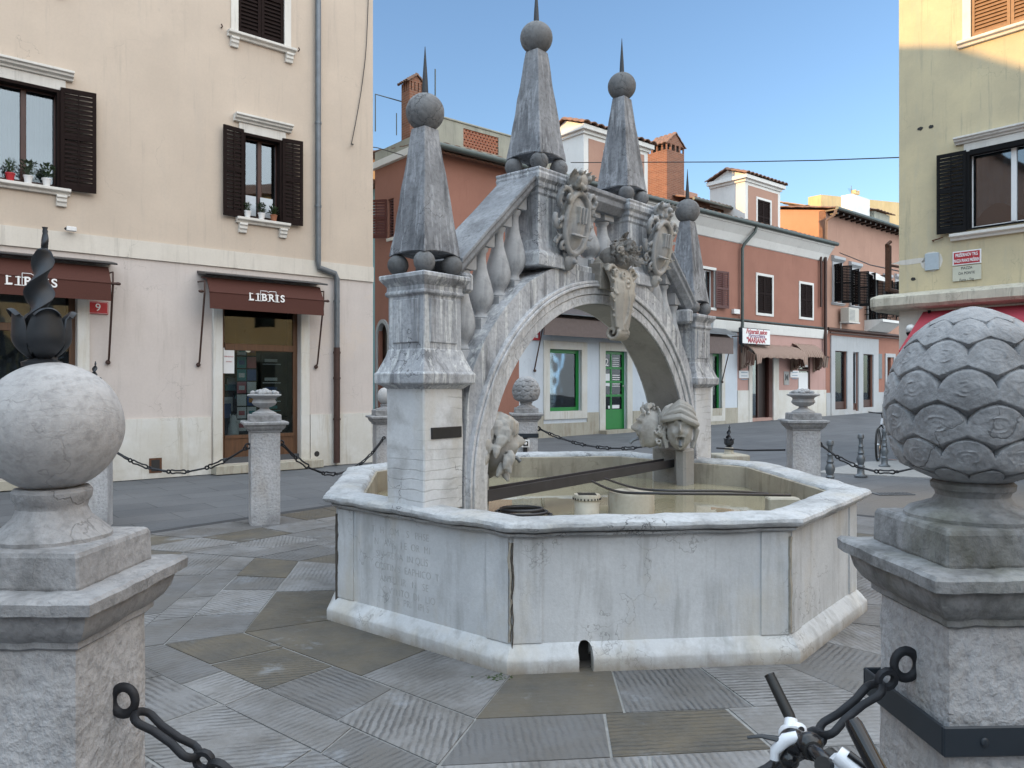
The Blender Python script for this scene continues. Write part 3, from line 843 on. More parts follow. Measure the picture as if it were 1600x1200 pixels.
def foliage_cluster(b):
    rd = random.Random(9)
    b.M = Matrix.Translation((SC+.06, .26, 2.56)) @ Matrix.Scale(1.22, 4)
    b.sphere((0,-.02,-.02), .11, 14, 10, (1.3,.8,.8))
    for k in range(44):
        a = rd.uniform(0, 2*PI); e = rd.uniform(-.5, 1.4)
        d_ = Vector((math.cos(a)*math.cos(e)*1.15, abs(math.sin(a)*math.cos(e)), math.sin(e)))
        leaf(b, d_*.085, d_, (d_.y, .6, rd.uniform(-1,1)), rd.uniform(.05,.09), rd.uniform(.022,.034), .8)
    for k in range(16):
        a = rd.uniform(0, PI); r_ = rd.uniform(.1,.16)
        spiral(b, (r_*math.cos(a)*1.1, rd.uniform(.03,.11), r_*math.sin(a)*.8-.03), .028, 1.3, (1,0,0), (0,.3,1), .010, rd.choice((-1,1)), rd.uniform(0,6), (0,.02,0), 18)
carved('keystone_foliage', stone('dark_carving_stone', (.26,.25,.235), (.14,.14,.14), (.035,.035,.036), .9, False, 40, .4, 0), foliage_cluster, .0058)

def head_obj(pos, yaw, kind):
    """pos in arch frame, yaw: direction the face looks, in arch frame degrees (0=+s, 90=+v)"""
    b = MB(); rd = random.Random(int(yaw))
    NA, NE = 72, 52; rings = []
    def g(a, e, a0, e0, wa, we): return math.exp(-((a-a0)/wa)**2-((e-e0)/we)**2)
    for j in range(NE+1):
        e = -90+180*j/NE; ring = []
        for i in range(NA):
            a = -180+360*i/NA
            f = 1.0
            f += .36*g(a,e,0,0,7,9) + .20*g(a,e,0,10,5,9) + .06*g(a,e,13,-4,6,5) + .06*g(a,e,-13,-4,6,5)
            for s_ in (-1,1):
                f += .15*g(a,e,s_*17,24,12,5)                 # brow
                f -= .17*g(a,e,s_*20,13,9,6)                  # socket
                f += .10*g(a,e,s_*19,13,5,4)                  # eyeball
                f += .13*g(a,e,s_*31,-6,10,9)                 # cheek
                f += .10*g(a,e,s_*20,-30,4,13)
            f += .16*g(a,e,0,-17,16,3.6)                      # upper lip
            f -= .75*g(a,e,0,-30,13,9)                      # open mouth
            f += .17*g(a,e,0,-43,14,4)                        # lower lip
            f += .14*g(a,e,0,-56,16,8)                        # chin
            f += .05*math.cos(a*.6)*g(a,e,0,34,30,3)          # wrinkle
            f = 1+(f-1)*(1.0 if kind == 'lion' else 1.25)
            ra, re = R(a), R(e)
            ring.append((.112*f*math.cos(ra)*math.cos(re), .105*f*math.sin(ra)*math.cos(re)*(1 if abs(a) < 90 else 1), .165*f*math.sin(re)*(1.0)))
        rings.append(ring)
    b.loft(rings)
    if kind == 'cap':
        # wrapped hood
        hood = []
        for k in range(5):
            t = k/4
            path = []
            for i in range(25):
                a = R(-128+256*i/24); zz_ = .118+.026*k+.03*math.cos(a)*(k*.3)-.05*abs(math.sin(a))
                rr = .128-.012*k
                path.append((rr*math.cos(a)*.98, rr*math.sin(a)*1.08, zz_+.02*math.sin(a+k)))
            b.tube(path, .027-.002*k, 7)
        b.sphere((-.02,0,.12), .12, 18, 12, (1.0,1.0,.8))
        b.tube([(-.02,.05,.19),(.02,.10,.17),(.02,.135,.12),(0,.15,.05),(-.03,.15,0)], [.04,.038,.035,.03,.016], 8)
        for sy in (-1,1):
            for k in range(5):
                b.tube([(0,sy*.118,.08-.01*k),(.012,sy*(.132+.004*k),.0),(0,sy*(.125),-.08),(-.01,sy*.105,-.15+.012*k)], .017, 6)
    else:
        for k in range(230 if kind == 'lion' else 60):
            a = R(rd.choice((-1,1))*rd.uniform(62 if kind == 'lion' else 105, 180)); e = R(rd.uniform(-55, 90))
            if rd.random() < .25: a = R(rd.uniform(-60,60)); e = R(rd.uniform(42,80))
            q = Vector((.118*math.cos(a)*math.cos(e), .118*math.sin(a)*math.cos(e), .178*math.sin(e)))
            dn = Vector((rd.uniform(-.5,.3), math.copysign(.4, q.y), -1)).normalized()
            if kind == 'lion': q = q*rd.uniform(.98,1.12); b.tube([q, q*1.10+dn*.03, q*1.06+dn*.06, q+dn*.095], [.016,.022,.018,.006], 6)
            else: spiral(b, q*1.04, .026, 1.3, (0,1,0) if abs(q.y) < .08 else (1,0,0), (0,0,1), .011, rd.choice((-1,1)), rd.uniform(0,6), q.normalized()*.02, 16)
        if kind == 'horn':
            for sy in (-1,1): b.tube([(.03,sy*.05,.15),(.045,sy*.06,.19),(.04,sy*.065,.225)], [.017,.011,.003], 7)
        if kind == 'lion':
            for sy in (-1,1): b.sphere((.0,sy*.09,.12), .03, 10, 8)
    if kind == 'lion': b.v = [(x*1.35,y*1.12,z*1.05) for x,y,z in b.v]
    # neck block into the arch
    b.tube([(-.02,0,0),(-.20,0,.0)], [.10,.07], 14)
    spout = MB(); spout.tube([(.10,0,-.085),(.15,0,-.10),(.175,0,-.125)], [.012,.012,.014], 10)
    Mh = MA @ Matrix.Translation(pos) @ Matrix.Rotation(R(yaw), 4, 'Z') @ Matrix.Scale(1.0 if kind == 'lion' else 1.07, 4)
    # mirror the frame because (u,v,z) is left-handed
    for q in (b, spout): q.v = [tuple(Mh @ Vector(p)) for p in q.v]; flip(q)
    o = b.build('mask_head', M['head'], FT, smooth=60, remesh=.0058)
    spout.build('spout', M['zinc'], o, smooth=60)
    return o
head_obj((.545, .10, 1.165), 36, 'lion')
head_obj((2.90, .23, 1.155), 150, 'cap')
head_obj((2.83, -.03, 1.165), 222, 'horn')
# worn impost blocks under heads
for s0, s1 in ((.36,.46),(3.06,3.16)):
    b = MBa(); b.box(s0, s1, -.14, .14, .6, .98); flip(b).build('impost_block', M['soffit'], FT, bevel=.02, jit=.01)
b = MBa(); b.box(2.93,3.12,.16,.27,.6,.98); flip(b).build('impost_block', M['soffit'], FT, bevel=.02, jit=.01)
# black plaque on the left pier
b = MBa(); b.box(-.11, .145, .16, .178, 1.232, 1.30); flip(b).build('black_plaque', M['black'], FT, bevel=.002)

# steel channel across the basin, from foot to foot
b = MBa()
def beam(mb, a, c, sec):
    a = Vector(a); c = Vector(c); d = (c-a).normalized(); up = Vector((0,0,1)); sd = d.cross(up).normalized(); rings = []
    for p in (a, c): rings.append([tuple(p+sd*x+up*y) for x, y in sec])
    mb.loft(rings)
beam(b, (.34,.12,.80), (3.05,.04,.80), [(-.055,0),(-.055,.075),(-.048,.075),(-.048,.012),(.048,.012),(.048,.075),(.055,.075),(.055,0)])
ch = b.build('steel_channel', M['steel'], bevel=.002)
tag(ch, 'dark steel channel laid straight across the fountain basin between the arch feet', 'steel beam')
# pump housings
p = gp(917, 772, .835); ph = empty('pump_housing', (p.x, p.y, .30), 0, 'narrow white peeling cylinder with a slotted lid standing in the basin water', 'pump housing')
p.z = 0
b = MB(); b.lathe([(.082,0),(.082,.50)], n=28); b.build('body', plain('peeling_white_paint', (.60,.58,.52), .7, 0, .1, 3, .2, c2=(.30,.28,.24)), ph, smooth=40)
b = MB(); b.lathe([(.084,.495),(.09,.50),(.09,.525),(.084,.535)], n=28); b.build('lid', M['concrete'], ph, smooth=40)
b = MB()
for k in range(5): b.box(-.06,.06,-.052+.026*k-.004,-.052+.026*k+.004,.530,.5375)
for k in range(24):
    a = 2*PI*k/24; b.box(.091*math.cos(a)-.004,.091*math.cos(a)+.004,.091*math.sin(a)-.004,.091*math.sin(a)+.004,.502,.514)
b.build('lid_slots', M['dark'], ph)
p = gp(989, 768, .845); pw = empty('stone_support', (p.x, p.y+.08, .30), R(8), 'wide pale stone drum under the black hoses in the basin', 'stone block')
b = MB(); b.lathe([(.155,0),(.155,.515),(.145,.535),(.12,.54)], n=32); b.build('drum', M['concrete'], pw, smooth=40, jit=.004)
# black hoses
a0 = gp(925, 752, .84); a1 = gp(965,768,.855); a2 = gp(1030,771,.87); a3 = gp(1130,772,.85); a4 = gp(1235,774,.80)
b = MB()
def smoothpath(pts, n=10):
    out = []
    P_ = [Vector(p) for p in pts]
    for i in range(len(P_)-1):
        p0_, p1_, p2_, p3_ = P_[max(i-1,0)], P_[i], P_[i+1], P_[min(i+2,len(P_)-1)]
        for k in range(n):
            t = k/n
            out.append(.5*((2*p1_)+(p2_-p0_)*t+(2*p0_-5*p1_+4*p2_-p3_)*t*t+(3*p1_-p0_-3*p2_+p3_)*t**3))
    out.append(P_[-1]); return out
b.tube(smoothpath([a0, a1, a2, a3, a4]), .009, 8)
hz = b.build('water_hose', M['hose'], smooth=60); tag(hz, 'black rubber hose running over the pale drum to the right side of the basin', 'hose', 'hoses in the basin')
b = MB(); dl = Vector((.03,.05,.012))
b.tube(smoothpath([gp(945,748,.85), gp(990,762,.865), a2+dl, a3+dl, gp(1200,771,.80)]), .008, 8)
hz = b.build('water_hose', M['hose'], smooth=60); tag(hz, 'second thinner hose curving from under the steel channel behind the first hose', 'hose', 'hoses in the basin')
cz = gp(815, 803, .70)
b = MB()
for k in range(3):
    b.tube([(cz.x+(.20-.03*k)*math.cos(t), cz.y+.05+(.15-.025*k)*math.sin(t), .685+.02*k) for t in [2*PI*i/40 for i in range(40)]], .011, 7, closed=True)
hz = b.build('coiled_hose', M['hose'], smooth=60); tag(hz, 'coiled black hose lying at the foot of the near arch leg', 'hose', 'hoses in the basin')
b = MB(); b.lathe([(.11,0),(.11,.36),(.09,.385),(.03,.39)], (cz.x+.02, cz.y+.05, .30), 24)
hz = b.build('pale_disc', M['concrete'], smooth=40); tag(hz, 'round pale stone pad inside the hose coil in the basin', 'stone block')
b = MB(); bx = gp(1225, 776, .78); b.box(bx.x-.12,bx.x+.10,bx.y-.05,bx.y+.05,.3,.775); o = b.build('stone_ledge_block', M['concrete'], bevel=.01); tag(o, 'low pale block at the right end of the hoses inside the basin', 'stone block')
# ================================================================== GROUND
def gz(x, y):
    return max(0.0, (y-21.0))*.020
b = MB(); xs = [-60,-20,-8,0,8,20,45,90]; ys = [-30,-10,0,5,10,15,21,25,30,36,45,60,100]
vs = [(x, y, gz(x,y)-.012) for y in ys for x in xs]; nx = len(xs)
b.add(vs, [(j*nx+i, j*nx+i+1, (j+1)*nx+i+1, (j+1)*nx+i) for j in range(len(ys)-1) for i in range(nx-1)])
g = b.build('street', M['street']); tag(g, kind='structure')
# octagonal platform round the fountain
def octo(ap):
    k0 = Vector((fx, fy)); out = []
    for i in range(8):
        a = R(-84.3-22.5+45*i); r = ap/math.cos(R(22.5)); out.append(k0+Vector((math.cos(a), math.sin(a)))*r)
    return out
pl = octo(4.62)
b = MB(); b.prism([(p.x,p.y) for p in pl], -.10, .0); o = b.build('platform_bed', M['gap']); tag(o, kind='structure')
b = MB(); A, B = octo(4.66), octo(4.80)
vs = [(p.x,p.y,-.008) for p in A]+[(p.x,p.y,-.004) for p in B]
b.add(vs, [(i, 8+i, 8+(i+1)%8, (i+1)%8) for i in range(8)]); o = b.build('platform_gutter', plain('dark_gutter', (.05,.053,.06), .8, 0, .3, 10, .3)); tag(o, kind='structure')
rd = random.Random(21)
b = MB(); slabcol = []; uvs = []
rowsA = [1.55, 2.36, 2.78, 3.02, 3.50, 4.02, 4.62]
for i in range(8):
    for r in range(len(rowsA)-1):
        a0, a1 = rowsA[r], rowsA[r+1]
        I0, I1 = octo(a0), octo(a1)
        p0, p1, q0, q1 = I0[i], I0[(i+1)%8], I1[i], I1[(i+1)%8]
        W = (q1-q0).length
        nsp = max(2, int(W/rd.uniform(.5,.8)))
        cuts = [0]+sorted([(k+rd.uniform(-.22,.22))/nsp for k in range(1, nsp)])+[1]
        narrow = r == 2
        sk = rd.uniform(-.03,.03)
        for k in range(len(cuts)-1):
            c0, c1 = cuts[k], cuts[k+1]
            f = lambda c, w: p0.lerp(p1, c) if w == 0 else q0.lerp(q1, min(1,max(0,c+(sk if 0 < c < 1 else 0))))
            quad = [f(c0,0), f(c1,0), f(c1,1), f(c0,1)]
            cen = sum(quad, Vector((0,0)))/4
            quad = [p+(cen-p).normalized()*.009+Vector((rd.uniform(-.004,.004),rd.uniform(-.004,.004))) for p in quad]
            zt = .004+rd.uniform(-.001,.002)
            base = len(b.v)
            b.add([(p.x,p.y,zt) for p in quad]+[(p.x,p.y,-.05) for p in quad], [(3,2,1,0)][:0]+[(0,1,2,3)]+[(j,4+j,4+(j+1)%4,(j+1)%4) for j in range(4)])
            och = rd.random() < ([.62,.20,.04,.22,.22,.3][r])
            tone = rd.uniform(.1,1); amp = rd.uniform(.0,.35) if (och and rd.random() < .6) else rd.uniform(.35,1)
            edir = math.atan2((p1-p0).y, (p1-p0).x)
            ua = edir+(R(90) if rd.random() < .45 else R(rd.choice((38,-38,0))))
            if narrow: ua = edir
            slabcol.append((tone, .75+.25*rd.random() if och else rd.uniform(0,.12), amp, 1))
            uvs.append((ua, rd.uniform(0,9)))
me_ob = b.build('platform_slabs', M['slab']); tag(me_ob, kind='structure')
me = me_ob.data
ca = me.color_attributes.new('slab', 'FLOAT_COLOR', 'CORNER'); uvl = me.uv_layers.new(name='UVMap')
for p in me.polygons:
    si = p.index // 5; ua, of = uvs[si]
    for li in p.loop_indices:
        ca.data[li].color = slabcol[si]
        co = me.vertices[me.loops[li].vertex_index].co
        uvl.data[li].uv = (co.x*math.cos(ua)+co.y*math.sin(ua)+of, -co.x*math.sin(ua)+co.y*math.cos(ua))
# moss along the basin foot
b = MB(); rd = random.Random(2)
for k in range(45):
    c = P[1]+Vector((rd.gauss(-.05,.035), rd.gauss(0,.02))); t_ = c; b.sphere((t_.x, t_.y-abs(rd.gauss(0,.012)), .004), rd.uniform(.003,.007), 5, 4, (1.5,1,.7))
o = b.build('moss', M['moss']); tag(o, 'green moss tuft at the foot of the nearest basin corner', 'moss', kind='stuff')
# street drain grate to the right of the basin
p = gp(1398, 771); dg_ = empty('drain_grate', (p.x, p.y, -.006), R(5), 'slotted iron drain grate in the paving right of the basin', 'drain grate')
b = MB(); b.box(-.30,.24,-.12,.12,0,.006); b.build('grate_plate', M['street'], dg_)
b = MB()
for k in range(9): b.add([(-.25+.055*k,-.09,.0085),(-.228+.055*k,-.09,.0085),(-.205+.055*k,.09,.0085),(-.227+.055*k,.09,.0085)], [(0,1,2,3)])
b.build('slots', M['dark'], dg_)

# ================================================================== PILLARS
def pillar(x, y, rz, scl, orn, label, group, mats=('shaft','cap'), z0=0, band=False, sxy=1.0):
    root = empty('stone_pillar', (x, y, z0), rz, label, 'pillar', group); root.scale = (sxy, sxy, 1)
    S = scl
    b = MB(); rings = []
    hs = .160
    for k in range(24):
        z = -.02+1.08*k/23
        ring = []
        for side in range(4):
            for i in range(8):
                t = -1+2*i/8
                a = [(t,-1),(1,t),(-t,1),(-1,-t)][side]
                q = Vector((a[0]*1.3+x*3, a[1]*1.3+y, z*4))
                rr = hs*(1-.028*abs(noise.noise(q*2.2)) - (.03 if abs(t) > .98 else 0))
                ring.append((a[0]*rr*S, a[1]*rr*S, z*S))
        rings.append(ring)
    b.loft(rings); b.build('shaft', M[mats[0]], root, smooth=50, jit=.003, jscale=25)
    b = MB()
    prof = [(.165,1.035),(.172,1.04),(.172,1.052),(.19,1.065),(.205,1.085),(.213,1.108),(.214,1.116),(.238,1.122),(.240,1.145),(.232,1.152),(.15,1.156)]
    rings = []
    for h_, z in prof:
        ring = []
        for side in range(4):
            for i in range(10):
                t = -1+2*i/10
                a = [(t,-1),(1,t),(-t,1),(-1,-t)][side]
                q = Vector((a[0]*2+x, a[1]*2+y, z*3)); rr = h_*(1-.012*noise.noise(q*3)-(.012 if abs(t) > .98 else 0))
                ring.append((a[0]*rr*S, a[1]*rr*S, z*S+.004*noise.noise(q*2)))
        rings.append(ring)
    b.loft(rings); b.build('cap', M[mats[1]], root, smooth=35)
    b = MB(); b.sqlathe([(.165*S,1.150*S),(.168*S,1.16*S),(.166*S,1.225*S),(.158*S,1.232*S)]); b.build('plinth', M[mats[1]], root, bevel=.006, jit=.003, jscale=12)
    return root
def chain_eye(root, pos, r=.032, axis='x', th=.010):
    b = MB(); c = Vector(pos)
    pts = []
    for i in range(20):
        t = 2*PI*i/20
        if axis == 'x': pts.append(c+Vector((r*math.cos(t)+r*.75, 0, r*math.sin(t))))
        elif axis == '-x': pts.append(c+Vector((-r*math.cos(t)-r*.75, 0, r*math.sin(t))))
        else: pts.append(c+Vector((0, -r*math.cos(t)-r*.7, r*math.sin(t))))
    b.tube(pts, th, 8, closed=True)
    b.build('chain_eye', M['chain'], root, smooth=60)

cone_me = [None, None]
def pine_cone(root, S, z0, mat, hi):
    # egg surface with overlapping diamond scales
    r0, hh = .172, .388
    NA, NH = (420, 320) if hi else (90, 70)
    rows = 7.3; per = 10
    def rad(h):
        ph = PI*(.16+.835*h); return r0*.955*(math.sin(ph)**.80)*(1-.30*max(0,h-.42))
    def scale_h(a, h):
        best = 0; hit = None
        rr = h*rows
        for j in range(int(rr)-2, int(rr)+3):
            off = .5 if j % 2 else 0
            u = (a/(2*PI))*per-off
            uc = round(u); du = (u-uc)/.60; dv = (rr-(j+.20))/.86
            if abs(du) > .84 or dv < -1.4: continue
            r2 = math.sqrt(du*du+(dv*dv if dv > 0 else 0))
            s_ = max(0, min(1, (1-r2)*7.5))
            bend = -.02-.42*(1-abs(du))
            face = 1.0-.16*max(0, .9-dv)*0 + .05*math.cos(du*1.5)
            if dv < bend: face -= 1.25*(bend-dv)
            s_ *= max(0, face)
            e = math.hypot(du, (dv-.28)*1.5)
            s_ += (.035*math.exp(-((e-.36)/.045)**2)+.025*math.exp(-((e-.16)/.05)**2))*(.6+noise.noise(Vector((du*4+j,dv*4,uc)))*1.6)
            if s_ > best: best = s_
        return best
    vs = []; 
    for j in range(NH+1):
        h = j/NH
        for i in range(NA):
            a = 2*PI*i/NA
            q = Vector((math.cos(a)*2, math.sin(a)*2, h*4))
            k = scale_h(a, h)*min(1, h*6+.2)*min(1,(1-h)*5+.15)
            r_ = (rad(h)*.80 + .072*k*min(1,rad(h)/r0+.05) + .003*noise.noise(q*3)+.0012*noise.noise(q*14))*S
            vs.append((r_*math.cos(a), r_*math.sin(a), z0+((math.cos(PI*.16)-math.cos(PI*(.16+.835*h)))/1.876*hh-.012*k)*S))
    fs = [(j*NA+i, j*NA+(i+1)%NA, (j+1)*NA+(i+1)%NA, (j+1)*NA+i) for j in range(NH) for i in range(NA)]
    fs += [tuple(range(NA-1,-1,-1)), tuple(range(NH*NA, (NH+1)*NA))]
    b = MB(); b.add(vs, fs); b.build('pine_cone', mat, root, smooth=50)
def neck(root, S, z0, h, r1, r2, mat):
    b = MB(); b.lathe([(r1*S,z0*S),(r1*S,(z0+.012)*S),(r1*.93*S,(z0+.02)*S),(r2*1.12*S,(z0+h*.45)*S),(r2*S,(z0+h*.62)*S),(r2*1.04*S,(z0+h*.72)*S),(r2*1.14*S,(z0+h*.80)*S),(r2*1.16*S,(z0+h*.93)*S),(r2*1.06*S,(z0+h)*S)], n=40)
    b.build('neck', mat, root, smooth=40, jit=.002, jscale=20)
def tulip(root, z0, S, mat, dx=0.0):
    T_ = Matrix.Translation((dx,0,0)); b = MB(T_)
    # twisted blade
    rings = []
    N_ = 64
    for k in range(N_+1):
        f = k/N_; z = z0+.235*S*f; tw = f*2*PI*2.1
        w = (.012+.019*math.sin(PI*min(1,f*1.0+.10))**.7*(1-.30*f))*S
        if f > .84: w = (.009+.004*math.sin((f-.84)/.16*PI*2))*S*(1 if f < .97 else .6)
        th = w*.5
        ring = []
        for i in range(12):
            a = 2*PI*i/12; x_, y_ = w*math.cos(a), th*math.sin(a)
            ring.append((x_*math.cos(tw)-y_*math.sin(tw)+.006*S*math.cos(tw*.5), x_*math.sin(tw)+y_*math.cos(tw), z))
        rings.append(ring)
    b.loft(rings); b.build('twisted_blade', mat, root, smooth=60)
    for p_ in range(4):
        b = MB(T_); a0_ = p_*PI/2+PI/4; nu, nv = 12, 14; vs = []
        for sgn in (0, 1):
            for j in range(nv+1):
                f = j/nv
                r_ = (.010+.044*math.sin(min(f*2.2,1)*PI/2)**.8 + (.010*max(0,(f-.86)/.14)**1.3) - .004*f)*S
                z = z0+(.003+.098*f)*S
                if f > .9: z -= .010*S*((f-.9)/.1)**2
                hw = .80*math.sin(PI*min(.86,f*.62+.20))
                for i in range(nu+1):
                    t = -1+2*i/nu; a = a0_+hw*t
                    rr = r_*(1-.10*t*t) - sgn*.003*S
                    vs.append((rr*math.cos(a), rr*math.sin(a), z-.012*S*t*t*f))
        n1 = nu+1; off = (nv+1)*n1; fs = []
        for j in range(nv):
            for i in range(nu):
                q = j*n1+i; fs += [(q,q+1,q+1+n1,q+n1), (off+q,off+q+n1,off+q+1+n1,off+q+1)]
        for j in range(nv):
            for i in (0, nu): q = j*n1+i; fs.append((q, off+q, off+q+n1, q+n1) if i == nu else (q, q+n1, off+q+n1, off+q))
        for i in range(nu):
            q = nv*n1+i; fs.append((q, q+1, off+q+1, off+q)); q = i; fs.append((q, off+q, off+q+1, q+1))
        b.add(vs, fs); b.build('petal', mat, root, smooth=60)
    b = MB(T_); b.lathe([(.035*S,-.004*S),(.036*S,.003*S),(.012*S,.012*S)], (0,0,z0), 20); b.build('rose_base', mat, root, smooth=50)
def ball_top(root, S, z0, mat, mi=True):
    b = MB(); b.sphere((0,0,(z0+.118)*S), .118*S, 64, 40); b.build('stone_ball', mat, root, smooth=60, jit=.003, jscale=9)
def urn_top(root, S, z0, mat, seed):
    b = MB()
    gad = lambda a, z: 1+(.045*abs(math.sin(a*8)) if z0*S+.055*S < z < z0*S+.115*S else 0)
    b.lathe([(r_*S,(z0+z)*S) for r_, z in [(.10,0),(.10,.01),(.085,.018),(.05,.035),(.036,.05),(.036,.056),(.055,.062),(.085,.078),(.098,.098),(.094,.115),(.088,.125),(.10,.14),(.128,.152),(.140,.158),(.140,.168),(.125,.172),(.03,.174)]], n=64, mod=gad)
    b.build('urn_bowl', mat, root, smooth=35)
    b = MB(); rd_ = random.Random(seed)
    for k in range(38):
        a = rd_.uniform(0, 2*PI); r_ = math.sqrt(rd_.random())*.105
        b.sphere((r_*math.cos(a)*S, r_*math.sin(a)*S, (z0+.175+.028*(1-r_/.11)+rd_.uniform(-.004,.006))*S), rd_.uniform(.016,.026)*S, 9, 7, (1,1,.85))
    b.build('stone_fruit', mat, root, smooth=60)

G1 = 'carved stone pillars fencing off the fountain'
# near left pillar with ball and iron tulip
pl_ball = pillar(-1.025, 1.70, R(-2), 1.02, 'ball', 'foreground pillar at left topped by a large cracked stone ball and iron tulip', G1, z0=-.045, sxy=.87)
S = 1.02
neck(pl_ball, S, 1.228, .115, .135, .078, M['cap'])
NB = stone('ball_foreground_stone', (.50,.495,.50), (.42,.415,.42), (.27,.265,.265), .35, False, 60, .6, .3, hammer=.15, lines=4.0, linecol=.05)
b = MB(); b.sphere((0,0,1.475*S), .144, 72, 48, (1/.87,1/.87,1)); b.build('stone_ball', NB, pl_ball, smooth=60, jit=.003, jscale=9)
tulip(pl_ball, 1.612*S, 1.30, M['iron'], -.028)
# near right pillar with pine cone
pr = pillar(1.030, 1.705, R(2), 1.02, 'cone', 'foreground pillar at right topped by a big stone pine cone and strapped with a steel band', G1, ('shaft','capr'), z0=-.0, sxy=.87)
neck(pr, S, 1.228, .085, .155, .082, M['capr'])
pine_cone(pr, 1.0, 1.315*S, M['cone'], True)
b = MB(); hb = .19
b.box(-hb,hb,-hb,-hb+.008,.800,.862); b.box(-hb,hb,hb-.008,hb,.800,.862); b.box(-hb,-hb+.008,-hb+.008,hb-.008,.800,.862); b.box(hb-.008,hb,-hb+.008,hb-.008,.800,.862)
b.build('steel_band', M['band'], pr, bevel=.003)
b = MB(); b.sphere((.0-.095,-hb-.001,.831), .010, 12, 8, (1,.5,1)); b.sphere((.13,-hb-.001,.831), .010, 12, 8, (1,.5,1)); b.build('bolt', M['band'], pr, smooth=60)
# far ones
def far_pillar(px, Y, rz, orn, label, z0=0.0, mats=('shaft','cap')):
    x = (px-800)/F*Y
    p_ = pillar(x, Y, rz, 1.0, orn, label, G1, mats, z0)
    if orn == 'cone':
        neck(p_, 1, 1.228, .085, .14, .082, M['cap']); pine_cone(p_, 1.0, 1.315, M['cone'], False)
    elif orn == 'urn': urn_top(p_, 1.32, 1.232/1.32, M['urn'], int(px))
    elif orn == 'ball':
        neck(p_, 1, 1.228, .075, .13, .070, M['cap']); ball_top(p_, 1, 1.295, M['pball'])
    return p_
pu1 = far_pillar(413, 8.6, R(24), 'urn', 'pillar with a fruit-filled stone urn standing before the shop window at left')
pb0 = far_pillar(148, 8.45, R(18), 'ball', 'pillar half hidden behind the foreground stone ball, its iron finial showing')
tulip(pb0, 1.53, 1.25, M['iron'])
pb1 = far_pillar(603, 10.3, R(20), 'ball', 'ball-topped pillar mostly hidden behind the near pier of the arch')
pc1 = far_pillar(822, 11.2, R(4), 'cone', 'small far pillar with pine cone seen through the arch beside the lion mask')
pu2 = far_pillar(1255, 9.0, R(-6), 'urn', 'pillar with stone urn of fruit standing behind the right side of the basin')
# band and sockets on the far pine cone pillar
b = MB(); hb = .168
for a_ in range(4):
    b.M = Matrix.Rotation(a_*PI/2, 4, 'Z'); b.box(-hb,hb,-hb,-hb+.01,.80,.86)
b.build('steel_band', M['band'], pc1, bevel=.003)
b = MB(); b.box(-.06,.0,-.215,-.165,.30,.80); b.build('meter_post', M['black'], pc1)
for z_ in (.72, .50):
    b = MB(); b.box(-.085,.03,-.235,-.215,z_-.055,z_+.055); b.build('socket_plate', M['white'], pc1, bevel=.004)
    b = MB(); b.box(-.062,.007,-.242,-.236,z_-.034,z_+.034); b.build('socket_opening', M['black'], pc1)
    b = MB(); b.sphere((-.027,-.243,z_), .022, 12, 8, (1,.4,1)); b.build('socket_face', M['white'], pc1, smooth=60)

# ------------------------------------------------------------------ chains
def chain(pts_a, pts_b, sag, label, link=.15, th=.0085, w=.020, n=None):
    a = Vector(pts_a); c = Vector(pts_b); L = (c-a).length
    n = n or max(4, int(L*1.06/(link*1.18)))
    f = lambda t: a.lerp(c, t)-Vector((0,0,sag*4*t*(1-t)))
    b = MB()
    for i in range(n):
        p = f(i/n); q = f((i+.82)/n); d = q-p; ln = d.length; d.normalize()
        up = Vector((0,0,1)); sd = d.cross(up).normalized(); up2 = sd.cross(d)
        pr_ = sd if i % 2 == 0 else (sd*.45+up2*.9).normalized()
        pts = []
        for k in range(9): t = -PI/2+PI*k/8; pts.append(q-d*w+d*w*math.cos(t)+pr_*w*math.sin(t))
        mid_w = .62
        pts.append(p+d*ln*.65+pr_*w*mid_w); pts.append(p+d*ln*.35+pr_*w*mid_w)
        for k in range(9): t = PI/2+PI*k/8; pts.append(p+d*w+d*w*math.cos(t)+pr_*w*math.sin(t))
        pts.append(p+d*ln*.35-pr_*w*mid_w); pts.append(p+d*ln*.65-pr_*w*mid_w)
        b.tube(pts, th, 6, closed=True)
        # connecting ring
        m1 = f((i+.91)/n); pr2 = d.cross(pr_).normalized()
        rr = w*.72
        b.tube([m1+d*rr*1.15*math.cos(t)+pr2*rr*math.sin(t) for t in [2*PI*k/12 for k in range(12)]], th, 6, closed=True)
    o = b.build('iron_chain', M['chain'], smooth=60); tag(o, label, 'chain', 'iron chains hung between the pillars'); return o
def wp(root, loc):
    return Matrix.Translation(root.location) @ Matrix.Rotation(root.rotation_euler.z, 4, 'Z') @ Matrix.Diagonal((*root.scale, 1)) @ Vector(loc)
hs = .163
e1 = (hs, .03, .93)
chain_eye(pl_ball, (hs, .0, .895), .030, 'x', .011)
chain_eye(pr, (-hs, -.02, .935), .030, '-x', .011); 
chain(wp(pl_ball, (hs+.055,.0,.868)), (.02, 1.62, .44), .05, 'thick foreground chain hanging from the left ball-topped pillar', .20, .0095, .024, 5)
chain((.02,1.62,.44), wp(pr, (-hs-.055, -.02, .915)), .05, 'thick foreground chain rising to the banded pine cone pillar behind the handlebar', .20, .0095, .024, 5)
chain_eye(pu1, (-hs,-.08,.88), .028, '-x'); chain_eye(pb0, (hs,-.08,.86), .028, 'x')
chain(wp(pb0, (hs+.03,-.08,.84)), wp(pu1, (-hs-.03,-.08,.87)), .26, 'chain sagging in front of the white plinth at left', .17, .0095, .024)
chain_eye(pu1, (hs,0,.90), .028, 'x'); chain_eye(pb1, (0,-hs,.86), .028, 'y')
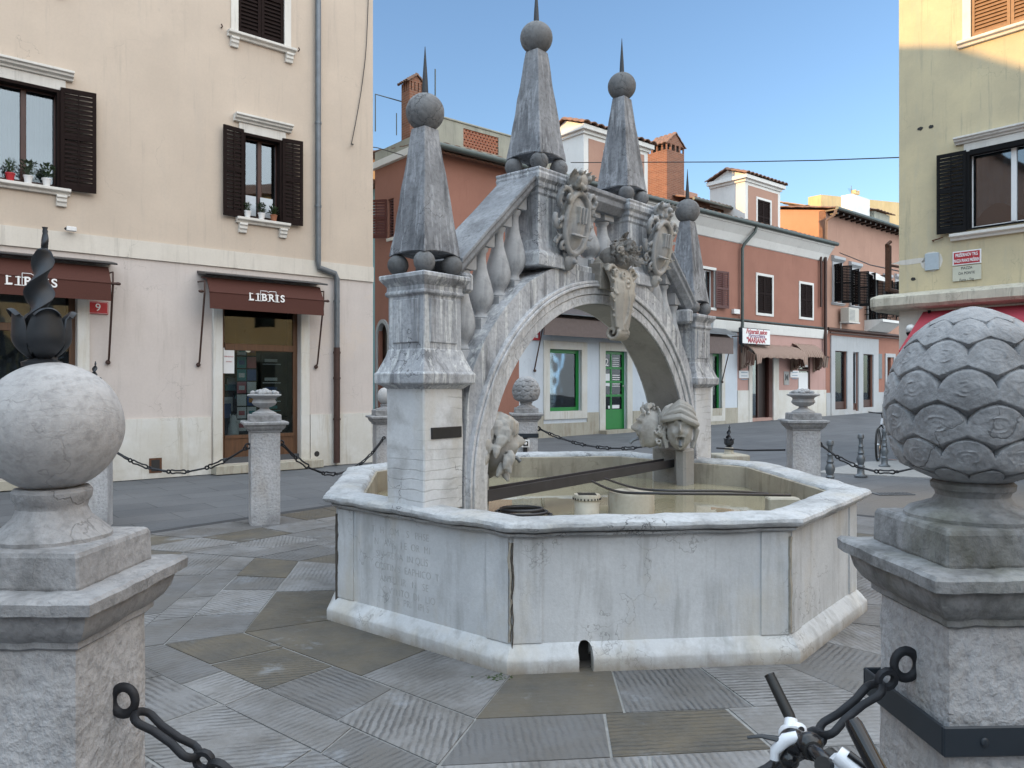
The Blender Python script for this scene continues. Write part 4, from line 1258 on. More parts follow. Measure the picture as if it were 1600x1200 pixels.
chain(wp(pu1, (hs+.03,0,.89)), wp(pb1, (-.05,-hs-.03,.88)), .42, 'chain sagging between the left urn pillar and the near pier', .17, .0095, .024)
chain_eye(pc1, (hs,0,.92), .028, 'x')
chain(wp(pc1, (hs+.03,0,.92)), (2.35, 9.9, .93), .24, 'chain seen through the arch in front of the green door', .17, .0095, .024)
chain_eye(pu2, (hs,0,.86), .028, 'x')
hidden = far_pillar(1530, 8.2, R(-10), 'cone', 'far pillar hidden behind the foreground pine cone')
chain(wp(pu2, (hs+.03,0,.86)), wp(hidden, (-hs,0,.95)), .33, 'chain sagging past the grey bollards at right', .17, .0095, .024)
b = MB(); tr_ = at(1120,700,11.0); tr2 = at(1226,703,9.1)
b.tube([tr_, tr_.lerp(tr2,.5)-Vector((0,0,.02)), tr2], .012, 6); o = b.build('iron_tie_bar', M['chain'], smooth=60); tag(o, 'thin iron bar running from the low tulip post to the right urn pillar', 'bar')
# low stone post with iron tulip
tp = at(1139, 716, 11.1); lp = empty('tulip_post', (tp.x, tp.y, 0), R(10), 'low stone post bearing a small iron tulip behind the far arch foot', 'post')
b = MB(); b.sqlathe([(.19,0),(.19,.44),(.22,.46),(.22,.545),(.20,.56),(.09,.565)]); b.lathe([(.08,.56),(.06,.60),(.075,.63),(.05,.66)], n=20); b.build('stone_post', M['concrete'], lp, bevel=.008)
tulip(lp, .66, 1.35, M['iron'])
# bollards
bol = None
for px, Y, lb in ((1297,11.5,'shortest-looking grey metal bollard, nearest to the right urn pillar'),(1345,13.0,'middle grey metal bollard with ringed stem behind the sagging chain'),(1382,14.6,'grey metal bollard beside the parked bicycle, rightmost of three')):
    c = at(px, 735, Y)
    if bol is None:
        bol = empty('metal_bollard', (c.x, c.y, 0), 0); root = bol
        b = MB(); b.M = Matrix.Diagonal((.66,.66,.82,1)); b.lathe([(.16,0),(.16,.03),(.11,.05),(.09,.07),(.085,.20),(.10,.22),(.07,.25),(.085,.29),(.11,.36),(.085,.43),(.065,.46),(.085,.50),(.065,.53),(.055,.60),(.07,.63),(.05,.66),(.045,.74),(.055,.76),(.05,.78)], n=20); b.build('stem', M['zinc'], bol, smooth=40)
        b = MB(Matrix.Diagonal((.66,.66,.82,1))); b.lathe([(.05,.78),(.078,.80),(.080,.86),(.065,.885),(.02,.89)], n=20); b.build('knob', M['zinc'], bol, smooth=40)
    else:
        root = copy_tree(bol); root.location = (c.x, c.y, 0)
    tag(root, lb, 'bollard', 'grey metal bollards at right')
# pale pavement wedge under the bollards at right
b = MB(); A = [gp(1275,738), gp(1480,748), gp(1500,715), gp(1345,722)]
b.add([(p.x,p.y,.004) for p in A]+[(p.x,p.y,-.05) for p in A], [(0,1,2,3)]+[(j,4+j,4+(j+1)%4,(j+1)%4) for j in range(4)]); o = b.build('pavement', M['sidewalk']); tag(o, kind='structure')
# ================================================================== BUILDINGS
def wall(name, mat, parent, k0, k1, z0, z1, holes, y0=0.0, th=.32, bevel=0):
    ks = sorted(set([k0,k1]+[max(k0,min(k1,h[i])) for h in holes for i in (0,1)]))
    zs = sorted(set([z0,z1]+[max(z0,min(z1,h[i])) for h in holes for i in (2,3)]))
    nk, nz = len(ks)-1, len(zs)-1
    def solid(i, j):
        if i < 0 or j < 0 or i >= nk or j >= nz: return False
        cx, cz = (ks[i]+ks[i+1])/2, (zs[j]+zs[j+1])/2
        return not any(h[0] < cx < h[1] and h[2] < cz < h[3] for h in holes)
    b = MB(); y1 = y0+th if th > 0 else y0
    for i in range(nk):
        for j in range(nz):
            if not solid(i, j): continue
            a, c, d, e = ks[i], ks[i+1], zs[j], zs[j+1]
            b.add([(a,y0,d),(c,y0,d),(c,y0,e),(a,y0,e)], [(0,1,2,3)])
            b.add([(a,y1,d),(c,y1,d),(c,y1,e),(a,y1,e)], [(3,2,1,0)])
            if not solid(i-1,j): b.add([(a,y0,d),(a,y0,e),(a,y1,e),(a,y1,d)], [(0,1,2,3)])
            if not solid(i+1,j): b.add([(c,y0,d),(c,y0,e),(c,y1,e),(c,y1,d)], [(3,2,1,0)])
            if not solid(i,j-1): b.add([(a,y0,d),(c,y0,d),(c,y1,d),(a,y1,d)], [(3,2,1,0)])
            if not solid(i,j+1): b.add([(a,y0,e),(c,y0,e),(c,y1,e),(a,y1,e)], [(0,1,2,3)])
    return b.build(name, mat, parent)

def shutter(parent, w, h, mat, hinge, ang, z0, y=-.03, side=1, cross=True, name='shutter'):
    """leaf w x h hinged at x=hinge, opening away in +x (side=1) or -x; ang = tilt away from the wall"""
    b = MB(Matrix.Translation((hinge, y, z0)) @ Matrix.Rotation(-R(ang)*side, 4, 'Z') @ Matrix.Diagonal((side,1,1,1)))
    st = .055; t = .035
    b.box(0,st,-t,0,0,h); b.box(w-st,w,-t,0,0,h); b.box(st,w-st,-t,0,0,.09); b.box(st,w-st,-t,0,h-.07,h); b.box(st,w-st,-t,0,h*.52-.03,h*.52+.03)
    if cross: b.box(w/2-.010,w/2+.010,-t-.004,-t+.008,.09,h-.07)
    for z_a, z_b in ((.09,h*.52-.03),(h*.52+.03,h-.07)):
        n = max(3, int((z_b-z_a)/.068))
        for k in range(n):
            z = z_a+(z_b-z_a)*(k+.5)/n
            b.add([(st,-t+.002,z-.032),(w-st,-t+.002,z-.032),(w-st,-.004,z+.026),(st,-.004,z+.026),(st,-t+.006,z-.038),(w-st,-t+.006,z-.038),(w-st,-.001,z+.020),(st,-.001,z+.020)],
                  [(0,1,2,3),(7,6,5,4),(0,4,5,1),(2,6,7,3)])
    if side < 0: b.f = [tuple(reversed(f)) for f in b.f]
    return b.build(name, mat, parent)
def backing(parent, k0, k1, z0, z1, y=.10):
    return MB().box(k0,k1,y,y+.02,z0,z1).build('backing', M['dark'], parent)
def window(parent, k0, k1, z0, z1, frame, depth=.14, fw=.06, mull=1, glass_='glass', curtain=False, transom=None, name='window'):
    b = MB(); y = depth
    b.box(k0,k0+fw,y,y+.06,z0,z1); b.box(k1-fw,k1,y,y+.06,z0,z1); b.box(k0+fw,k1-fw,y,y+.06,z0,z0+fw); b.box(k0+fw,k1-fw,y,y+.06,z1-fw,z1)
    for i in range(mull):
        x = k0+(k1-k0)*(i+1)/(mull+1); b.box(x-fw*.65,x+fw*.65,y-.012,y+.06,z0+fw,z1-fw)
    if transom: b.box(k0+fw,k1-fw,y-.008,y+.055,transom-fw*.5,transom+fw*.5)
    w = b.build(name, frame, parent, bevel=.006)
    MB().box(k0+fw,k1-fw,y+.03,y+.036,z0+fw,z1-fw).build('pane', M[glass_], w)
    if curtain:
        b = MB(); n = 60; vs = []
        for i in range(n+1):
            x = k0+fw+(k1-k0-2*fw)*i/n; yy = y+.13+.018*math.sin(i*1.3)+.01*math.sin(i*2.9)
            vs += [(x,yy,z0),(x,yy,z1)]
        b.add(vs, [(2*i,2*i+2,2*i+3,2*i+1) for i in range(n)]); b.build('curtain', M['curtain'], w, smooth=60)
    return w
def sill(parent, k0, k1, zt, mat, brackets=True, d=.13, h=.10, name='sill'):
    b = MB(); b.profx([(0.0,zt-h),(-d*.45,zt-h),(-d*.55,zt-h*.6),(-d*.9,zt-h*.5),(-d,zt-h*.42),(-d,zt),(0,zt+.01)], k0, k1)
    if brackets:
        for x in (k0+.05, k1-.19): b.profx([(0,zt-h-.17),(-.05,zt-h-.17),(-.06,zt-h-.12),(-.085,zt-h-.10),(-.085,zt-h-.05),(-.11,zt-h-.04),(-.11,zt-h-.002),(0,zt-h-.002)], x, x+.14)
    return b.build(name, mat, parent, bevel=.004)
def hood(parent, k0, k1, zt, mat, inset=.10, d=.17):
    b = MB(); b.profx([(0,zt),(-d,zt),(-d,zt-.035),(-d*.8,zt-.05),(-d*.75,zt-.08),(-d*.45,zt-.10),(-d*.4,zt-.13),(0,zt-.13)], k0, k1)
    b.box(k0+inset, k1-inset, -.035, 0, zt-.30, zt-.131)
    return b.build('lintel', mat, parent, bevel=.004)
def surround(parent, k0, k1, z0, z1, w, mat, y=-.02, bottom=True):
    b = MB(); b.box(k0-w,k0,y,.05,z0-(w if bottom else 0),z1+w); b.box(k1,k1+w,y,.05,z0-(w if bottom else 0),z1+w); b.box(k0,k1,y+.002,.05,z1,z1+w)
    if bottom: b.box(k0,k1,y+.002,.05,z0-w,z0)
    return b.build('stone_surround', mat, parent, bevel=.004)
def pipe(parent, pts, r, mat, name='downpipe', clamps=()):
    b = MB(); b.tube(pts, r, 12)
    for z in clamps: b.tube([(pts[0][0] if z > pts[len(pts)//2][2] else pts[-1][0], pts[0][1], z-.02),(pts[0][0] if z > pts[len(pts)//2][2] else pts[-1][0], pts[0][1], z+.02)], r*1.18, 12)
    return b.build(name, mat, parent, smooth=40)
def tiles(mb, p00, p10, p01, p11, nw, rows, amp=.04, th=.03):
    """corrugated clay tiles: p00-p10 eave edge, p01-p11 ridge edge"""
    p00, p10, p01, p11 = map(Vector, (p00,p10,p01,p11)); nx_ = nw*8
    nrm = (p10-p00).cross(p01-p00).normalized()
    if nrm.z < 0: nrm = -nrm
    vs = []; 
    for lay in (0,1):
        for j in range(rows*2+1):
            f = j/(rows*2); lift = (.025 if j % 2 == 0 else 0)
            for i in range(nx_+1):
                g_ = i/nx_; p = p00.lerp(p10, g_).lerp(p01.lerp(p11, g_), f)
                w = abs(math.sin(PI*i/8))**.7 * amp
                p = p + nrm*(w+lift*.7-lay*th) + Vector((.006*noise.noise(p*3),0,.008*noise.noise(p*4)))
                vs.append(tuple(p))
    n1 = nx_+1; nr = rows*2+1; off = n1*nr; fs = []
    for j in range(nr-1):
        for i in range(nx_):
            a = j*n1+i; fs += [(a,a+1,a+1+n1,a+n1),(off+a,off+a+n1,off+a+1+n1,off+a+1)]
    for i in range(nx_):
        fs.append((i, off+i, off+i+1, i+1)); a = (nr-1)*n1+i; fs.append((a, a+1, off+a+1, off+a))
    for j in range(nr-1):
        a = j*n1; fs.append((a, a+n1, off+a+n1, off+a)); a += nx_; fs.append((a, off+a, off+a+n1, a+n1))
    mb.add(vs, fs)

# ------------------------------------------------------------------ LEFT (cream bookshop building)
A1_ = R(40.4)
F1 = Frame(-2.83, 15.5, A1_)
B1 = F1.root('corner_house', 'cream three-storey corner building with a bookshop at street level', 'building')
def rect(Fr, x0, y0, x1, y1, d=0):     # y0 at x0 (top left), y1 at x1 (bottom right)
    k0, zt = Fr.pk(x0, y0, d); k1, zb = Fr.pk(x1, y1, d); return k0, k1, zb, zt
KW = F1.k(0)-3
k0, k1 = F1.k(379), F1.k(440); zt = F1.z(379, 207); zb = F1.z(379, 338); w1 = (k0, k1, zb, zt)
wk1 = F1.k(94); w0 = (wk1-(k1-k0)*1.28, wk1, F1.z(94,293), F1.z(94,142))
k0b, k1b = F1.k(372), F1.k(444); w2 = (k0b, k1b, F1.z(372,53), F1.z(372,53)+1.62)
w3 = (w0[0]+.1, w0[1]-.1, w2[2], w2[3])
s1 = (F1.k(347), F1.k(469), .16, F1.z(347,472))
s0 = (F1.k(120)-1.65, F1.k(120), .16, F1.z(118,450))
zB0, zB1 = F1.z(583,441), F1.z(583,418)
zP = F1.z(583,645)
B1H = 11.6
wall('wall', M['creamP'], B1, KW, 0, 0, B1H, [w0,w1,w2,w3,s0,s1])
wall('band', M['bandP'], B1, KW, .0, zB0, zB1, [], y0=-.03, th=.028)
wall('plinth', M['plinth'], B1, KW, .02, 0, zP, [(s0[0]-.2,s0[1]+.2,-1,9),(s1[0]-.2,s1[1]+.2,-1,9)], y0=-.03, th=.028)
b = MB(); b.box(KW, 0, 7.6, 7.9, 0, B1H); b.box(KW-.3, KW-.002, 0, 7.9, 0, B1H); b.build('rear_wall', M['creamP'], B1)
b = MB(); b.box(-.32, 0, .322, 7.6, 0, B1H); b.build('side_wall', M['creamP'], B1)
b = MB(); b.box(KW-.6, .5, -.5, 8.2, B1H, B1H+.12); b.build('eaves', M['wstone'], B1)
b = MB(); b.loft([[(KW-.6,-.5,B1H+.12),(.5,-.5,B1H+.12),(.5,8.2,B1H+.12),(KW-.6,8.2,B1H+.12)],[(KW+2,3.7,B1H+1.4),(-2.4,3.7,B1H+1.4),(-2.4,4.0,B1H+1.4),(KW+2,4.0,B1H+1.4)]]); b.build('roof', M['tile'], B1)
b = MB(); b.box(KW, -.33, 4.2, 4.3, 0, B1H); b.box(KW,-.33,.33,4.2,3.3,3.4); b.build('inner_wall', M['room'], B1)
# windows
def house_window(Bd, Fr, w, frame, shutmat, sh=('L','R'), curtain=True, angs=(8,8), sw=None, hoodpx=None, hd=True, flat_stone=False):
    W = window(Bd, *w, frame, curtain=curtain)
    sw = sw or (w[1]-w[0])*.52
    if 'L' in sh: shutter(W, sw, w[3]-w[2]+.08, shutmat, w[0]-.0, angs[0], w[2]-.04, side=-1)
    if 'R' in sh: shutter(W, sw, w[3]-w[2]+.08, shutmat, w[1]+.0, angs[1], w[2]-.04, side=1)
    b = MB(); f = .045
    b.box(w[0]-f*.2,w[0]+f,-.03,.12,w[2],w[3]); b.box(w[1]-f,w[1]+f*.2,-.03,.12,w[2],w[3]); b.box(w[0]+f,w[1]-f,-.03,.12,w[3]-f,w[3]+.02); b.build('casing', shutmat, W)
    sill(W, w[0]-.13, w[1]+.13, w[2]-.03, M['wstone'])
    if hd: hood(W, w[0]-.17, w[1]+.17, w[3]+.30, M['wstone'])
    return W
W1 = house_window(B1, F1, w1, M['redwood'], M['shut'], curtain=False)
W0 = house_window(B1, F1, w0, M['redwood'], M['shut'])
MB().box(w1[0]-.2,w1[1]+.2,.9,.95,w1[2]-.3,w1[3]+.1).build('room_back', M['room'], W1)
for w in (w2, w3):
    W = window(B1, *w, M['redwood'], depth=.2)
    hw = (w[1]-w[0])/2
    shutter(W, hw-.01, w[3]-w[2]-.04, M['shut'], w[0]+.005, 0, w[2]+.02, y=.05, side=1, cross=False)
    shutter(W, hw-.01, w[3]-w[2]-.04, M['shut'], w[1]-.005, 0, w[2]+.02, y=.05, side=-1, cross=False)
    backing(W, *w, y=.07)
    b = MB(); b.box(w[0]-.13,w[0],-.02,.03,w[2],w[3]+.13); b.box(w[1],w[1]+.13,-.02,.03,w[2],w[3]+.13); b.box(w[0],w[1],-.018,.03,w[3],w[3]+.13); b.build('stone_surround', M['wstone'], W)
    sill(W, w[0]-.2, w[1]+.2, w[2]-.0, M['wstone'])
    for x in (w[0]-.3, w[1]+.28): b = MB(); b.tube([(x,0,w[2]+.02),(x,-.06,w[2]+.02),(x-.02,-.06,w[2]+.06)], .012, 6); b.build('shutter_catch', M['brownpipe'], W)
# shop windows
def shop(s, k, door=False):
    W = window(B1, s[0], s[1], s[2], s[3]-.02, M['brownwood'], depth=.12, fw=.085, mull=0, glass_='glassd', name='shop_window')
    zt_ = F1.z(348, 541) if not door else 2.45
    b = MB(); b.box(s[0]+.085,s[1]-.085,.10,.19,zt_-.06,zt_+.06); b.box(s[0]+.085,s[1]-.085,.11,.18,.26,.60); b.box(s[0]+.085,s[1]-.085,.09,.20,.60,.66); b.build('rails', M['brownwood'], W, bevel=.006)
    b = MB(); b.box(s[0],s[1],.05,.2,.16,.26); b.build('kick_plate', plain('slate_step', (.07,.075,.085), .6), W)
    b = MB(); b.box(s[0]-.17,s[0]-.001,-.05,.10,.0,s[3]+.1); b.box(s[1]+.001,s[1]+.17,-.05,.10,.0,s[3]+.1); b.build('stone_jamb', M['plinth'], W, bevel=.008)
    b = MB(); b.box(s[0]-.2,s[1]+.35,-.28,.05,0,.155); b.build('stone_step', M['concrete'], W, bevel=.01)
    # display floor and back
    b = MB(); b.box(s[0],s[1],.2,1.2,.56,.60); b.build('display_floor', M['room'], W)
    b = MB(); b.box(s[0]-.3,s[1]+.3,1.25,1.29,.3,3.2); b.build('display_back', M['dark'], W)
    return W
SW1 = shop(s1, 1); SW0 = shop(s0, 0, True)
# added blind imitates reflected colour in the left shop transom
MB().box(s0[0]+.1,s0[1]-.1,.30,.31,2.5,3.2).build('pale_panel', M['creamP'], SW0)
def awning(kL, kR, zt, nm):
    b = MB(); b.profx([(0,zt),(-.42,zt-.08),(-.44,zt-.10),(-.42,zt-.11),(0,zt-.05)], kL-.06, kR+.10); cov = b.build('awning_cover', M['black'], B1)
    b = MB()
    n = 40; 
    b.profx([(-.02,zt-.10),(-.30,zt-.14),(-.44,zt-.36),(-.46,zt-.40),(-.46,zt-.395),(-.475,zt-.69),(-.468,zt-.69),(-.452,zt-.41),(-.42,zt-.36),(-.29,zt-.16),(-.02,zt-.12)], kL, kR)
    aw = b.build('awning', M['awn'], B1, smooth=30)
    b = MB(); b.tube([(kL,-.452,zt-.405),(kR,-.452,zt-.405)], .018, 8); b.build('front_bar', M['awn'], aw, smooth=60)
    for k, sg in ((kL-.05,-1),(kR+.05,1)):
        b = MB(); b.tube([(k,-.06,zt-1.62),(k,-.10,zt-1.58),(k+.0,-.36,zt-.42)], .017, 8); b.sphere((k,-.04,zt-1.64), .04, 8, 6); b.tube([(k-.03,-.36,zt-.40),(k+sg*.06,-.38,zt-.40)], .022, 8); b.sphere((k+sg*.07,-.38,zt-.40), .028, 8, 6, (1.5,1,1))
        b.tube([(k,-.02,zt-.2),(k,-.36,zt-.22),(k,-.36,zt-.42)], .014, 6)
        b.build('awning_arm', M['brownpipe'], aw, smooth=60)
    return aw, cov
def libris(aw, kc, zc):
    yv = -.474
    g_ = MB(); s_ = .17
    x = kc-.38
    Mt = lambda x_, z_: Matrix.Translation((x_, yv, z_)) @ Matrix.Rotation(R(88), 4, 'X')
    for ch, dx, w in (('L',0,.13),('I',.12,.07),('B',.235,.14),('R',.365,.14),('I',.475,.07),('S',.575,.13)):
        text_mesh(ch, s_*1.05, M['white'], aw, Mt(x+dx+.05, zc), 'letter', bold=.004, ext=.003)
        if ch in 'LI': # serifs
            g_.box(x+dx+.0,x+dx+.09,yv-.004,yv,zc-.064,zc-.052); g_.box(x+dx+.01,x+dx+.08,yv-.004,yv,zc+.052,zc+.064)
        if ch in 'BR': g_.box(x+dx-.022,x+dx+.01,yv-.004,yv,zc-.064,zc-.052); g_.box(x+dx-.022,x+dx+.01,yv-.004,yv,zc+.052,zc+.064)
    # open book outline around the middle letters
    X0, X1 = x+.215, x+.50; m = (X0+X1)/2
    for a, c in (((X0,zc-.05),(X0,zc+.12)),((X0,zc+.12),(m-.03,zc+.12)),((m-.03,zc+.12),(m,zc+.10)),((m,zc+.10),(m+.03,zc+.12)),((m+.03,zc+.12),(X1,zc+.12)),((X1,zc+.12),(X1,zc-.05))):
        g_.tube([(a[0],yv-.003,a[1]),(c[0],yv-.003,c[1])], .005, 4)
    g_.build('book_outline', M['white'], aw)
zA1 = F1.z(318,417,.3); ks1 = (F1.k(327,.44), F1.k(505,.44))
aw1, _ = awning(ks1[0], ks1[1], F1.z(327,424,.44)+.06, 1); libris(aw1, F1.k(421,.47), F1.z(421,466,.47))
aw0, _ = awning(s0[0]-.2, F1.k(173,.44), F1.z(173,408,.44)+.06, 0); libris(aw0, F1.k(55,.47), F1.z(55,441,.47))
# downpipe
kp = F1.k(497,.09); kq = F1.k(526,.09)
pipe(B1, [(kp,-.09,B1H),(kp,-.09,F1.z(497,412,.09)+.04),(kp+.02,-.09,F1.z(497,418,.09)),(kq-.04,-.10,F1.z(526,428,.09)),(kq,-.10,F1.z(526,436,.09)),(kq,-.10,F1.z(526,545,.09))], .055, M['zinc'], clamps=(9.2,6.6,5.0,3.2))
pipe(B1, [(kq,-.10,F1.z(526,543,.09)),(kq,-.10,.05)], .062, M['brownpipe'], 'cast_iron_pipe', clamps=(2.2,1.7,.9))
# vents, small hole, camera, number plate, sign
b = MB(); a = rect(F1, 232,716, 252,738); b.box(a[0],a[1],-.035,-.031,a[2],a[3]); vt = b.build('cellar_vent', M['rust'], B1)
b = MB(); b.box(a[0]+.035,a[1]-.035,-.039,-.0355,a[2]+.03,a[3]-.03); b.build('vent_hole', M['dark'], vt)
b = MB(); c_ = F1.pk(494,709); b.sphere((c_[0],-.031,c_[1]), .055, 14, 8, (1,.05,1)); b.build('vent_hole', M['dark'], B1)
c_ = F1.pk(109,362); o = empty('security_camera', B1.matrix_basis @ Vector((c_[0],0,c_[1])) if False else (0,0,0), 0)
cw = Matrix.Translation((F1.o.x,F1.o.y,0)) @ Matrix.Rotation(F1.a, 4, 'Z')
o.location = cw @ Vector((c_[0], -.03, c_[1])); o.rotation_euler = (0,0,F1.a)
tag(o, 'small white security camera on the pale band above the left awning', 'security camera')
b = MB(); b.tube([(0,0,.02),(0,-.05,.02)], .02, 8); b.box(-.07,.07,-.12,-.05,-.01,.06); b.build('housing', M['whitepaint'], o, bevel=.01)
b = MB(); b.sphere((-.075,-.085,.02), .022, 8, 6); b.build('lens', M['black'], o, smooth=60)
def sign(Fr, kc, zc, y, label, cat='sign', name='wall_sign'):
    Mw = Matrix.Translation((Fr.o.x,Fr.o.y,0)) @ Matrix.Rotation(Fr.a, 4, 'Z')
    o = empty(name, Mw @ Vector((kc, y, zc)), Fr.a, label, cat); return o
a = rect(F1, 142,473, 163,489); sg = sign(F1, (a[0]+a[1])/2, (a[2]+a[3])/2, -.01, 'small red house number plate 9 on the cream wall', 'number plate', 'number_plate')
b = MB(); b.box(-.15,.15,-.015,0,-.10,.10); b.build('plate', M['red'], sg, bevel=.004)
text_mesh('9', .17, M['white'], sg, wallM(0,-.018,0), 'digit')
b = MB(); 
for x0_,x1_,z0_,z1_ in ((-.14,.14,.086,.09),(-.14,.14,-.09,-.086),(-.14,-.136,-.086,.086),(.136,.14,-.086,.086)): b.box(x0_,x1_,-.0165,-.015,z0_,z1_)
b.build('border', M['whitepaint'], sg)

# shop display things
def world(Fr, k, y, z): return (Matrix.Translation((Fr.o.x,Fr.o.y,0)) @ Matrix.Rotation(Fr.a, 4, 'Z')) @ Vector((k,y,z))
kk0 = s1[0]; Wd = s1[1]-s1[0]
b = MB(); b.box(-.13,.13,0,.004,0,.46); 
n_ = empty('paper_notice', world(F1, F1.k(357,-.13), .11, F1.z(357,566,-.1)-0.20), F1.a, 'white paper notice stuck inside the bookshop glass at its left edge', 'notice')
b.v = [(x*.75,y,z) for x,y,z in b.v]; b.build('sheet', M['paper'], n_)
for i_, t_ in enumerate(('OBVESTILO','AVVISO')): text_mesh(t_, .032, M['signtextred'], n_, wallM(0,-.003,.30-.09*i_), 'lettering', ext=.001)
st_ = empty('round_sticker', world(F1, F1.k(387,-.13), .112, F1.z(387,546,-.1)), F1.a, 'pale round sticker at the top of the bookshop glass', 'sticker')
b = MB(); b.sphere((0,0,0), .055, 20, 8, (1,.04,1)); b.build('disc', M['creamsign'], st_)
rk = empty('card_rack', world(F1, s1[0]+Wd*.42, .45, .60), F1.a, 'tall rack of colourful greeting cards in the middle of the bookshop window', 'card rack')
b = MB(); b.box(-.19,.19,.03,.05,0,1.95); b.tube([(0,.06,0),(0,.06,2.0)], .02, 8); b.build('rack_panel', M['dark'], rk)
cols = ['paper','orange','teal','cardpink','teal','cardblue','cardpink','paper','paper','cardblue','paper','paper','white','paper']
for i in range(7):
    for j in range(2):
        b = MB(); b.box(-.18+.19*j,-.01+.19*j,.0,.01,1.52-.235*i,1.73-.235*i); b.build('card', M[cols[(i*2+j) % len(cols)]], rk)
        b = MB(); b.box(-.15+.19*j,-.04+.19*j,-.004,-.001,1.58-.235*i,1.66-.235*i); b.build('card_print', M[cols[(i*3+j+2) % len(cols)]], rk)
rk2 = empty('magazine_rack', world(F1, s1[0]+Wd*.80, .6, .60), F1.a, 'dark magazine rack at the right side of the bookshop window', 'magazine rack')
b = MB(); b.box(-.20,.20,.05,.08,0,1.55); b.build('rack_panel', M['black'], rk2)
for i in range(8):
    b = MB(); b.box(-.19,.17,0,.012,.10+.18*i,.12+.18*i); b.box(-.15,.10,.0,.012,.15+.18*i,.21+.18*i); b.build('magazine', M[['cardblue','paper','teal','paper','cardblue','paper','dark','paper'][i]], rk2)
for i, (fx_, hgt, lb) in enumerate(((.22,.42,'white cat-shaped ornament at the lower left of the bookshop window'),(.72,.46,'pale conical ornament near the bottom centre-right of the bookshop window'))):
    o = empty('ornament', world(F1, s1[0]+Wd*fx_, .34, .60), F1.a, lb, 'ornament')
    b = MB(); b.lathe([(.07,0),(.10,.05),(.10,.14),(.075,.24),(.06,.28),(.07,.33),(.05,.39),(.01,.42)] if i == 0 else [(.11,0),(.11,.08),(.07,.22),(.03,.38),(.004,.46)], n=20); 
    if i == 0: b.tube([(-.04,0,.36),(-.055,0,.44)], [.02,.004], 6); b.tube([(.04,0,.36),(.055,0,.44)], [.02,.004], 6)
    b.build('body', M['paper'] if i == 0 else M['cardblue'] if False else plain('pale_turquoise_glaze', (.45,.62,.62), .3), o, smooth=60)
for i in range(5):
    o = empty('book', world(F1, s1[0]+.20+.05*i, .62+.05*i, .60), F1.a+.3, None, None)
    tag(o, ['tilted book, leftmost behind the glass','second tilted book from the left behind the glass','third tilted book from the left behind the glass','fourth tilted book from the left behind the glass','rearmost of the tilted books, next to the card rack'][i], 'book', 'books leaning in the shop window')
    b = MB(); b.box(0,.22,0,.03,.35+.12*i,.62+.12*i); b.build('cover', M[['cardblue','paper','dark','teal','paper'][i]], o)
    b = MB(); b.box(-.01,.0,0,.02,0,.35+.12*i); b.build('stand', M['black'], o)

# potted plants
def pot_plant(p, ang, label, potmat, h, spread, kind, seed):
    o = empty('potted_plant', p, ang, label, 'plant', 'potted plants on the window sills')
    b = MB(); b.lathe([(.045,0),(.062,.10),(.068,.10),(.068,.115),(.058,.115),(.05,.10)], n=16); b.build('pot', potmat, o, smooth=40)
    b = MB(); rd_ = random.Random(seed)
    for k in range(150):
        a = rd_.uniform(0,2*PI); f = rd_.random()**.6; r_ = spread*f*rd_.uniform(.3,1); z = .11+h*rd_.uniform(.05,1)*(1-.3*f)
        c = Vector((r_*math.cos(a), r_*math.sin(a)*.7, z)); d_ = Vector((math.cos(a), math.sin(a), rd_.uniform(.1,1.4))).normalized()
        s_ = d_.cross(Vector((0,0,1))).normalized()*rd_.uniform(.006,.012)*(2 if kind == 'broad' else 1); L_ = rd_.uniform(.03,.07)
        b.add([tuple(c-s_*.2), tuple(c+d_*L_*.5-s_), tuple(c+d_*L_), tuple(c+d_*L_*.5+s_)], [(0,1,2,3)])
    for k in range(9):
        a = rd_.uniform(0,2*PI); b.tube([(0,0,.10),(spread*.4*math.cos(a),spread*.3*math.sin(a),.1+h*.5),(spread*.7*math.cos(a),spread*.5*math.sin(a),.1+h*.85)], .003, 4)
    b.build('foliage', M['leaf'] if seed % 2 else M['leaf2'], o)
zs_ = w0[2]-.02
pot_plant(world(F1, F1.k(16,.06), -.05, zs_), F1.a, 'small dark conifer-like plant in a red pot, leftmost on the left sill', M['red'], .24, .09, 'fine', 1)
pot_plant(world(F1, F1.k(44,.06), -.05, zs_), F1.a, 'bushy plant in a white pot in the middle of the left sill', M['whitepaint'], .26, .16, 'broad', 2)
pot_plant(world(F1, F1.k(73,.06), -.05, zs_), F1.a, 'spiky plant in a white pot beside the left window frame', M['whitepaint'], .26, .13, 'broad', 3)
zs_ = w1[2]-.02
for i_, (px_, lb, pm) in enumerate(((387,'pale slender plant leftmost on the sill of the right shuttered window','whitepaint'),(409,'low green plant in the middle of the right window sill','whitepaint'),(428,'bushy plant in an orange pot at the right end of the right window sill','terracotta'))):
    pot_plant(world(F1, F1.k(px_,.06), -.05, zs_), F1.a, lb, M[pm], .17+.03*(i_ % 2), .09, 'broad' if i_ else 'fine', 5+i_)
b = MB(); 
for x0_ in (F1.k(383),F1.k(410)): b.box(x0_,x0_+.24,.10,.11,w1[2]+.06,w1[2]+.42)
b.build('net_curtain', M['curtain'], W1)
# loose wall cable
b = MB(); pts = [world(F1, F1.k(578,.03), -.03, 10.5)]
for px_, py_ in ((573,60),(566,130),(556,190),(549,225)): k_, z_ = F1.pk(px_, py_, .03); pts.append(world(F1, k_, -.03, z_))
b.tube(smoothpath(pts, 6), .008, 5); o = b.build('wall_cable', M['cable'], smooth=60); tag(o, 'thin cable looping down the corner of the cream building', 'cable', 'overhead cables')

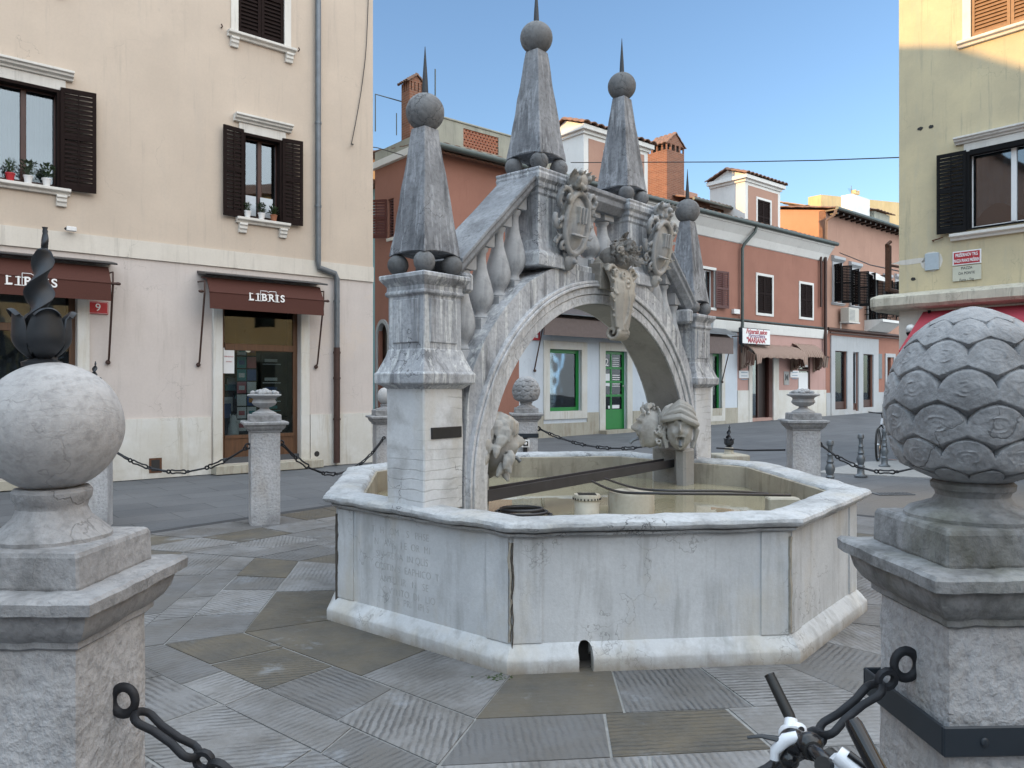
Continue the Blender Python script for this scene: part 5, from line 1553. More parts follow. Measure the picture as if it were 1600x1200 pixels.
# ------------------------------------------------------------------ SALMON HOUSE ROW (far side)
F2 = Frame(2.35, 23.65, A1_)
g2 = lambda k: gz(F2.o.x+k*F2.u.x, F2.o.y+k*F2.u.y)
KL = F2.k(657); K2 = F2.k(1290); KM = F2.k(868)   # left corner, right end, joint
ZE = 7.72
B2 = F2.root('salmon_house', 'salmon house with white dormers, green-framed shop and pink ground-floor salon', 'building')
sw = rect(F2, 858,545, 908,643); dr = rect(F2, 945,548, 979,674); dr = (dr[0],dr[1],g2(0)+.10,dr[3])
sw = (sw[0], F2.k(908), F2.z(858,643), F2.z(858,545))
uw = []   # upper windows
for x0_, y0_, x1_, y1_ in ((1183,430,1206,491),(1250,443,1269,497)): uw.append(rect(F2, x0_, y0_, x1_, y1_))
uw.append((F2.k(1096), F2.k(1116), F2.z(1100,479), F2.z(1100,420)))
sd = (F2.k(1174), F2.k(1207), g2(9)+.12, F2.z(1174,545))   # salon door
sh2 = (F2.k(1112), F2.k(1127), .45, F2.z(1112,552))        # second green shop window
rw = (F2.k(1247), F2.k(1266), F2.z(1247,625), F2.z(1247,550))  # red framed display
ZM0, ZM1 = F2.z(1120,516), F2.z(1120,500)                  # floor moulding
wall('upper_wall', M['salmon'], B2, KL, K2, 3.9, ZE, uw)
kb = F2.k(811); kp_ = F2.k(1152)
wall('ground_wall', M['salmon'], B2, KL, kb, 0, 3.9, [])
wall('ground_wall', M['blueP'], B2, kb, kp_, 0, 3.9, [sw, dr, sh2])
wall('ground_wall', M['pinkP'], B2, kp_, K2, 0, 3.9, [sd, rw])
def plinthrun(ks, mat, z, holes=(), y0=-.03):
    wall('plinth', mat, B2, ks[0], ks[1], 0, z, list(holes), y0=y0, th=.028)
hol = [(sw[0]-.25,sw[1]+.25,F2.z(858,662),9),(dr[0]-.3,dr[1]+.3,-1,9),(sd[0]-.2,sd[1]+.2,-1,9)]
plinthrun((kb,kp_), M['concrete'], F2.z(900,645), hol); plinthrun((kp_,K2), M['plinth'], F2.z(1160,610), hol)
# side, back, interior
b = MB(); b.box(K2-.30,K2,.322,7,0,ZE); b.box(KL,K2,7.0,7.3,0,ZE); b.box(KL+.5,K2-.3,3.2,3.3,0,3.8); b.box(KL+.4,K2-.3,.33,6.9,3.85,3.92); b.build('rear_wall', M['room'], B2)
# floor moulding strip, white
b = MB(); b.profx([(-.002,ZM0),(-.05,ZM0),(-.06,ZM0+.05),(-.10,ZM1-.03),(-.10,ZM1),(-.002,ZM1+.03)], F2.k(1112), K2); b.build('floor_moulding', M['whiteP'], B2)
b = MB(); b.profx([(-.002,ZM1+.05),(-.09,ZM1+.04),(-.11,ZM1+.08),(-.08,ZM1+.12),(-.002,ZM1+.12)], F2.k(1112), K2); b.build('cable_duct', M['gutter'], B2)
# eaves: white cove and gutter
kEv = F2.k(890)
b = MB(); b.profx([(-.002,ZE-.75),(-.04,ZE-.73),(-.16,ZE-.45),(-.36,ZE-.18),(-.40,ZE-.16),(-.40,ZE),(-.002,ZE)], kEv, K2+.05); b.build('cornice', M['whiteP'], B2)
b = MB(); b.tube([(KL-.2,-.46,ZE-.02),(K2+.15,-.46,ZE-.02)], .085, 12); b.build('gutter', M['gutter'], B2, smooth=50)
b = MB(); tiles(b, (KL,-.42,ZE+.04), (K2+.1,-.42,ZE+.04), (KL,3.6,ZE+.62), (K2+.1,3.6,ZE+.62), 60, 8, .05); b.build('roof', M['tile'], B2, smooth=50)
b = MB(); tiles(b, (KL+.2,-.34,ZE-.14), (KM-.4,-.34,ZE-.14), (KL+.2,-.02,ZE-.06), (KM-.4,-.02,ZE-.06), 24, 1, .03); b.build('eave_tiles', M['tile'], B2, smooth=50)
# terrace parapet with brick lattice
zt0 = F2.z(700,187)
lt = rect(F2, 724,205, 779,229); lt = (F2.k(724),F2.k(779), F2.z(724,229), F2.z(724,200))
wall('terrace_parapet', M['grayconc'], B2, KL, F2.k(872), ZE+.08, zt0, [lt], y0=.0, th=.18)
b = MB(); b.box(KL-.03,F2.k(872),-.03,.21,zt0,zt0+.05); b.build('parapet_coping', M['grayconc'], B2, bevel=.01)
b = MB(); nI, nJ = 11, 6
for j in range(nJ+1):
    z = lt[2]+(lt[3]-lt[2])*j/nJ; b.box(lt[0],lt[1],.02,.14,max(lt[2],z-.022),min(lt[3],z+.022))
for j in range(nJ):
    for i in range(nI+1):
        x = lt[0]+(lt[1]-lt[0])*(i+(.5 if j % 2 else 0))/nI
        if x < lt[1]: b.box(max(lt[0],x-.035),min(lt[1],x+.035),.022,.138,lt[2]+(lt[3]-lt[2])*j/nJ,lt[2]+(lt[3]-lt[2])*(j+1)/nJ)
b.build('brick_lattice', M['redbrick'], B2)
pipe(B2, [(KL+.6,-.12,ZE+.14),(KM-.5,-.12,ZE+.02)], .06, M['gutter'], 'rain_pipe')
# left side wall
FSd = Frame(F2.o.x+KL*F2.u.x, F2.o.y+KL*F2.u.y, A1_-PI/2)   # x runs from far (-) to corner (0)
kfar = FSd.k(590)-.15
B2s = FSd.root('s', 'x', 'x'); bpy.data.objects.remove(B2s)
MS = Matrix.Translation((KL,0,0)) @ Matrix.Rotation(-PI/2, 4, 'Z')     # in B2 local coordinates
def side(o):
    o.matrix_local = MS; return o
swn = (FSd.k(606), FSd.k(615), FSd.z(606,372), FSd.z(606,312)); swn = (swn[0], swn[1], swn[2], swn[3])
ar = (FSd.k(592), FSd.k(606), 0.1, FSd.z(600,505))
side(wall('side_wall', M['salmon'], B2, kfar, 0, 0, ZE, [swn, ar]))
side(wall('terrace_parapet', M['grayconc'], B2, kfar, -.0, ZE+.08, FSd.z(660,205), [], y0=0, th=.18))
o = MB().box(kfar-.05,0,-.12,0,ZE-.12,ZE+.06).build('side_cornice', M['whiteP'], B2); side(o)
wn = side(window(B2, *swn, M['redwood'], depth=.12, fw=.05))
for c_ in wn.children: pass
shutter(wn, .55, swn[3]-swn[2], M['shutred'], swn[0], 40, swn[2], side=-1)
b = MB(); b.box(swn[0]-.02,swn[1]+.05,-.04,-.0,swn[2]-.1,swn[2]-.02); b.build('sill', M['whiteP'], wn)
b = MB()
for k in range(14): z = swn[2]+(swn[3]-swn[2])*(k+.5)/14; b.box(swn[0]+.05,swn[1]-.05,.04,.07,z-.02,z+.015)
b.build('shutter', M['shutred'], wn)
b = MB(); am = (ar[0]+ar[1])/2; aw_ = (ar[1]-ar[0])/2
ap_ = [(am+(aw_+.10)*math.cos(t), ar[3]-.3+(aw_+.1)*math.sin(t)*1.2) for t in [PI*i/14 for i in range(15)]]
ap_ = [(am+aw_+.1,0)]+ap_+[(am-aw_-.1,0)]; ip_ = [(am+(x-am)*.82, z if z == 0 else z-.10) for x,z in ap_]; n_ = len(ap_)
b.add([(x,-.05,z) for x,z in ap_]+[(x,-.05,z) for x,z in ip_]+[(x,.0,z) for x,z in ap_]+[(x,.1,z) for x,z in ip_], [(i,n_+i,n_+i+1,i+1) for i in range(n_-1)]+[(i,i+1,2*n_+i+1,2*n_+i) for i in range(n_-1)]+[(n_+i,3*n_+i,3*n_+i+1,n_+i+1) for i in range(n_-1)])
side(b.build('arched_door_surround', M['greystone'], B2)); side(MB().box(ar[0],ar[1],.12,.16,.1,ar[3]).build('door', M['darkwood'], B2))
# terrace chimney
def chimney(Fr, parent, pxl, pxr, ytop, ybase, d, label=None, mat='brick', gable=True):
    k0_, k1_ = Fr.k(pxl, -d), Fr.k(pxr, -d); zt_, zb_ = Fr.z((pxl+pxr)/2, ytop, -d), Fr.z((pxl+pxr)/2, ybase, -d)
    w_ = k1_-k0_; Mc = Matrix.Translation((k0_, d, 0))
    ch = MB(Mc).box(0,w_,0,w_*.9,zb_,zt_-.36*1.0).build('chimney', M[mat], parent)
    b = MB(Mc); n_ = 4
    for i in range(n_+1):
        x = w_*i/n_; 
        for yy in (0, w_*.9-.06): b.box(max(0,x-.04),min(w_,x+.04),yy,yy+.06,zt_-.36,zt_-.12)
    for yy in (w_*.22, w_*.45, w_*.67):
        for xx in (0, w_-.06): b.box(xx,xx+.06,yy-.03,yy+.03,zt_-.36,zt_-.12)
    b.build('flue_openings', M[mat], ch)
    b = MB(Mc); b.box(.12,w_-.12,.12,w_*.9-.12,zt_-.36,zt_-.13); b.build('flue', M['dark'], ch)
    b = MB(Mc); zz = zt_-.12; e = .09; dp = w_*.9
    b.add([(-.0,-.0,zz),(w_,-.0,zz),(w_,dp,zz),(0,dp,zz),(w_/2,0,zz+w_*.42),(w_/2,dp,zz+w_*.42)], [(0,3,2,1),(0,1,4),(2,3,5),(1,2,5,4),(3,0,4,5)]); b.build('cap', M[mat], ch)
    b = MB(Mc)
    tiles(b, (-e,-.05,zz-.03), (-e,dp+.05,zz-.03), (w_/2,-.05,zz+w_*.42+.03), (w_/2,dp+.05,zz+w_*.42+.03), 5, 3, .035)
    tiles(b, (w_+e,-.05,zz-.03), (w_+e,dp+.05,zz-.03), (w_/2,-.05,zz+w_*.42+.03), (w_/2,dp+.05,zz+w_*.42+.03), 5, 3, .035)
    b.build('cap_tiles', M['tile'], ch, smooth=50)
    return ch
chimney(F2, B2, 1042, 1069, 222, 330, 1.6)
cA = chimney(F2, B2, 640, 662, 122, 250, .9)
b = MB(); k_ = F2.k(680,-.6); b.tube([(k_,.6,8.6),(k_,.6,F2.z(680,108,-.6))], .02, 6); b.build('aerial_mast', M['gutter'], B2)
b = MB(); kk_ = KL+.15; b.tube([(kk_-.6,1.5,8.4),(kk_-.6,1.5,9.4),(kk_+.4,1.5,9.4)], .018, 5); b.tube([(kk_,1.4,8.4),(kk_,1.4,9.0)], .015, 5); b.build('terrace_rail', M['gutter'], B2)
# dormers
def dormer(pl_, pf, pr_, ytl, ytr, ybase, win=None):
    """pf..pr_ = front face columns, left side face seen from pl_"""
    d = .05; k0_, k1_ = F2.k(pf,-d), F2.k(pr_,-d); zt_ = F2.z(pf, ytl, -d); zb_ = ZE+.0; dep = 1.5
    wn_ = None; holes = []
    if win: wn_ = (F2.k(win[0],-d), F2.k(win[1],-d), F2.z(win[0],win[3],-d), F2.z(win[0],win[2],-d)); holes = [wn_]
    dm = wall('dormer', M['whiteP'], B2, k0_, k1_, zb_, zt_, holes, y0=d, th=.2)
    MB().box(k0_,k0_+.2,d+.202,d+dep,zb_,zt_).build('cheek', M['whiteP'], dm); MB().box(k1_-.2,k1_,d+.202,d+dep,zb_,zt_).build('cheek', M['whiteP'], dm)
    MB().box(k0_,k1_,d+dep,d+dep+.1,zb_,zt_).build('back', M['whiteP'], dm)
    b = MB(); e = .16
    b.box(k0_-.06,k1_+.06,d-.06,d+dep+.1,zt_,zt_+.10); b.box(k0_-e,k1_+e,d-e,d+dep+.15,zt_+.102,zt_+.24); b.build('cornice', M['whiteP'], dm)
    pn = .21
    o_ = wall('salmon_panel', M['salmon2'], dm, k0_+pn, k1_-pn*.9, zb_+.02, zt_-.12, holes, y0=d-.012, th=.010)
    b = MB(); tiles(b, (k0_-e-.06,d-e-.06,zt_+.26), (k1_+e+.06,d-e-.06,zt_+.26), (k0_-e-.06,d+dep*.5,zt_+.60), (k1_+e+.06,d+dep*.5,zt_+.60), 11, 4, .075)
    tiles(b, (k0_-e-.06,d+dep+.2,zt_+.26), (k1_+e+.06,d+dep+.2,zt_+.26), (k0_-e-.06,d+dep*.5,zt_+.60), (k1_+e+.06,d+dep*.5,zt_+.60), 11, 4, .075)
    b.build('tiled_cap', M['tile'], dm, smooth=50)
    MB().add([(k0_-.05,d-.1,zt_+.24),(k0_-.05,d+dep,zt_+.24),(k0_-.05,d+dep*.5,zt_+.57),(k1_+.05,d-.1,zt_+.24),(k1_+.05,d+dep,zt_+.24),(k1_+.05,d+dep*.5,zt_+.57)], [(0,2,1),(3,4,5),(0,1,4,3)]).build('cap_gable', M['whiteP'], dm)
    if win:
        W = window(dm, *wn_, M['whitepaint'], depth=d+.1, fw=.05)
        surround(W, *wn_, .09, M['whiteP'], y=d-.03); b = MB(); hw = (wn_[1]-wn_[0])/2
        shutter(W, hw, wn_[3]-wn_[2], M['shut'], wn_[0], 0, wn_[2], y=d+.04, side=1, cross=False); shutter(W, hw, wn_[3]-wn_[2], M['shut'], wn_[1], 0, wn_[2], y=d+.04, side=-1, cross=False)
        backing(W, *wn_, y=d+.06)
    return dm
dormer(1143, 1164, 1219, 283, 297, 372, (1183,1203,311,366))
dormer(890, 912, 1012, 208, 222, 330, (945,985,240,300))
# glazed loft between chimney and dormer
d = 1.0; k0_, k1_ = F2.k(1086,-d), F2.k(1143,-d)-.02; zl0, zl1 = ZE+.1, F2.z(1092,318,-d)
lf = window(B2, k0_, k1_, zl0, zl1, M['brownwood'], depth=d, fw=.09, mull=2, name='loft_window', transom=(zl0+zl1)/2-.15)
MB().box(k0_-.3,k1_+.3,d+.5,d+.55,zl0,zl1).build('loft_back', M['dark'], lf)
b = MB(); tiles(b, (k0_-.6,d-.35,zl1+.03), (k1_+.05,d-.35,zl1+.03), (k0_-.6,d+2.2,zl1+.75), (k1_+.05,d+2.2,zl1+.75), 12, 6, .05); b.build('loft_roof', M['tile'], B2, smooth=50)
b = MB(); b.tube([(k0_-.6,d-.38,zl1),(k1_,d-.38,zl1)], .06, 8); b.build('loft_gutter', M['gutter'], B2, smooth=50)
b = MB(); b.box(F2.k(1014,-3.4),F2.k(1090,-3.4),3.4,5,ZE,F2.z(1050,292,-3.4)); b.build('upper_block', M['salmon2'], B2)
# upper windows
def shut_win(w, mat, parent=None, Fr=None, sur=.10, closed=True, smat='whiteP'):
    W = window(parent or B2, *w, M['whitepaint'], depth=.14, fw=.04)
    surround(W, *w, sur, M[smat], y=-.03); hw = (w[1]-w[0])/2
    if closed:
        shutter(W, hw, w[3]-w[2], mat, w[0], 0, w[2], y=.03, side=1, cross=False); shutter(W, hw, w[3]-w[2], mat, w[1], 0, w[2], y=.03, side=-1, cross=False); backing(W, *w, y=.05)
    return W
shut_win(uw[0], M['shut']); shut_win(uw[1], M['shut'])
W = shut_win(uw[2], M['shutred'], closed=False); shutter(W, .72, uw[2][3]-uw[2][2], M['shutred'], uw[2][1], 6, uw[2][2], side=1, y=-.05)
# green shop window and door
W = window(B2, *sw, M['green'], depth=.10, fw=.11, mull=0, glass_='glassd', name='shop_window'); surround(W, *sw, .24, M['creamsign'] if False else M['plinth'], y=-.04)
MB().box(sw[0]+.9,sw[1]-.1,1.3,1.34,1.9,sw[3]).build('yellow_wall', M['yroom'], W); MB().box(sw[0]-.5,sw[1]+.6,1.36,1.40,.2,sw[3]+.3).build('room_wall', M['dark'], W)
b = MB(); b.tube([(sw[0]+.6,.7,sw[3]-.6),(sw[0]+.52,.7,1.6),(sw[0]+.7,.7,1.0)], .03, 6); b.lathe([(.08,0),(.10,.1),(.05,.2)], (sw[0]+.8,.7,.75), 12); b.build('floor_lamp', M['whitepaint'], W)
b = MB(); 
for i in range(3): b.box(sw[0]+.15,sw[0]+.6,.4,.8,sw[2]+.1+.13*i,sw[2]+.21+.13*i)
b.build('shelf_boxes', M['creamsign'], W)
W = window(B2, *sh2, M['green'], depth=.10, fw=.10, mull=0, glass_='glassd', name='shop_window'); surround(W, *sh2, .2, M['plinth'], y=-.04)
b = MB(); z0_ = dr[2]; zh = dr[3]-z0_; w_ = dr[1]-dr[0]; x0_ = dr[0]
zp = z0_+zh*.255
b.box(x0_,x0_+.10,.10,.15,z0_,dr[3]); b.box(dr[1]-.10,dr[1],.10,.15,z0_,dr[3]); b.box(x0_+.10,dr[1]-.10,.10,.15,z0_,zp); b.box(x0_+.10,dr[1]-.10,.10,.15,dr[3]-.10,dr[3])
for i in range(1,4): z = zp+(dr[3]-.1-zp)*i/4; b.box(x0_+.10,dr[1]-.10,.105,.145,z-.035,z+.035)
xm = x0_+w_*.40; b.box(xm-.03,xm+.03,.104,.146,zp,dr[3]-.1)
D = b.build('door', M['green'], B2, bevel=.006)
MB().box(x0_+.1,dr[1]-.1,.123,.127,zp,dr[3]-.1).build('pane', M['glassd'], D)
surround(D, dr[0], dr[1], dr[2], dr[3], .26, M['plinth'], y=-.04, bottom=False)
b = MB(); b.tube([(dr[1]-.05,.10,1.55),(dr[1]-.05,.05,1.55),(dr[1]-.14,.05,1.55)], .012, 6); b.build('handle', M['chrome'], D)
MB().box(x0_-.3,dr[1]+.3,-.35,.1,0,g2(0)+.10).build('step', M['concrete'], D)
b = MB(); z1_ = zp+(dr[3]-.1-zp)
b.box(x0_+.12,xm-.06,.115,.119,zp+.75,zp+1.15); b.box(xm+.06,dr[1]-.22,.115,.119,zp+.03,zp+.14); b.box(xm-.13,xm-.05,.115,.119,zp+.03,zp+.12); b.build('paper_notice', M['paper'], D)
b = MB()
for i in range(6): b.box(xm+.07,dr[1]-.20,.115,.118,zp+.74+.07*i,zp+.76+.07*i); b.box(xm+.07,dr[1]-.25,.115,.118,zp+1.32+.065*i,zp+1.335+.065*i)
b.build('door_lettering', M['white'], D)
text_mesh('2', .34, M['white'], D, wallM(x0_+.22,.116,zp+1.5), 'door_numeral', ext=.001)
# awning over the green shop
def shopawn(kL, kR, zt, zb, out):
    b = MB(); b.profx([(-.01,zt),(-out,zt-.28),(-out,zt-.30),(-.01,zt-.06)], kL-.15, kR+.15); b.build('canopy_board', M['zinc'], B2)
    b = MB(); b.profx([(-.02,zt-.12),(-out+.15,zt-.42),(-out+.14,zt-.44),(-.02,zt-.16)], kL, kR)
    b.profx([(-out+.15,zt-.40),(-out+.10,zt-.40),(-out+.10,zb),(-out+.15,zb)], kL, kR)
    a = b.build('awning', M['awngrey'], B2)
    for k in (kL+.03, kR-.03): b = MB(); b.tube([(k,-.03,zb-1.0),(k,-out+.13,zt-.42)], .02, 6); b.sphere((k,-.05,zb-1.02), .045, 8, 6); b.build('awning_arm', M['brownpipe'], a)
shopawn(F2.k(851,.5), F2.k(1075,.5), F2.z(855,487,.5)+.25, F2.z(851,523,.5), .60)
shopawn(F2.k(1098,.5), F2.k(1146,.5), F2.z(1120,520,.5)+.25, F2.z(1120,552,.5), .60)
# red sign at the arch
a = rect(F2, 824,505, 844,531); sg = sign(F2, (a[0]+a[1])/2-.15, (a[2]+a[3])/2, -.02, 'red sign with white lettering on the pale blue wall seen through the arch', 'sign')
b = MB(); b.box(-.42,.36,-.02,0,-.25,.27); b.build('board', M['red'], sg)
b = MB()
for i, z in enumerate((.12,-.02,-.16)):
    for q in range(4): b.box(-.36+.18*q,-.22+.18*q-(i*.02),-.024,-.0205,z-.02,z+.075)
b.build('white_panels', M['white'], sg)
# salon: door, striped canopy, sign
D = MB().box(sd[0],sd[1],.26,.31,sd[2],sd[3]).build('salon_door', M['darkwood'], B2)
b = MB(); b.box(sd[0]+.03,sd[0]+(sd[1]-sd[0])*.45,.24,.258,sd[2]+.1,sd[3]-.4); b.build('pane', M['glass'], D)
b = MB(); b.box(sd[1]-.10,sd[1]-.0,.15,.255,sd[2],sd[3]); b.box(sd[0]+(sd[1]-sd[0])*.5,sd[0]+(sd[1]-sd[0])*.5+.08,.2,.255,sd[2],sd[3]); b.build('door_frame', M['redwood'], D)
MB().box(sd[0]-.22,sd[0]-.001,-.05,.1,0,sd[3]).build('stone_jamb', M['plinth'], D); MB().box(sd[1]+.001,sd[1]+.40,-.05,.1,0,sd[3]).build('stone_jamb', M['plinth'], D)
W = window(B2, *rw, M['redwood'], depth=.03, fw=.10, mull=0, name='display_case', transom=rw[3]-.75)
MB().box(rw[0]+.1,rw[1]-.1,.05,.055,rw[3]-.62,rw[3]-.12).build('poster', M['paper'], W); MB().box(rw[0]+.1,rw[1]-.1,.05,.055,rw[2]+.1,rw[3]-.85).build('poster', M['paper'], W)
stripes = NT('striped_canopy_cloth'); v_ = stripes.vec(); wv = stripes.wave(v_, 3.3, 0, 1, 0, 'X')
M['stripe'] = stripes.fin(stripes.mix(stripes.math('GREATER_THAN', wv, .5), (.36,.27,.22), (.15,.085,.065)), .9)
kc0, kc1, kc2 = F2.k(1166,.3), F2.k(1246,.3), F2.k(1281,.3); zc = F2.z(1200,537,.4)
def canopy(ka, kb_, z, out, drop):
    b = MB(); n = 40; prof = [(-.02,z),(-out*.45,z-.10),(-out*.8,z-.28),(-out,z-.48)]
    rings = []
    for i in range(n+1):
        x = ka+(kb_-ka)*i/n; w_ = .02*math.sin(i*1.1)
        rings.append([(x, y+w_, zz+w_) for y, zz in prof]+[(x,-out-.01,z-.60+.05*abs(math.sin(i*.62))-drop*(0 if 3 < i < n-3 else .3)), (x,-out+.005,z-.60+.05*abs(math.sin(i*.62)))]+[(x,y+.02+w_,zz-.025+w_) for y, zz in prof[::-1]])
    b.loft(rings); return b
c_ = canopy(kc0, kc1, zc, .75, .8).build('canopy', M['stripe'], B2, smooth=50)
canopy(kc1+.1, kc2, zc+.12, .5, .6).build('canopy', M['stripe'], B2, smooth=50)
b = MB()
for kx in (kc0, kc1, kc2):
    for j in range(7):
        f = j/6; b.tube([(kx,-.05-.6*f,zc-.1-.35*f),(kx+.05*math.sin(j),-.05-.55*f,zc-.95+.15*f+.1*math.sin(j*2)),(kx,-.03-.4*f,zc-1.05+.35*f)], .05, 6)
b.build('gathered_drapes', M['stripe'], c_, smooth=60)
a = rect(F2, 1161,513, 1205,540, .5)
sg = sign(F2, F2.k(1182,.55), F2.z(1182,526,.55), -.55, 'white hairdresser lightbox sign reading Frizerski salon MARJANA', 'sign', 'salon_sign')
hw = (F2.k(1205,.55)-F2.k(1161,.55))/2; hh = (F2.z(1161,513,.55)-F2.z(1161,539,.55))/2
b = MB(); b.box(-hw,hw,0,.16,-hh,hh); b.build('case', M['band'], sg, bevel=.02); b = MB(); b.box(-hw+.03,hw-.03,-.006,-.001,-hh+.03,hh-.03); b.build('face', M['white'], sg)
text_mesh('Frizerski salon', .25, M['signtextred'], sg, wallM(0,-.010,hh*.56), bold=.006, shear=.3, xs=.98)
text_mesh('Parrucchiera', .22, plain('sign_letter_violet', (.25,.12,.25), .5), sg, wallM(0,-.010,hh*.08), bold=.002, shear=.3, xs=1.0)
text_mesh('"MARJANA"', .27, M['signtextred'], sg, wallM(0,-.010,-hh*.50), bold=.006, xs=.98)
b = MB(); b.tube([(hw*.8,.16,0),(hw*.8,.56,0)], .02, 6); b.tube([(-hw*.8,.16,0),(-hw*.8,.56,0)], .02, 6); b.build('bracket', M['brownpipe'], sg)
for (x0_,y0_,x1_,y1_), lb in (((1154,579,1169,591),'small white plaque on the pink wall left of the salon door'),((1234,579,1247,590),'small white plaque left of the red framed display case')):
    a = rect(F2, x0_,y0_,x1_,y1_); o = sign(F2, (a[0]+a[1])/2, (a[2]+a[3])/2, -.01, lb, 'plaque', 'wall_plaque'); w_ = (a[1]-a[0])/2; h_ = (a[3]-a[2])/2
    MB().box(-w_,w_,-.02,0,-h_,h_).build('plate', M['paper'], o); b = MB()
    for i in range(3): b.box(-w_*.6,w_*.7,-.023,-.0205,h_*.4-i*.13,h_*.4-i*.13+.03)
    b.build('lettering', plain('grey_letters', (.25,.35,.45), .6) if 'lettergrey' not in M else M['lettergrey'], o)
a = rect(F2, 1225,584,1232,596); o = sign(F2, (a[0]+a[1])/2, (a[2]+a[3])/2, -.01, 'grey plate with a black letter M beside the salon door', 'sign', 'letter_plate')
MB().box(-.2,.2,-.012,0,-.30,.25).build('plate', M['greystone'], o); text_mesh('M', .34, M['signtextblk'], o, wallM(0,-.015,0), 'letter', bold=.012, ext=.002)
# downpipes of the salmon house
kx = F2.k(1160,.12); 
pipe(B2, [(kx+.5,-.42,ZE-.06),(kx+.42,-.40,ZE-.3),(kx+.1,-.16,ZE-.75),(kx,-.12,ZE-.95),(kx,-.12,F2.z(1158,551,.12))], .06, M['gutter'])
kx = K2-.25; pipe(B2, [(kx,-.12,F2.z(1290,402,.12)),(kx,-.12,F2.z(1290,556,.12)),(kx,-.25,F2.z(1290,560,.12))], .07, M['brownpipe']); pipe(B2, [(kx-.35,-.1,F2.z(1287,402,.12)),(kx-.35,-.1,F2.z(1287,480,.12))], .05, M['brownpipe'])
a = rect(F2, 1143,483,1152,491); MB().box(a[0],a[1],-.12,0,a[2],a[3]).build('junction_box', M['whitepaint'], B2)

# ------------------------------------------------------------------ HOUSE BEYOND (balcony)
B3 = F2.root('balcony_house', 'pink-salmon house with dark shutters, small iron balcony and air conditioner beyond the salon', 'building')
K3 = K2+.02; K4 = K3+14; Z3 = 9.25; zg = g2(K3)
d3 = .0
wins3 = []
for x0_, x1_, y0_, y1_ in ((1302,1313,413,472),(1329,1340,422,477)): wins3.append((F2.k(x0_),F2.k(x1_+1),F2.z(x0_,y1_),F2.z(x0_,y0_)))
bd = (F2.k(1356), F2.k(1369), F2.z(1356,503), F2.z(1356,428)); wins3.append(bd)
wins3.append((F2.k(1382),F2.k(1389),F2.z(1382,470),F2.z(1382,440))); wins3.append((F2.k(1400),F2.k(1409),F2.z(1400,472),F2.z(1400,440)))
shp = [(F2.k(1303),F2.k(1322),zg+.25,F2.z(1303,548)),(F2.k(1331),F2.k(1340),zg+.15,F2.z(1331,550)),(F2.k(1347),F2.k(1363),zg+.3,F2.z(1347,553))]
dr3 = (F2.k(1385), F2.k(1392), zg+.2, F2.z(1385,558))
zm = F2.z(1296,516)
wall('upper_wall', M['salmon2'], B3, K3, K4, zm, Z3, wins3)
wall('ground_wall', M['salmon'], B3, K3, K4, 0, zm, shp+[dr3])
wall('shop_front', M['greystone'], B3, F2.k(1297), F2.k(1371), 0, F2.z(1297,524), shp, y0=-.06, th=.058)
wall('plinth', M['greystone'], B3, K3, K4, 0, zg+1.0, [(F2.k(1297),F2.k(1371),-1,9),(dr3[0]-.3,dr3[1]+.4,-1,9)], y0=-.03, th=.028)
b = MB(); b.box(K3,K4,5.2,5.4,0,Z3); b.box(K4-.3,K4,.33,5.2,0,Z3); b.build('rear_wall', M['room'], B3)
# gable side wall (faces left, catches the low sun)
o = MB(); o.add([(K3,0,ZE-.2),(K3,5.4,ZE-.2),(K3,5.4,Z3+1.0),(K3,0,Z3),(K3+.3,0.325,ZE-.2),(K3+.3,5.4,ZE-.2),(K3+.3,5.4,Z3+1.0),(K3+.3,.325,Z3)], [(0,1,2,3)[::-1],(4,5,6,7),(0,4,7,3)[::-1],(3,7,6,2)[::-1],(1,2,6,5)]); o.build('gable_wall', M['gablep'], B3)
b = MB(); tiles(b, (K3-.12,-.5,Z3+.02), (K4,-.5,Z3+.02), (K3-.12,5.4,Z3+1.15), (K4,5.4,Z3+1.15), 44, 10, .05); b.build('roof', M['tile'], B3, smooth=50)
b = MB(); b.box(K3-.05,K4,-.42,.0,Z3-.08,Z3-.02)
for i in range(26): x = K3+.2+i*.52; b.box(x,x+.12,-.42,0,Z3-.20,-.0+Z3-.082)
b.build('eave_boards', M['darkwood'], B3); b = MB(); b.tube([(K3-.1,-.55,Z3-.02),(K4,-.55,Z3-.02)], .08, 10); b.build('gutter', M['gutter'], B3, smooth=50)
b = MB(); b.tube([(K3-.10,-.52,Z3-.08),(K3-.1,-.42,Z3-.3),(K3-.14,-.1,Z3-.5),(K3-.14,-.08,ZE)], .06, 8); b.build('downpipe', M['gablep'], B3, smooth=50)
for i, w in enumerate(wins3):
    W = window(B3, *w, M['whitepaint'], depth=.16, fw=.05, mull=1 if i != 2 else 1, curtain=(i == 2))
    surround(W, *w, .12, M['greystone'], y=-.03)
    if i == 2: continue
    b = MB(); b.profx([(0,w[3]+.13),(-.14,w[3]+.24),(-.14,w[3]+.36),(0,w[3]+.40)], w[0]-.18, w[1]+.18); b.build('hood', M['greystone'], W)
    sill(W, w[0]-.2, w[1]+.2, w[2]-.02, M['greystone'], brackets=False)
    hh_ = w[3]-w[2]
    shutter(W, .42, hh_, M['shutblack'], w[0], 72, w[2], side=-1, y=-.04); shutter(W, .42, hh_, M['shutblack'], w[1], 60, w[2], side=1, y=-.04)
for sgn, kx_ in ((-1, bd[0]), (1, bd[1])): shutter(B3, .45, bd[3]-bd[2], M['shutblack'], kx_, 62, bd[2], side=sgn, y=-.04)
b = MB(); b.profx([(0,bd[3]+.1),(-.35,bd[3]-.12),(-.36,bd[3]-.30),(-.34,bd[3]-.30),(-.33,bd[3]-.14),(0,bd[3]+.06)], bd[0]-.2, bd[1]+.3); b.build('awning', M['whiteP'], B3)
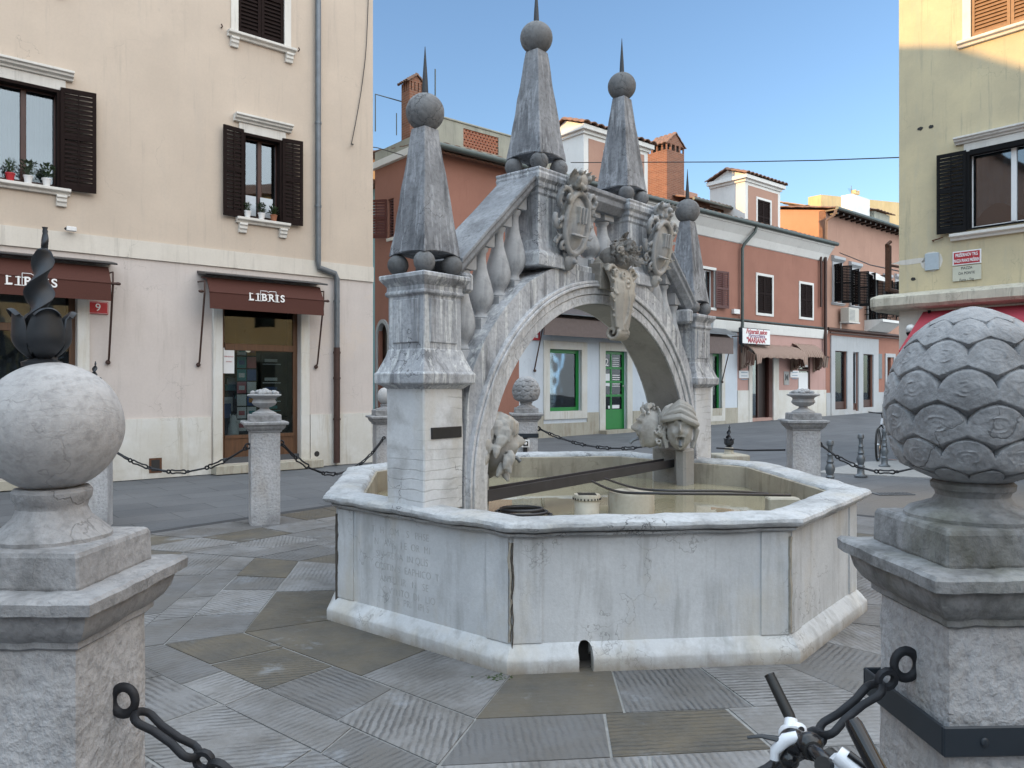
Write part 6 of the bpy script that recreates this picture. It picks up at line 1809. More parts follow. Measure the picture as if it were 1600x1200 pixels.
# balcony
bk0, bk1 = F2.k(1349,.0)+.1, F2.k(1378,.0)+.3; zbf = F2.z(1349,500)
b = MB(); b.profx([(0,zbf-.55),(-.2,zbf-.5),(-.75,zbf-.12),(-.85,zbf-.12),(-.85,zbf),(0,zbf)], bk0, bk1); bal = b.build('balcony', M['whiteP'], B3)
b = MB()
for k in range(18): x = bk0+(bk1-bk0)*k/17; b.tube([(x,-.82,zbf),(x,-.90,zbf+.5),(x,-.82,zbf+1.0)], .018, 5)
for yy in (.25,.5,.75,1.0): b.tube([(bk0,-.02,zbf+yy),(bk0,-.84,zbf+yy),(bk1,-.84,zbf+yy),(bk1,-.02,zbf+yy)], .02, 5)
for x in (bk0, bk1):
    for k in range(5): b.tube([(x,-.15*k-.1,zbf),(x,-.15*k-.1,zbf+1.0)], .016, 5)
b.build('railing', M['shutblack'], bal)
ka = F2.k(1314,.15); za = F2.z(1314,481,.15); aco = empty('air_conditioner', world(F2, ka, -.12, za-.62), F2.a, 'boxy off-white air conditioner on a bracket beneath the dark shutters', 'air conditioner')
b = MB(); b.box(0,.95,-.40,0,0,.62); b.build('casing', M['ac'], aco, bevel=.02); b = MB()
for k in range(9): b.box(.05,.55,-.405,-.401,.06+.055*k,.08+.055*k)
b.build('grille', M['zinc'], aco); b = MB(); b.box(-.05,1.0,-.42,0,-.06,0); b.box(0,.04,-.03,0,-.35,.0); b.build('bracket', M['whiteP'], aco)
for i, s_ in enumerate(shp):
    W = window(B3, s_[0]+.02, s_[1]-.02, s_[2], s_[3], M['greystone'] if i == 1 else M['redwood'], depth=.06, fw=.05 if i == 1 else .04, mull=0, glass_='glassd', name='shop_window')
    MB().box(s_[0]+.05,s_[1]-.05,.05,.14,s_[2]+.05,s_[2]+.35).build('kick_panel', M['redwood'], W)
MB().box(shp[1][0],F2.k(1371),2.2,2.25,0,zm-.2).build('room_wall', M['yroom'], B3)
wl = F2.pk(1350,573); b = MB(); b.sphere((F2.k(1350,-1.6),1.6,wl[1]-.2), .16, 14, 10); o = b.build('lamp', M['lampglow'], smooth=60); o.matrix_world = Matrix.Translation((F2.o.x,F2.o.y,0)) @ Matrix.Rotation(F2.a, 4, 'Z'); tag(o, 'warm glowing lamp inside the far grey shop front', 'lamp')
D = MB().box(dr3[0],dr3[1],.3,.35,dr3[2],dr3[3]).build('door', M['dark'], B3); surround(D, dr3[0], dr3[1]+.25, dr3[2], dr3[3], .18, M['greystone'], y=-.05, bottom=False)
MB().box(F2.k(1372),F2.k(1377),-.04,0,1.9,3.1).build('notice_board', M['zinc'], B3)
b = MB(); b.tube([(K3,-.1,zm+.05),(K4,-.1,zm+.02)], .07, 8); b.tube([(K3,-.2,zm-.12),(K4,-.2,zm-.1)], .04, 6); b.build('pipe_run', M['brownpipe'], B3, smooth=50)

# far sunlit buildings
FB = Frame(*(Vector((F2.o.x,F2.o.y))+F2.u*13+F2.w*9), A1_)
B4 = FB.root('sunlit_house', 'tall ochre house far behind, its top lit by the low sun', 'building')
def fz(px, py, d): return FB.z(px, py, d)
k0_, k1_ = FB.k(1252), FB.k(1460); z_ = FB.z(1300,318)
b = MB(); b.box(k0_, k1_, 0, 5, 0, z_-.9); b.build('wall', M['lityel'], B4)
b = MB(); k5, k6 = FB.k(1283,-2), FB.k(1460,-2); b.add([(k5,2,0),(k6,2,0),(k6,2,FB.z(1460,322,-2)),(k5,2,FB.z(1283,304,-2)),(k5,3,0),(k6,3,0),(k6,3,FB.z(1460,322,-2)),(k5,3,FB.z(1283,304,-2))], [(0,1,2,3),(7,6,5,4),(3,2,6,7),(0,3,7,4),(1,5,6,2)]); b.build('gable_wall', M['lityel'], B4)
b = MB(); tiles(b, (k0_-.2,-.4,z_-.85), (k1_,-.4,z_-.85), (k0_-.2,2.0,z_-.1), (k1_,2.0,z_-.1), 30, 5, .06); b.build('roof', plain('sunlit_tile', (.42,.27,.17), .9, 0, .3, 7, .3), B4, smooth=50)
kc_ = FB.k(1332,.8), FB.k(1359,.8); b = MB(); b.box(kc_[0],kc_[1],-.8,.0,z_-2.5,FB.z(1345,307,.8)); chm = b.build('chimney', M['whiteP'], B4)
zc_ = FB.z(1345,307,.8); km = (kc_[0]+kc_[1])/2
b = MB(); b.box(km-.10,km+.10,-.5,-.3,zc_,zc_+.22); b.box(km-.30,km+.30,-.55,-.25,zc_+.22,zc_+.36); b.box(km-.30,km-.16,-.55,-.25,zc_+.36,zc_+.50); b.box(km-.07,km+.07,-.55,-.25,zc_+.36,zc_+.46); b.box(km+.16,km+.30,-.55,-.25,zc_+.36,zc_+.50); b.build('chimney_pot', M['lityel'], chm)
b = MB(); kd0, kd1 = FB.k(1366,1.0), FB.k(1390,1.0); zd = FB.z(1375,332,1.0); b.box(kd0,kd1,-1.0,1,z_-3,zd); b.build('dormer', M['grayconc'], B4); b = MB(); tiles(b, (kd0-.3,-1.3,zd), (kd1+.3,-1.3,zd), (kd0-.1,.3,zd+.5), (kd1+.1,.3,zd+.5), 6, 3, .05); b.build('dormer_roof', M['tile'], B4, smooth=50)
b = MB(); ka_ = FB.k(1330,.5); b.tube([(ka_,-.5,z_-1),(ka_,-.5,FB.z(1330,290,.5))], .02, 5)
for q in range(5): b.tube([(ka_-.5+.1*q,-.5,FB.z(1330,297,.5)-.06*q),(ka_+.1+.1*q,-.5,FB.z(1330,295,.5)-.06*q)], .01, 4)
b.build('aerial', M['gutter'], B4)
# narrow slot at left: aqua house and a sunlit orange wall beyond
bq = Vector((F2.o.x,F2.o.y))+F2.u*KL+F2.w*(-kfar+.05)
FQ = Frame(bq.x, bq.y, A1_-PI/2)
B5 = FQ.root('aqua_house', 'narrow strip of an aqua painted house left of the salmon house', 'building')
b = MB(); zq = FQ.z(585,288); b.box(-7,0,.25,2.2,0,zq); b.build('wall', M['ltblue'], B5); b = MB(); b.box(-7,0,-.1,2.4,zq,zq+.15); b.build('eaves', M['tile'], B5)
b = MB(); b.tube([(-.3,-.0,0),(-.3,.0,zq)], .06, 8); b.build('downpipe', M['zinc'], B5)
b = MB(); b.box(-1.6,-1.0,.2,.252,.6,2.6); b.build('door', M['darkwood'], B5)
far = at(580, 603, 46)
B6 = empty('orange_house', (far.x, far.y, 0), R(20), 'orange sunlit house top far down the street at left', 'building')
b = MB(); b.box(-4,2.4,0,6,0,15.3); b.build('wall', plaster('orange_plaster', (.55,.27,.10), (.48,.23,.09)), B6); b = MB(); tiles(b, (-4.4,-.4,15.3), (2.8,-.4,15.3), (-4.4,3,16.3), (2.8,3,16.3), 20, 5, .06); b.build('roof', M['tile'], B6)
for zz_ in (4,8,11.5): MB().box(-.4,.6,-.05,.0,zz_,zz_+1.5).build('window', M['dark'], B6)

# ------------------------------------------------------------------ YELLOW HOUSE (right)
FY = Frame(8.13, 16.0, A1_-PI/2)
B7 = FY.root('yellow_house', 'yellow plastered corner house at right with a mouldy ledge above its red awning', 'building')
KR_ = 9.0; YH = 11.2
yw = (FY.k(1511), FY.k(1511)+1.55, FY.z(1511,360), FY.z(1511,238)); yk = yw
yw2 = (FY.k(1517), FY.k(1517)+1.35, FY.z(1517,62), FY.z(1517,62)+1.9)
zl0, zl1 = FY.z(1406,487), FY.z(1406,463)
ysh = (FY.k(1440)+.3, FY.k(1440)+4.3, .5, zl0-.6)
wall('upper_wall', M['yellow'], B7, 0, KR_, zl0, YH, [yw, yw2])
wall('ground_wall', M['creamsign'] if False else M['bandP'], B7, 0.0, KR_, 0, zl0, [ysh])
b = MB(); b.box(0,.32,.325,7,0,YH); b.box(0,KR_,7,7.3,0,YH); b.box(KR_-.3,KR_,.325,7,0,YH); b.build('side_wall', M['yellow'], B7)
b = MB(); b.box(.33,KR_-.3,.33,6.9,zl0,zl0+.1); b.box(.33,KR_-.3,3.2,3.3,0,YH); b.build('inner_wall', M['room'], B7)
b = MB(); b.box(-.5,KR_+.3,-.5,7.6,YH,YH+.15); b.build('eaves', M['wstone'], B7)
b = MB(); b.loft([[(-.5,-.5,YH+.15),(KR_+.3,-.5,YH+.15),(KR_+.3,7.6,YH+.15),(-.5,7.6,YH+.15)],[(3,3.4,YH+1.3),(KR_-3,3.4,YH+1.3),(KR_-3,3.7,YH+1.3),(3,3.7,YH+1.3)]]); b.build('roof', M['tile'], B7)
b = MB(); b.loft([[(x,-.002,zl0),(x,-.34,zl0+.04),(x,-.40,zl0+.10),(x,-.40,zl1-.06),(x,-.36,zl1-.02),(x,-.002,zl1+.06)] for x in [-.42+ (KR_+.42)*i/40 for i in range(41)]]); b.box(-.42,-.001,.0,1.5,zl0+.01,zl1)
b.build('ledge', M['oldledge'], B7, jit=.012, jscale=3)
W = window(B7, *yw, M['whitepaint'], depth=.10, fw=.07); 
b = MB(); n = 50; vs = []
for i in range(n+1): x = yw[0]+.1+(yw[1]-yw[0]-.2)*i/n; yy = .25+.02*math.sin(i*1.4); vs += [(x,yy,yw[2]+.25*(1+math.sin(i*.12))),(x,yy,yw[3])]
b.add(vs, [(2*i,2*i+2,2*i+3,2*i+1) for i in range(n)]); b.build('curtain', M['curtain'], W, smooth=60)
shutter(W, .52, yw[3]-yw[2]+.05, M['shutblack'], yw[0], 6, yw[2]-.02, side=-1, y=-.04); shutter(W, .75, yw[3]-yw[2]+.05, M['shutblack'], yw[1], 6, yw[2]-.02, side=1, y=-.04)
b = MB(); f = .06; b.box(yw[0]-.02,yw[0]+f,-.05,.08,yw[2],yw[3]); b.box(yw[1]-f,yw[1]+.02,-.05,.08,yw[2],yw[3]); b.box(yw[0]+f,yw[1]-f,-.05,.08,yw[3]-.08,yw[3]+.02); b.box(yw[0]+f,yw[1]-f,-.05,.08,yw[2],yw[2]+.03); b.build('casing', M['shutblack'], W)
sill(W, yw[0]-.28, yw[1]+.28, yw[2]-.05, M['wstone'], brackets=False, d=.14, h=.13); hood(W, yw[0]-.2, yw[1]+.25, yw[3]+.30, M['wstone'], inset=.15)
b = MB(); b.tube([(yw[0]-.62,0,yw[2]-.12),(yw[0]-.62,-.06,yw[2]-.12),(yw[0]-.5,-.06,yw[2]-.10),(yw[0]-.42,-.06,yw[2]-.08)], .014, 5); b.build('shutter_catch', M['rust'], W)
W = window(B7, *yw2, M['whitepaint'], depth=.2); hw = (yw2[1]-yw2[0])/2
shutter(W, hw-.01, yw2[3]-yw2[2]-.04, M['shutorange'], yw2[0]+.005, 0, yw2[2]+.02, y=.05, side=1, cross=False); shutter(W, hw-.01, yw2[3]-yw2[2]-.04, M['shutorange'], yw2[1]-.005, 0, yw2[2]+.02, y=.05, side=-1, cross=False); backing(W, *yw2, y=.07)
b = MB(); b.box(yw2[0]-.15,yw2[0],-.02,.03,yw2[2],yw2[3]+.13); b.box(yw2[1],yw2[1]+.15,-.02,.03,yw2[2],yw2[3]+.13); b.box(yw2[0],yw2[1],-.018,.03,yw2[3],yw2[3]+.13); b.build('stone_surround', M['wstone'], W)
sill(W, yw2[0]-.22, yw2[1]+.22, yw2[2], M['wstone'], brackets=False, h=.12)
# awning
b = MB(); aL = FY.k(1440,.1); aR = aL+4.6; b.profx([(-.02,zl0-.04),(-1.15,zl0-.85),(-1.17,zl0-.87),(-1.17,zl0-1.10),(-1.16,zl0-1.10),(-1.14,zl0-.88),(-.02,zl0-.08)], aL, aR)
b.add([(aL,-.02,zl0-.06),(aL,-1.15,zl0-.87),(aL,-1.16,zl0-1.10),(aL,-.02,zl0-1.10)], [(0,1,2,3)]); b.build('awning', M['awnred'], B7)
W = window(B7, *ysh, M['darkwood'], depth=.1, fw=.1, mull=2, name='shop_window')
# wall bits
a = rect(FY, 1446,397,1468,421); b = MB(); b.box(a[0],a[1],-.04,0,a[2],a[3]); b.build('junction_box', plain('pale_blue_box', (.42,.48,.52), .6, 0, .1), B7, bevel=.008)
b = MB(); 
rd = random.Random(5)
def blotch(mb, kc, zc, rw_, rh, seed):
    n = 26; pts = [(kc+rw_*math.cos(t)*(1+.35*noise.noise(Vector((math.cos(t)*1.5,math.sin(t)*1.5,seed)))), zc+rh*math.sin(t)*(1+.35*noise.noise(Vector((math.cos(t)*1.5,math.sin(t)*1.5,seed+4))))) for t in [2*PI*i/n for i in range(n)]]
    mb.add([(x,-.003,z) for x,z in pts]+[(x,.002,z) for x,z in pts], [tuple(range(n-1,-1,-1))]+[(i,(i+1)%n,n+(i+1)%n,n+i) for i in range(n)])
blotch(b, (a[0]+a[1])/2, (a[2]+a[3])/2, .21, .19, 1); k_, z_ = FY.pk(1430,408); blotch(b, k_, z_, .45, .05, 2); b.build('bare_patch', M['grayconc'] if False else M['bandP'], B7)
b = MB()
for px_, py_ in ((1438,201),(1455,198),(1427,436)): k_, z_ = FY.pk(px_, py_); blotch(b, k_, z_, .05, .035, px_)
b.v = [(x,y-.003,z) for x,y,z in b.v]; b.build('wall_hole', M['dark'], B7)
a = rect(FY, 1489,394,1534,413); sg = sign(FY, (a[0]+a[1])/2, (FY.z(1489,394)+FY.z(1489,416))/2, -.01, 'red bilingual square name sign on the yellow wall', 'sign', 'street_sign')
w_ = (a[1]-a[0])/2; h_ = (FY.z(1489,394)-FY.z(1489,416))/2
MB().box(-w_,w_,-.018,0,-h_,h_).build('plate', M['white'], sg, bevel=.01); MB().box(-w_+.025,w_-.025,-.0215,-.0185,-h_+.025,h_-.025).build('field', M['red'], sg, bevel=.008)
text_mesh('PREŠERNOV TRG', .088, M['white'], sg, wallM(0,-.0235,h_*.38), bold=.002, xs=.60, ext=.002); text_mesh('PIAZZA FRANCE PREŠEREN', .085, M['white'], sg, wallM(0,-.0235,-h_*.40), bold=.002, xs=.44, ext=.002)
sg = sign(FY, (a[0]+a[1])/2, (FY.z(1489,417)+FY.z(1489,441))/2, -.01, 'pale stone plaque Piazza da Ponte below the red sign', 'plaque', 'stone_plaque')
h_ = (FY.z(1489,417)-FY.z(1489,440))/2; MB().box(-w_,w_,-.018,0,-h_,h_).build('plate', M['creamsign'], sg, bevel=.004)
for t_, z_ in (('PIAZZA', .10), ('DA PONTE', .0), ('Foro - Trg', -.13)): text_mesh(t_, .075, M['signtextblk'], sg, wallM(0,-.020,z_), bold=.0, xs=.8, ext=.001)
# globe wall lamp
k_, z_ = FY.pk(1423,514,.35); wlm = empty('wall_lamp', world(FY, k_, 0, z_), FY.a, 'small globe wall lamp on the corner under the mouldy ledge', 'lamp')
b = MB(); b.sphere((0,-.35,0), .095, 16, 12); b.build('globe', M['lamp'], wlm, smooth=60); b = MB(); b.lathe([(.05,-.15),(.085,-.09),(.09,-.07)], (0,-.35,0), 12); b.tube([(0,-.35,-.14),(.05,-.2,-.28),(.1,-.02,-.38)], .018, 6); b.build('bracket', M['shutblack'], wlm, smooth=60)
# drainpipe on corner interior
b = MB(); b.tube([(.62,-.06,zl0-.02),(.62,-.06,1.0)], .03, 8); b.build('downpipe', M['shutblack'], B7)
# rusty hanging frame at the ledge end
p0_ = at(1388, 384, 20.5); rf = empty('rusty_bracket', (p0_.x,p0_.y,p0_.z), F2.a, 'rusty iron pole bracket sticking out beside the yellow corner', 'bracket')
b = MB(); b.box(-.06,.06,-.06,.06,-1.22,0); b.tube([(-.1,0,0),(.12,0,.12)], .05, 6); b.tube([(0,0,-.52),(.8,0,-.50)], .035, 6); b.tube([(-.1,0,-1.18),(.7,0,-1.20)], .06, 6); b.build('pole', M['rust'], rf)
# overhead cable
b = MB(); pts = [at(892,254,22.0), at(1000,253.5,20.5), at(1150,253,18.5), at(1280,250.5,17.2), at(1406,246,16.0)]; b.tube(pts, .013, 5)
o = b.build('overhead_cable', M['cable'], smooth=60); tag(o, 'long thin cable strung level across the sky to the yellow corner', 'cable', 'overhead cables'); b = MB(); b.tube([at(549,225,15.0), at(590,231,19.0), at(630,243,19.4)], .012, 5)
o = b.build('overhead_cable', M['cable'], smooth=60); tag(o, 'short cable from the cream corner to the salmon terrace house', 'cable', 'overhead cables')
b = MB(); b.tube([world(F2, F2.k(1312,.3), -.3, F2.z(1312,395,.3)), at(1360,414,27), at(1406,424,24)], .02, 5); o = b.build('overhead_cable', M['cable'], smooth=60); tag(o, 'short dark cable sagging past the balcony house windows', 'cable', 'overhead cables')

# ------------------------------------------------------------------ HOUSES BEHIND THE VIEWER (they close the square, shade it and show in the panes)
def plain_house(name, loc, rz, w, dpt, h, mat, label, nwin):
    o = empty(name, loc, rz, label, 'building')
    holes = []
    for fl in range(3):
        for i in range(nwin):
            x = w*(i+.5)/nwin; z = 1.0+fl*3.3; holes.append((x-.5, x+.5, z, z+1.7))
    wall('wall', mat, o, 0, w, 0, h, holes)
    b = MB(); b.box(0,.3,.325,dpt,0,h); b.box(w-.3,w,.325,dpt,0,h); b.box(0,w,dpt,dpt+.3,0,h); b.build('rear_wall', mat, o)
    b = MB()
    for (a_,c_,e_,f_) in holes: b.box(a_,c_,.12,.16,e_,f_)
    b.build('window', M['glass'], o); MB().box(.3,w-.3,1.0,1.1,0,h).build('inner_wall', M['dark'], o)
    b = MB(); b.loft([[(-.4,-.4,h),(w+.4,-.4,h),(w+.4,dpt+.7,h),(-.4,dpt+.7,h)],[(.4,dpt*.45,h+1.6),(w-.4,dpt*.45,h+1.6),(w-.4,dpt*.55,h+1.6),(.4,dpt*.55,h+1.6)]]); b.build('roof', M['tile'], o)
    return o
q_ = F1.o+F1.u*(KW-.35-15)
plain_house('neighbour_house', (q_.x, q_.y, 0), F1.a, 15, 9, 13.25, M['salmon2'], 'pink house adjoining the bookshop building, out of the picture to the left', 5)
plain_house('square_house', (-21, -24, 0), PI/2, 22, 9, 12.5, M['yellow'], 'yellow house closing the square behind the viewer at left', 7)
plain_house('square_house', (18, -17, 0), PI, 36, 8, 9.5, M['creamP'], 'long cream house closing the square behind the viewer', 10)
plain_house('square_house', (15.6, 8.3, 0), -PI/2, 24, 8, 10.5, M['yellow'], 'yellow house closing the square at right, out of the picture', 8)
# ================================================================== BICYCLES
def bicycle(name, label, loc, rz, steer=0.0, detailed=False):
    root = empty(name, loc, rz, label, 'bicycle')
    # local: +x forward, z up
    fwx, rwx, rw_ = .55, -.50, .34
    for wx, yaw in ((fwx, steer), (rwx, 0)):
        b = MB(Matrix.Translation((wx,0,rw_)) @ Matrix.Rotation(yaw, 4, 'Z')); b.tube([(rw_*math.cos(t)*.96,0,rw_*math.sin(t)*.96) for t in [2*PI*i/40 for i in range(40)]], .022, 8, closed=True)
        w = b.build('wheel', M['rubber'], root, smooth=60)
        b = MB(Matrix.Translation((wx,0,rw_)) @ Matrix.Rotation(yaw, 4, 'Z')); b.tube([((rw_-.04)*math.cos(t),0,(rw_-.04)*math.sin(t)) for t in [2*PI*i/40 for i in range(40)]], .010, 6, closed=True)
        for i in range(16): t = 2*PI*i/16; b.tube([(0,.02*(-1)**i,0),((rw_-.04)*math.cos(t),0,(rw_-.04)*math.sin(t))], .0015, 4)
        b.tube([(0,-.04,0),(0,.04,0)], .02, 8); b.build('rim', M['chrome'], w)
    b = MB(); hd = (.40,0,.80); bb = (-.06,0,.29); st = (-.24,0,.80)
    b.tube([hd, bb], .020, 8); b.tube([(.385,0,.84), st], .016, 8); b.tube([bb, st], .017, 8); b.tube([bb, (rwx,.06,rw_)], .010, 6); b.tube([bb, (rwx,-.06,rw_)], .010, 6)
    b.tube([st, (rwx,.06,rw_)], .009, 6); b.tube([st, (rwx,-.06,rw_)], .009, 6); b.tube([(.415,0,.75),(.38,0,.88)], .024, 8)
    b.build('frame', M['bwhite'], root, smooth=60)
    b = MB(); b.tube([(.42,0,.74),(.44,.06,.66),(fwx,.06,rw_)], .014, 6); b.tube([(.42,0,.74),(.44,-.06,.66),(fwx,-.06,rw_)], .014, 6); b.build('fork', M['bpaint'], root, smooth=60)
    b = MB(); b.tube([st, (-.27,0,.95)], .013, 6); b.loft([[(-.40,-.07,.955),(-.40,.07,.955),(-.40,.07,.985),(-.40,-.07,.985)],[(-.28,-.05,.96),(-.28,.05,.96),(-.28,.05,.985),(-.28,-.05,.985)],[(-.13,-.015,.955),(-.13,.015,.955),(-.13,.015,.975),(-.13,-.015,.975)]]); b.build('saddle', M['bpaint'], root, bevel=.01)
    b = MB(); b.tube([(-.06,-.06,.29),(-.06,.06,.29)], .025, 8); b.tube([(-.06,.06,.29),(.05,.07,.20)], .010, 6); b.tube([(-.06,-.06,.29),(-.17,-.07,.38)], .010, 6); b.box(.02,.08,.07,.14,.19,.21); b.box(-.20,-.14,-.14,-.07,.37,.39); b.lathe([(.085,-.003),(.085,.003)], (0,0,0), 24); b.build('crank', M['chrome'], root)
    if not detailed:
        b = MB(); b.tube([(.38,0,.88),(.42,0,.98),(.40,.28,1.0),(.36,.31,1.0)], .012, 6); b.tube([(.42,0,.98),(.40,-.28,1.0),(.36,-.31,1.0)], .012, 6); b.build('handlebar', M['bpaint'], root, smooth=60)
    return root
# foreground bicycle: bar runs away from the viewer; grip ends carry upright bar ends
H1 = at(1236, 1150, 1.48); H2 = at(1402, 1262, 1.02)
mid = H1.lerp(H2, .5)
bk = bicycle('bicycle', 'black and white mountain bike whose handlebar pokes into the bottom of the picture', (mid.x+.40, mid.y+.02, 0), PI, .25, True)
# the handlebar group is built in world space and parented with an inverse
inv = (Matrix.Translation(bk.location) @ Matrix.Rotation(PI, 4, 'Z')).inverted()
def inbike(mb): mb.v = [tuple(inv @ Vector(p)) for p in mb.v]; return mb
ax_ = (H2-H1).normalized()
b = MB(); b.tube(smoothpath([H1, H1+ax_*.16, mid+Vector((.02,0,-.03)), H2-ax_*.16, H2], 6), .0125, 10); hbar = inbike(b).build('handlebar', M['bpaint'], bk, smooth=60)
def grip(p, d, L, name='grip'):
    b = MB(); n = 22; b.tube([p+d*L*i/n for i in range(n+1)], [.0165+(.0008 if i % 2 else 0) for i in range(n+1)], 14); inbike(b).build(name, M['rubber'], hbar, smooth=50)
grip(H1+ax_*.022, ax_, .115); grip(H2-ax_*.022, -ax_, .115)
# bar ends
t1 = at(1203, 1056, 1.55); b1 = at(1236,1124,1.50)
b = MB(); b.tube([b1, b1.lerp(t1,.1), b1.lerp(t1,.9), t1], [.0100,.0112,.0105,.0103], 14); be = inbike(b).build('bar_end', M['rubber'], hbar, smooth=40)
b = MB(); d_ = (t1-b1).normalized(); b.tube([t1, t1+d_*.003], .0108, 14); inbike(b).build('end_plug', M['bpaint'], be, smooth=40)
b = MB(); b.tube([H1-ax_*.012, H1+ax_*.016], .0215, 16); b.tube([H1, b1], [.016,.0125], 12); b.sphere(H1.lerp(b1,.35)+Vector((.010,-.006,.004)), .017, 14, 10, (1.1,.9,.8)); inbike(b).build('bar_end_clamp', M['bwhite'], hbar, smooth=50)
b = MB(); b.tube([H1.lerp(b1,.35)+Vector((.012,-.019,.010)), H1.lerp(b1,.35)+Vector((.012,-.024,.012))], .0055, 10); inbike(b).build('clamp_bolt', M['bpaint'], hbar, smooth=50)
# black stripes on clamp
b = MB(); b.tube([b1+Vector((-.012,-.004,-.01)), H1+Vector((-.017,-.006,-.004))], .0045, 6); inbike(b).build('clamp_stripe', M['bpaint'], hbar, smooth=50)
t2 = at(1330, 1124, 1.08); b2 = H2+Vector((0,0,.0))
b = MB(); b.tube([b2, b2.lerp(t2,.12), b2.lerp(t2,.94), t2], [.0125,.0130,.0120,.0095], 16); be2 = inbike(b).build('bar_end', plain('gloss_black', (.01,.01,.012), .12), hbar, smooth=50)
b = MB(); b.tube([H2-ax_*.016, H2+ax_*.012], .0215, 16); inbike(b).build('bar_end_clamp', M['bwhite'], hbar, smooth=50)
# brake and shifter body by the far grip
pB = at(1240, 1160, 1.40); 
b = MB(); b.sphere(pB, .026, 16, 12, (1,1.2,.9)); b.sphere(pB+Vector((.018,-.03,.012)), .022, 14, 10, (1.1,1,.9)); b.tube([H1+ax_*.03, H1+ax_*.10], [.020,.023], 12); b.sphere(pB+Vector((-.012,-.012,-.026)), .018, 12, 8); inbike(b).build('shifter', M['bpaint'], hbar, smooth=60, remesh=.0022)
b = MB(); b.tube([pB+Vector((.0,-.02,.02)), pB+Vector((-.02,-.015,.012)), pB+Vector((-.038,-.01,-.01)), pB+Vector((-.040,-.012,-.026))], [.010,.012,.009,.008], 10); inbike(b).build('brake_bracket', M['bwhite'], hbar, smooth=60)
b = MB(); b.tube([pB+Vector((-.028,-.01,.010)), at(1190,1150,1.40), at(1168,1152,1.41)], [.009,.0055,.0045], 8, flat=.6); inbike(b).build('brake_lever', M['bpaint'], hbar, smooth=60)
b = MB(); b.tube([pB+Vector((.035,-.06,.0)), pB+Vector((.055,-.10,-.01)), mid+Vector((-.02,0,.0))], [.022,.019,.014], 12); inbike(b).build('grip_shift', M['rubber'], hbar, smooth=60)
b = MB(); q = pB+Vector((-.040,-.012,-.03))
b.tube(smoothpath([q, q+Vector((-.004,-.01,-.05)), q+Vector((.03,-.05,-.12)), mid+Vector((-.08,0,-.15)), mid+Vector((.0,0,-.25))], 6), .0028, 6); b.tube(smoothpath([q+Vector((.02,0,0)), q+Vector((.018,-.02,-.06)), q+Vector((.05,-.06,-.12)), mid+Vector((-.05,0,-.2))], 6), .0028, 6); inbike(b).build('brake_cable', M['rubber'], hbar, smooth=60)
# stem
hd_w = (bk.location + Vector((-.40, 0, .88))) 
b = MB(); b.tube([hd_w+Vector((0,0,-.02)), mid+Vector((.05,0,-.03)), mid], [.022,.02,.022], 12); inbike(b).build('stem', M['bwhite'], hbar, smooth=60)
s1_ = at(1308, 1178, 1.24)
b = MB(); b.tube([s1_, s1_+Vector((.05,-.04,-.035)), mid+Vector((.05,0,-.03))], [.015,.020,.02], 10); inbike(b).build('stem_cover', M['bwhite'], hbar, smooth=60)
b = MB(); b.tube([s1_+Vector((.012,-.016,.008)), s1_+Vector((.06,-.055,-.022))], .006, 8); inbike(b).build('stem_stripe', M['bpaint'], hbar, smooth=60)
# far bicycle
c = at(1394, 705, 16.0)
bicycle('bicycle', 'distant parked bicycle half hidden behind the foreground pine cone', (c.x, c.y, 0), R(215), .4)
# ================================================================== WORLD, SUN, CAMERA
SUN_EL = 14.2; SKY_FILL = (7.6,8.1,8.6); SUN_V = Vector((-.95,-.31)).normalized()
w = bpy.data.worlds.new('World'); sc.world = w; w.use_nodes = True
nt = w.node_tree; sky = nt.nodes.new('ShaderNodeTexSky'); sky.sky_type = 'NISHITA'; sky.sun_disc = False
sky.sun_elevation = R(SUN_EL); sky.sun_rotation = math.atan2(SUN_V.x, SUN_V.y)
sky.air_density = 1.0; sky.dust_density = .7; sky.ozone_density = 2.6
bg = nt.nodes['Background']; bg.inputs['Strength'].default_value = .15
# added bright sky fill overhead and behind the viewer, unseen, to lift the shade
def wn(t, **k):
    n = nt.nodes.new(t)
    for a_, v_ in k.items(): setattr(n, a_, v_)
    return n
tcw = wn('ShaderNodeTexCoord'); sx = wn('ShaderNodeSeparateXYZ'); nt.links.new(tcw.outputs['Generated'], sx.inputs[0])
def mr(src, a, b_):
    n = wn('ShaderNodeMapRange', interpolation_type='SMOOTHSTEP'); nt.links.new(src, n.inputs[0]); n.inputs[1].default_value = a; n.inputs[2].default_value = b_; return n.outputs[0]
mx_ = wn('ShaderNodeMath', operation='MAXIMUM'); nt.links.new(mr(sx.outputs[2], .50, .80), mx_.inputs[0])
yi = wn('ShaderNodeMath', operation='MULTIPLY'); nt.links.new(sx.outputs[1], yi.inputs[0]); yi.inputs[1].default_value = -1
nt.links.new(mr(yi.outputs[0], -.40, .15), mx_.inputs[1])
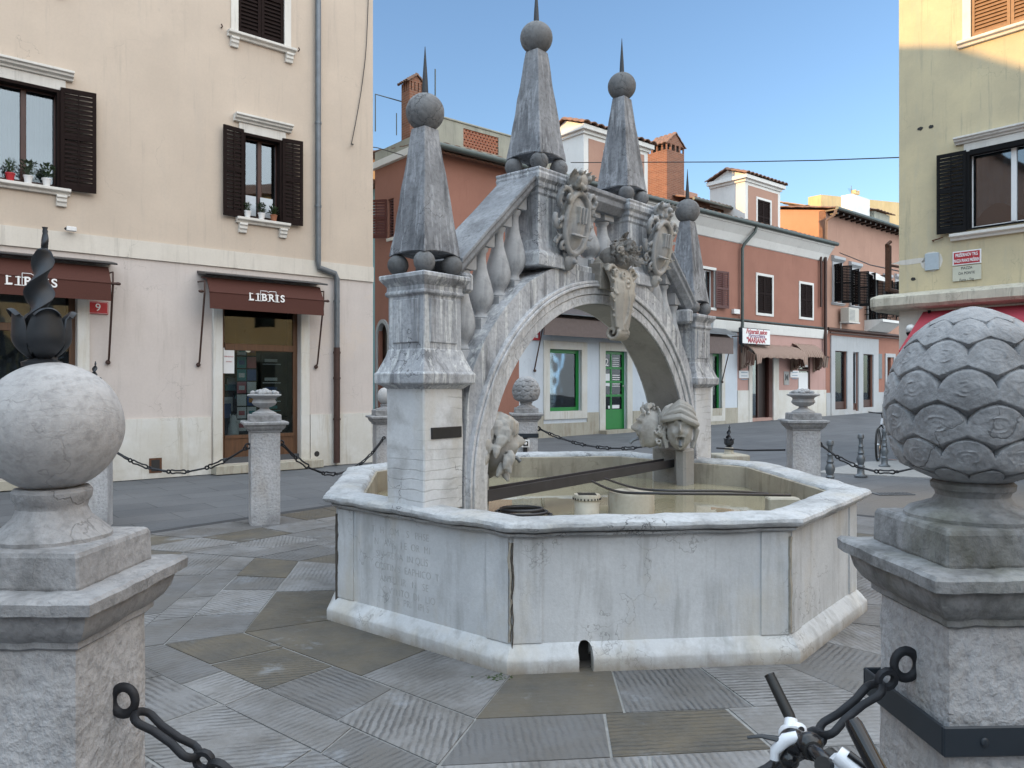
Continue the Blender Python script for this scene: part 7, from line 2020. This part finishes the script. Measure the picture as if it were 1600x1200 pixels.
cn = wn('ShaderNodeTexNoise'); nt.links.new(tcw.outputs['Generated'], cn.inputs['Vector']); cn.inputs['Scale'].default_value = 2.2; cn.inputs['Detail'].default_value = 4
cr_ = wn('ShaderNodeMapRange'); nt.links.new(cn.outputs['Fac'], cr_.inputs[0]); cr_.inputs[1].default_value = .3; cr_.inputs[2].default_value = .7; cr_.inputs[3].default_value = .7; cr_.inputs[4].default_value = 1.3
hz_ = wn('ShaderNodeVectorMath', operation='SCALE'); hz_.inputs[0].default_value = SKY_FILL; hc_ = wn('ShaderNodeMix', data_type='RGBA'); nt.links.new(mr(sx.outputs[0], -.6, .7), hc_.inputs[0]); hc_.inputs[6].default_value = (4.6,5.9,7.2,1); hc_.inputs[7].default_value = (9.4,9.7,9.9,1); nt.links.new(hc_.outputs[2], hz_.inputs[0]); nt.links.new(cr_.outputs[0], hz_.inputs['Scale'])
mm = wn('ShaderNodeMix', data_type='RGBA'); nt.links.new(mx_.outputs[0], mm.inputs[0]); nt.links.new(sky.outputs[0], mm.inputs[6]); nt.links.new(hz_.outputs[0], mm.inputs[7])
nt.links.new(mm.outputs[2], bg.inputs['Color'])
sl = bpy.data.lights.new('sun', 'SUN'); sl.energy = 3.2; sl.angle = R(.6); sl.color = (1,.60,.24)
so = bpy.data.objects.new('sun', sl); COL.objects.link(so)
sd_ = Vector((SUN_V.x*math.cos(R(SUN_EL)), SUN_V.y*math.cos(R(SUN_EL)), math.sin(R(SUN_EL))))
so.rotation_euler = sd_.to_track_quat('Z', 'Y').to_euler()
cam = bpy.data.cameras.new('camera'); co = bpy.data.objects.new('camera', cam); COL.objects.link(co)
cam.sensor_width = 36; cam.lens = 36*F/1600; cam.clip_end = 500; cam.clip_start = .05
cam.shift_y = 3/1600
co.location = (0,0,H); co.rotation_euler = (R(90),0,0); sc.camera = co
vs_ = sc.view_settings; vs_.view_transform = 'Standard'; vs_.look = 'None'; vs_.gamma = 1; vs_.exposure = 0.95
sc.render.resolution_x = 1024; sc.render.resolution_y = 768
sc.cycles.max_bounces = 6; sc.cycles.diffuse_bounces = 4; sc.cycles.transparent_max_bounces = 12
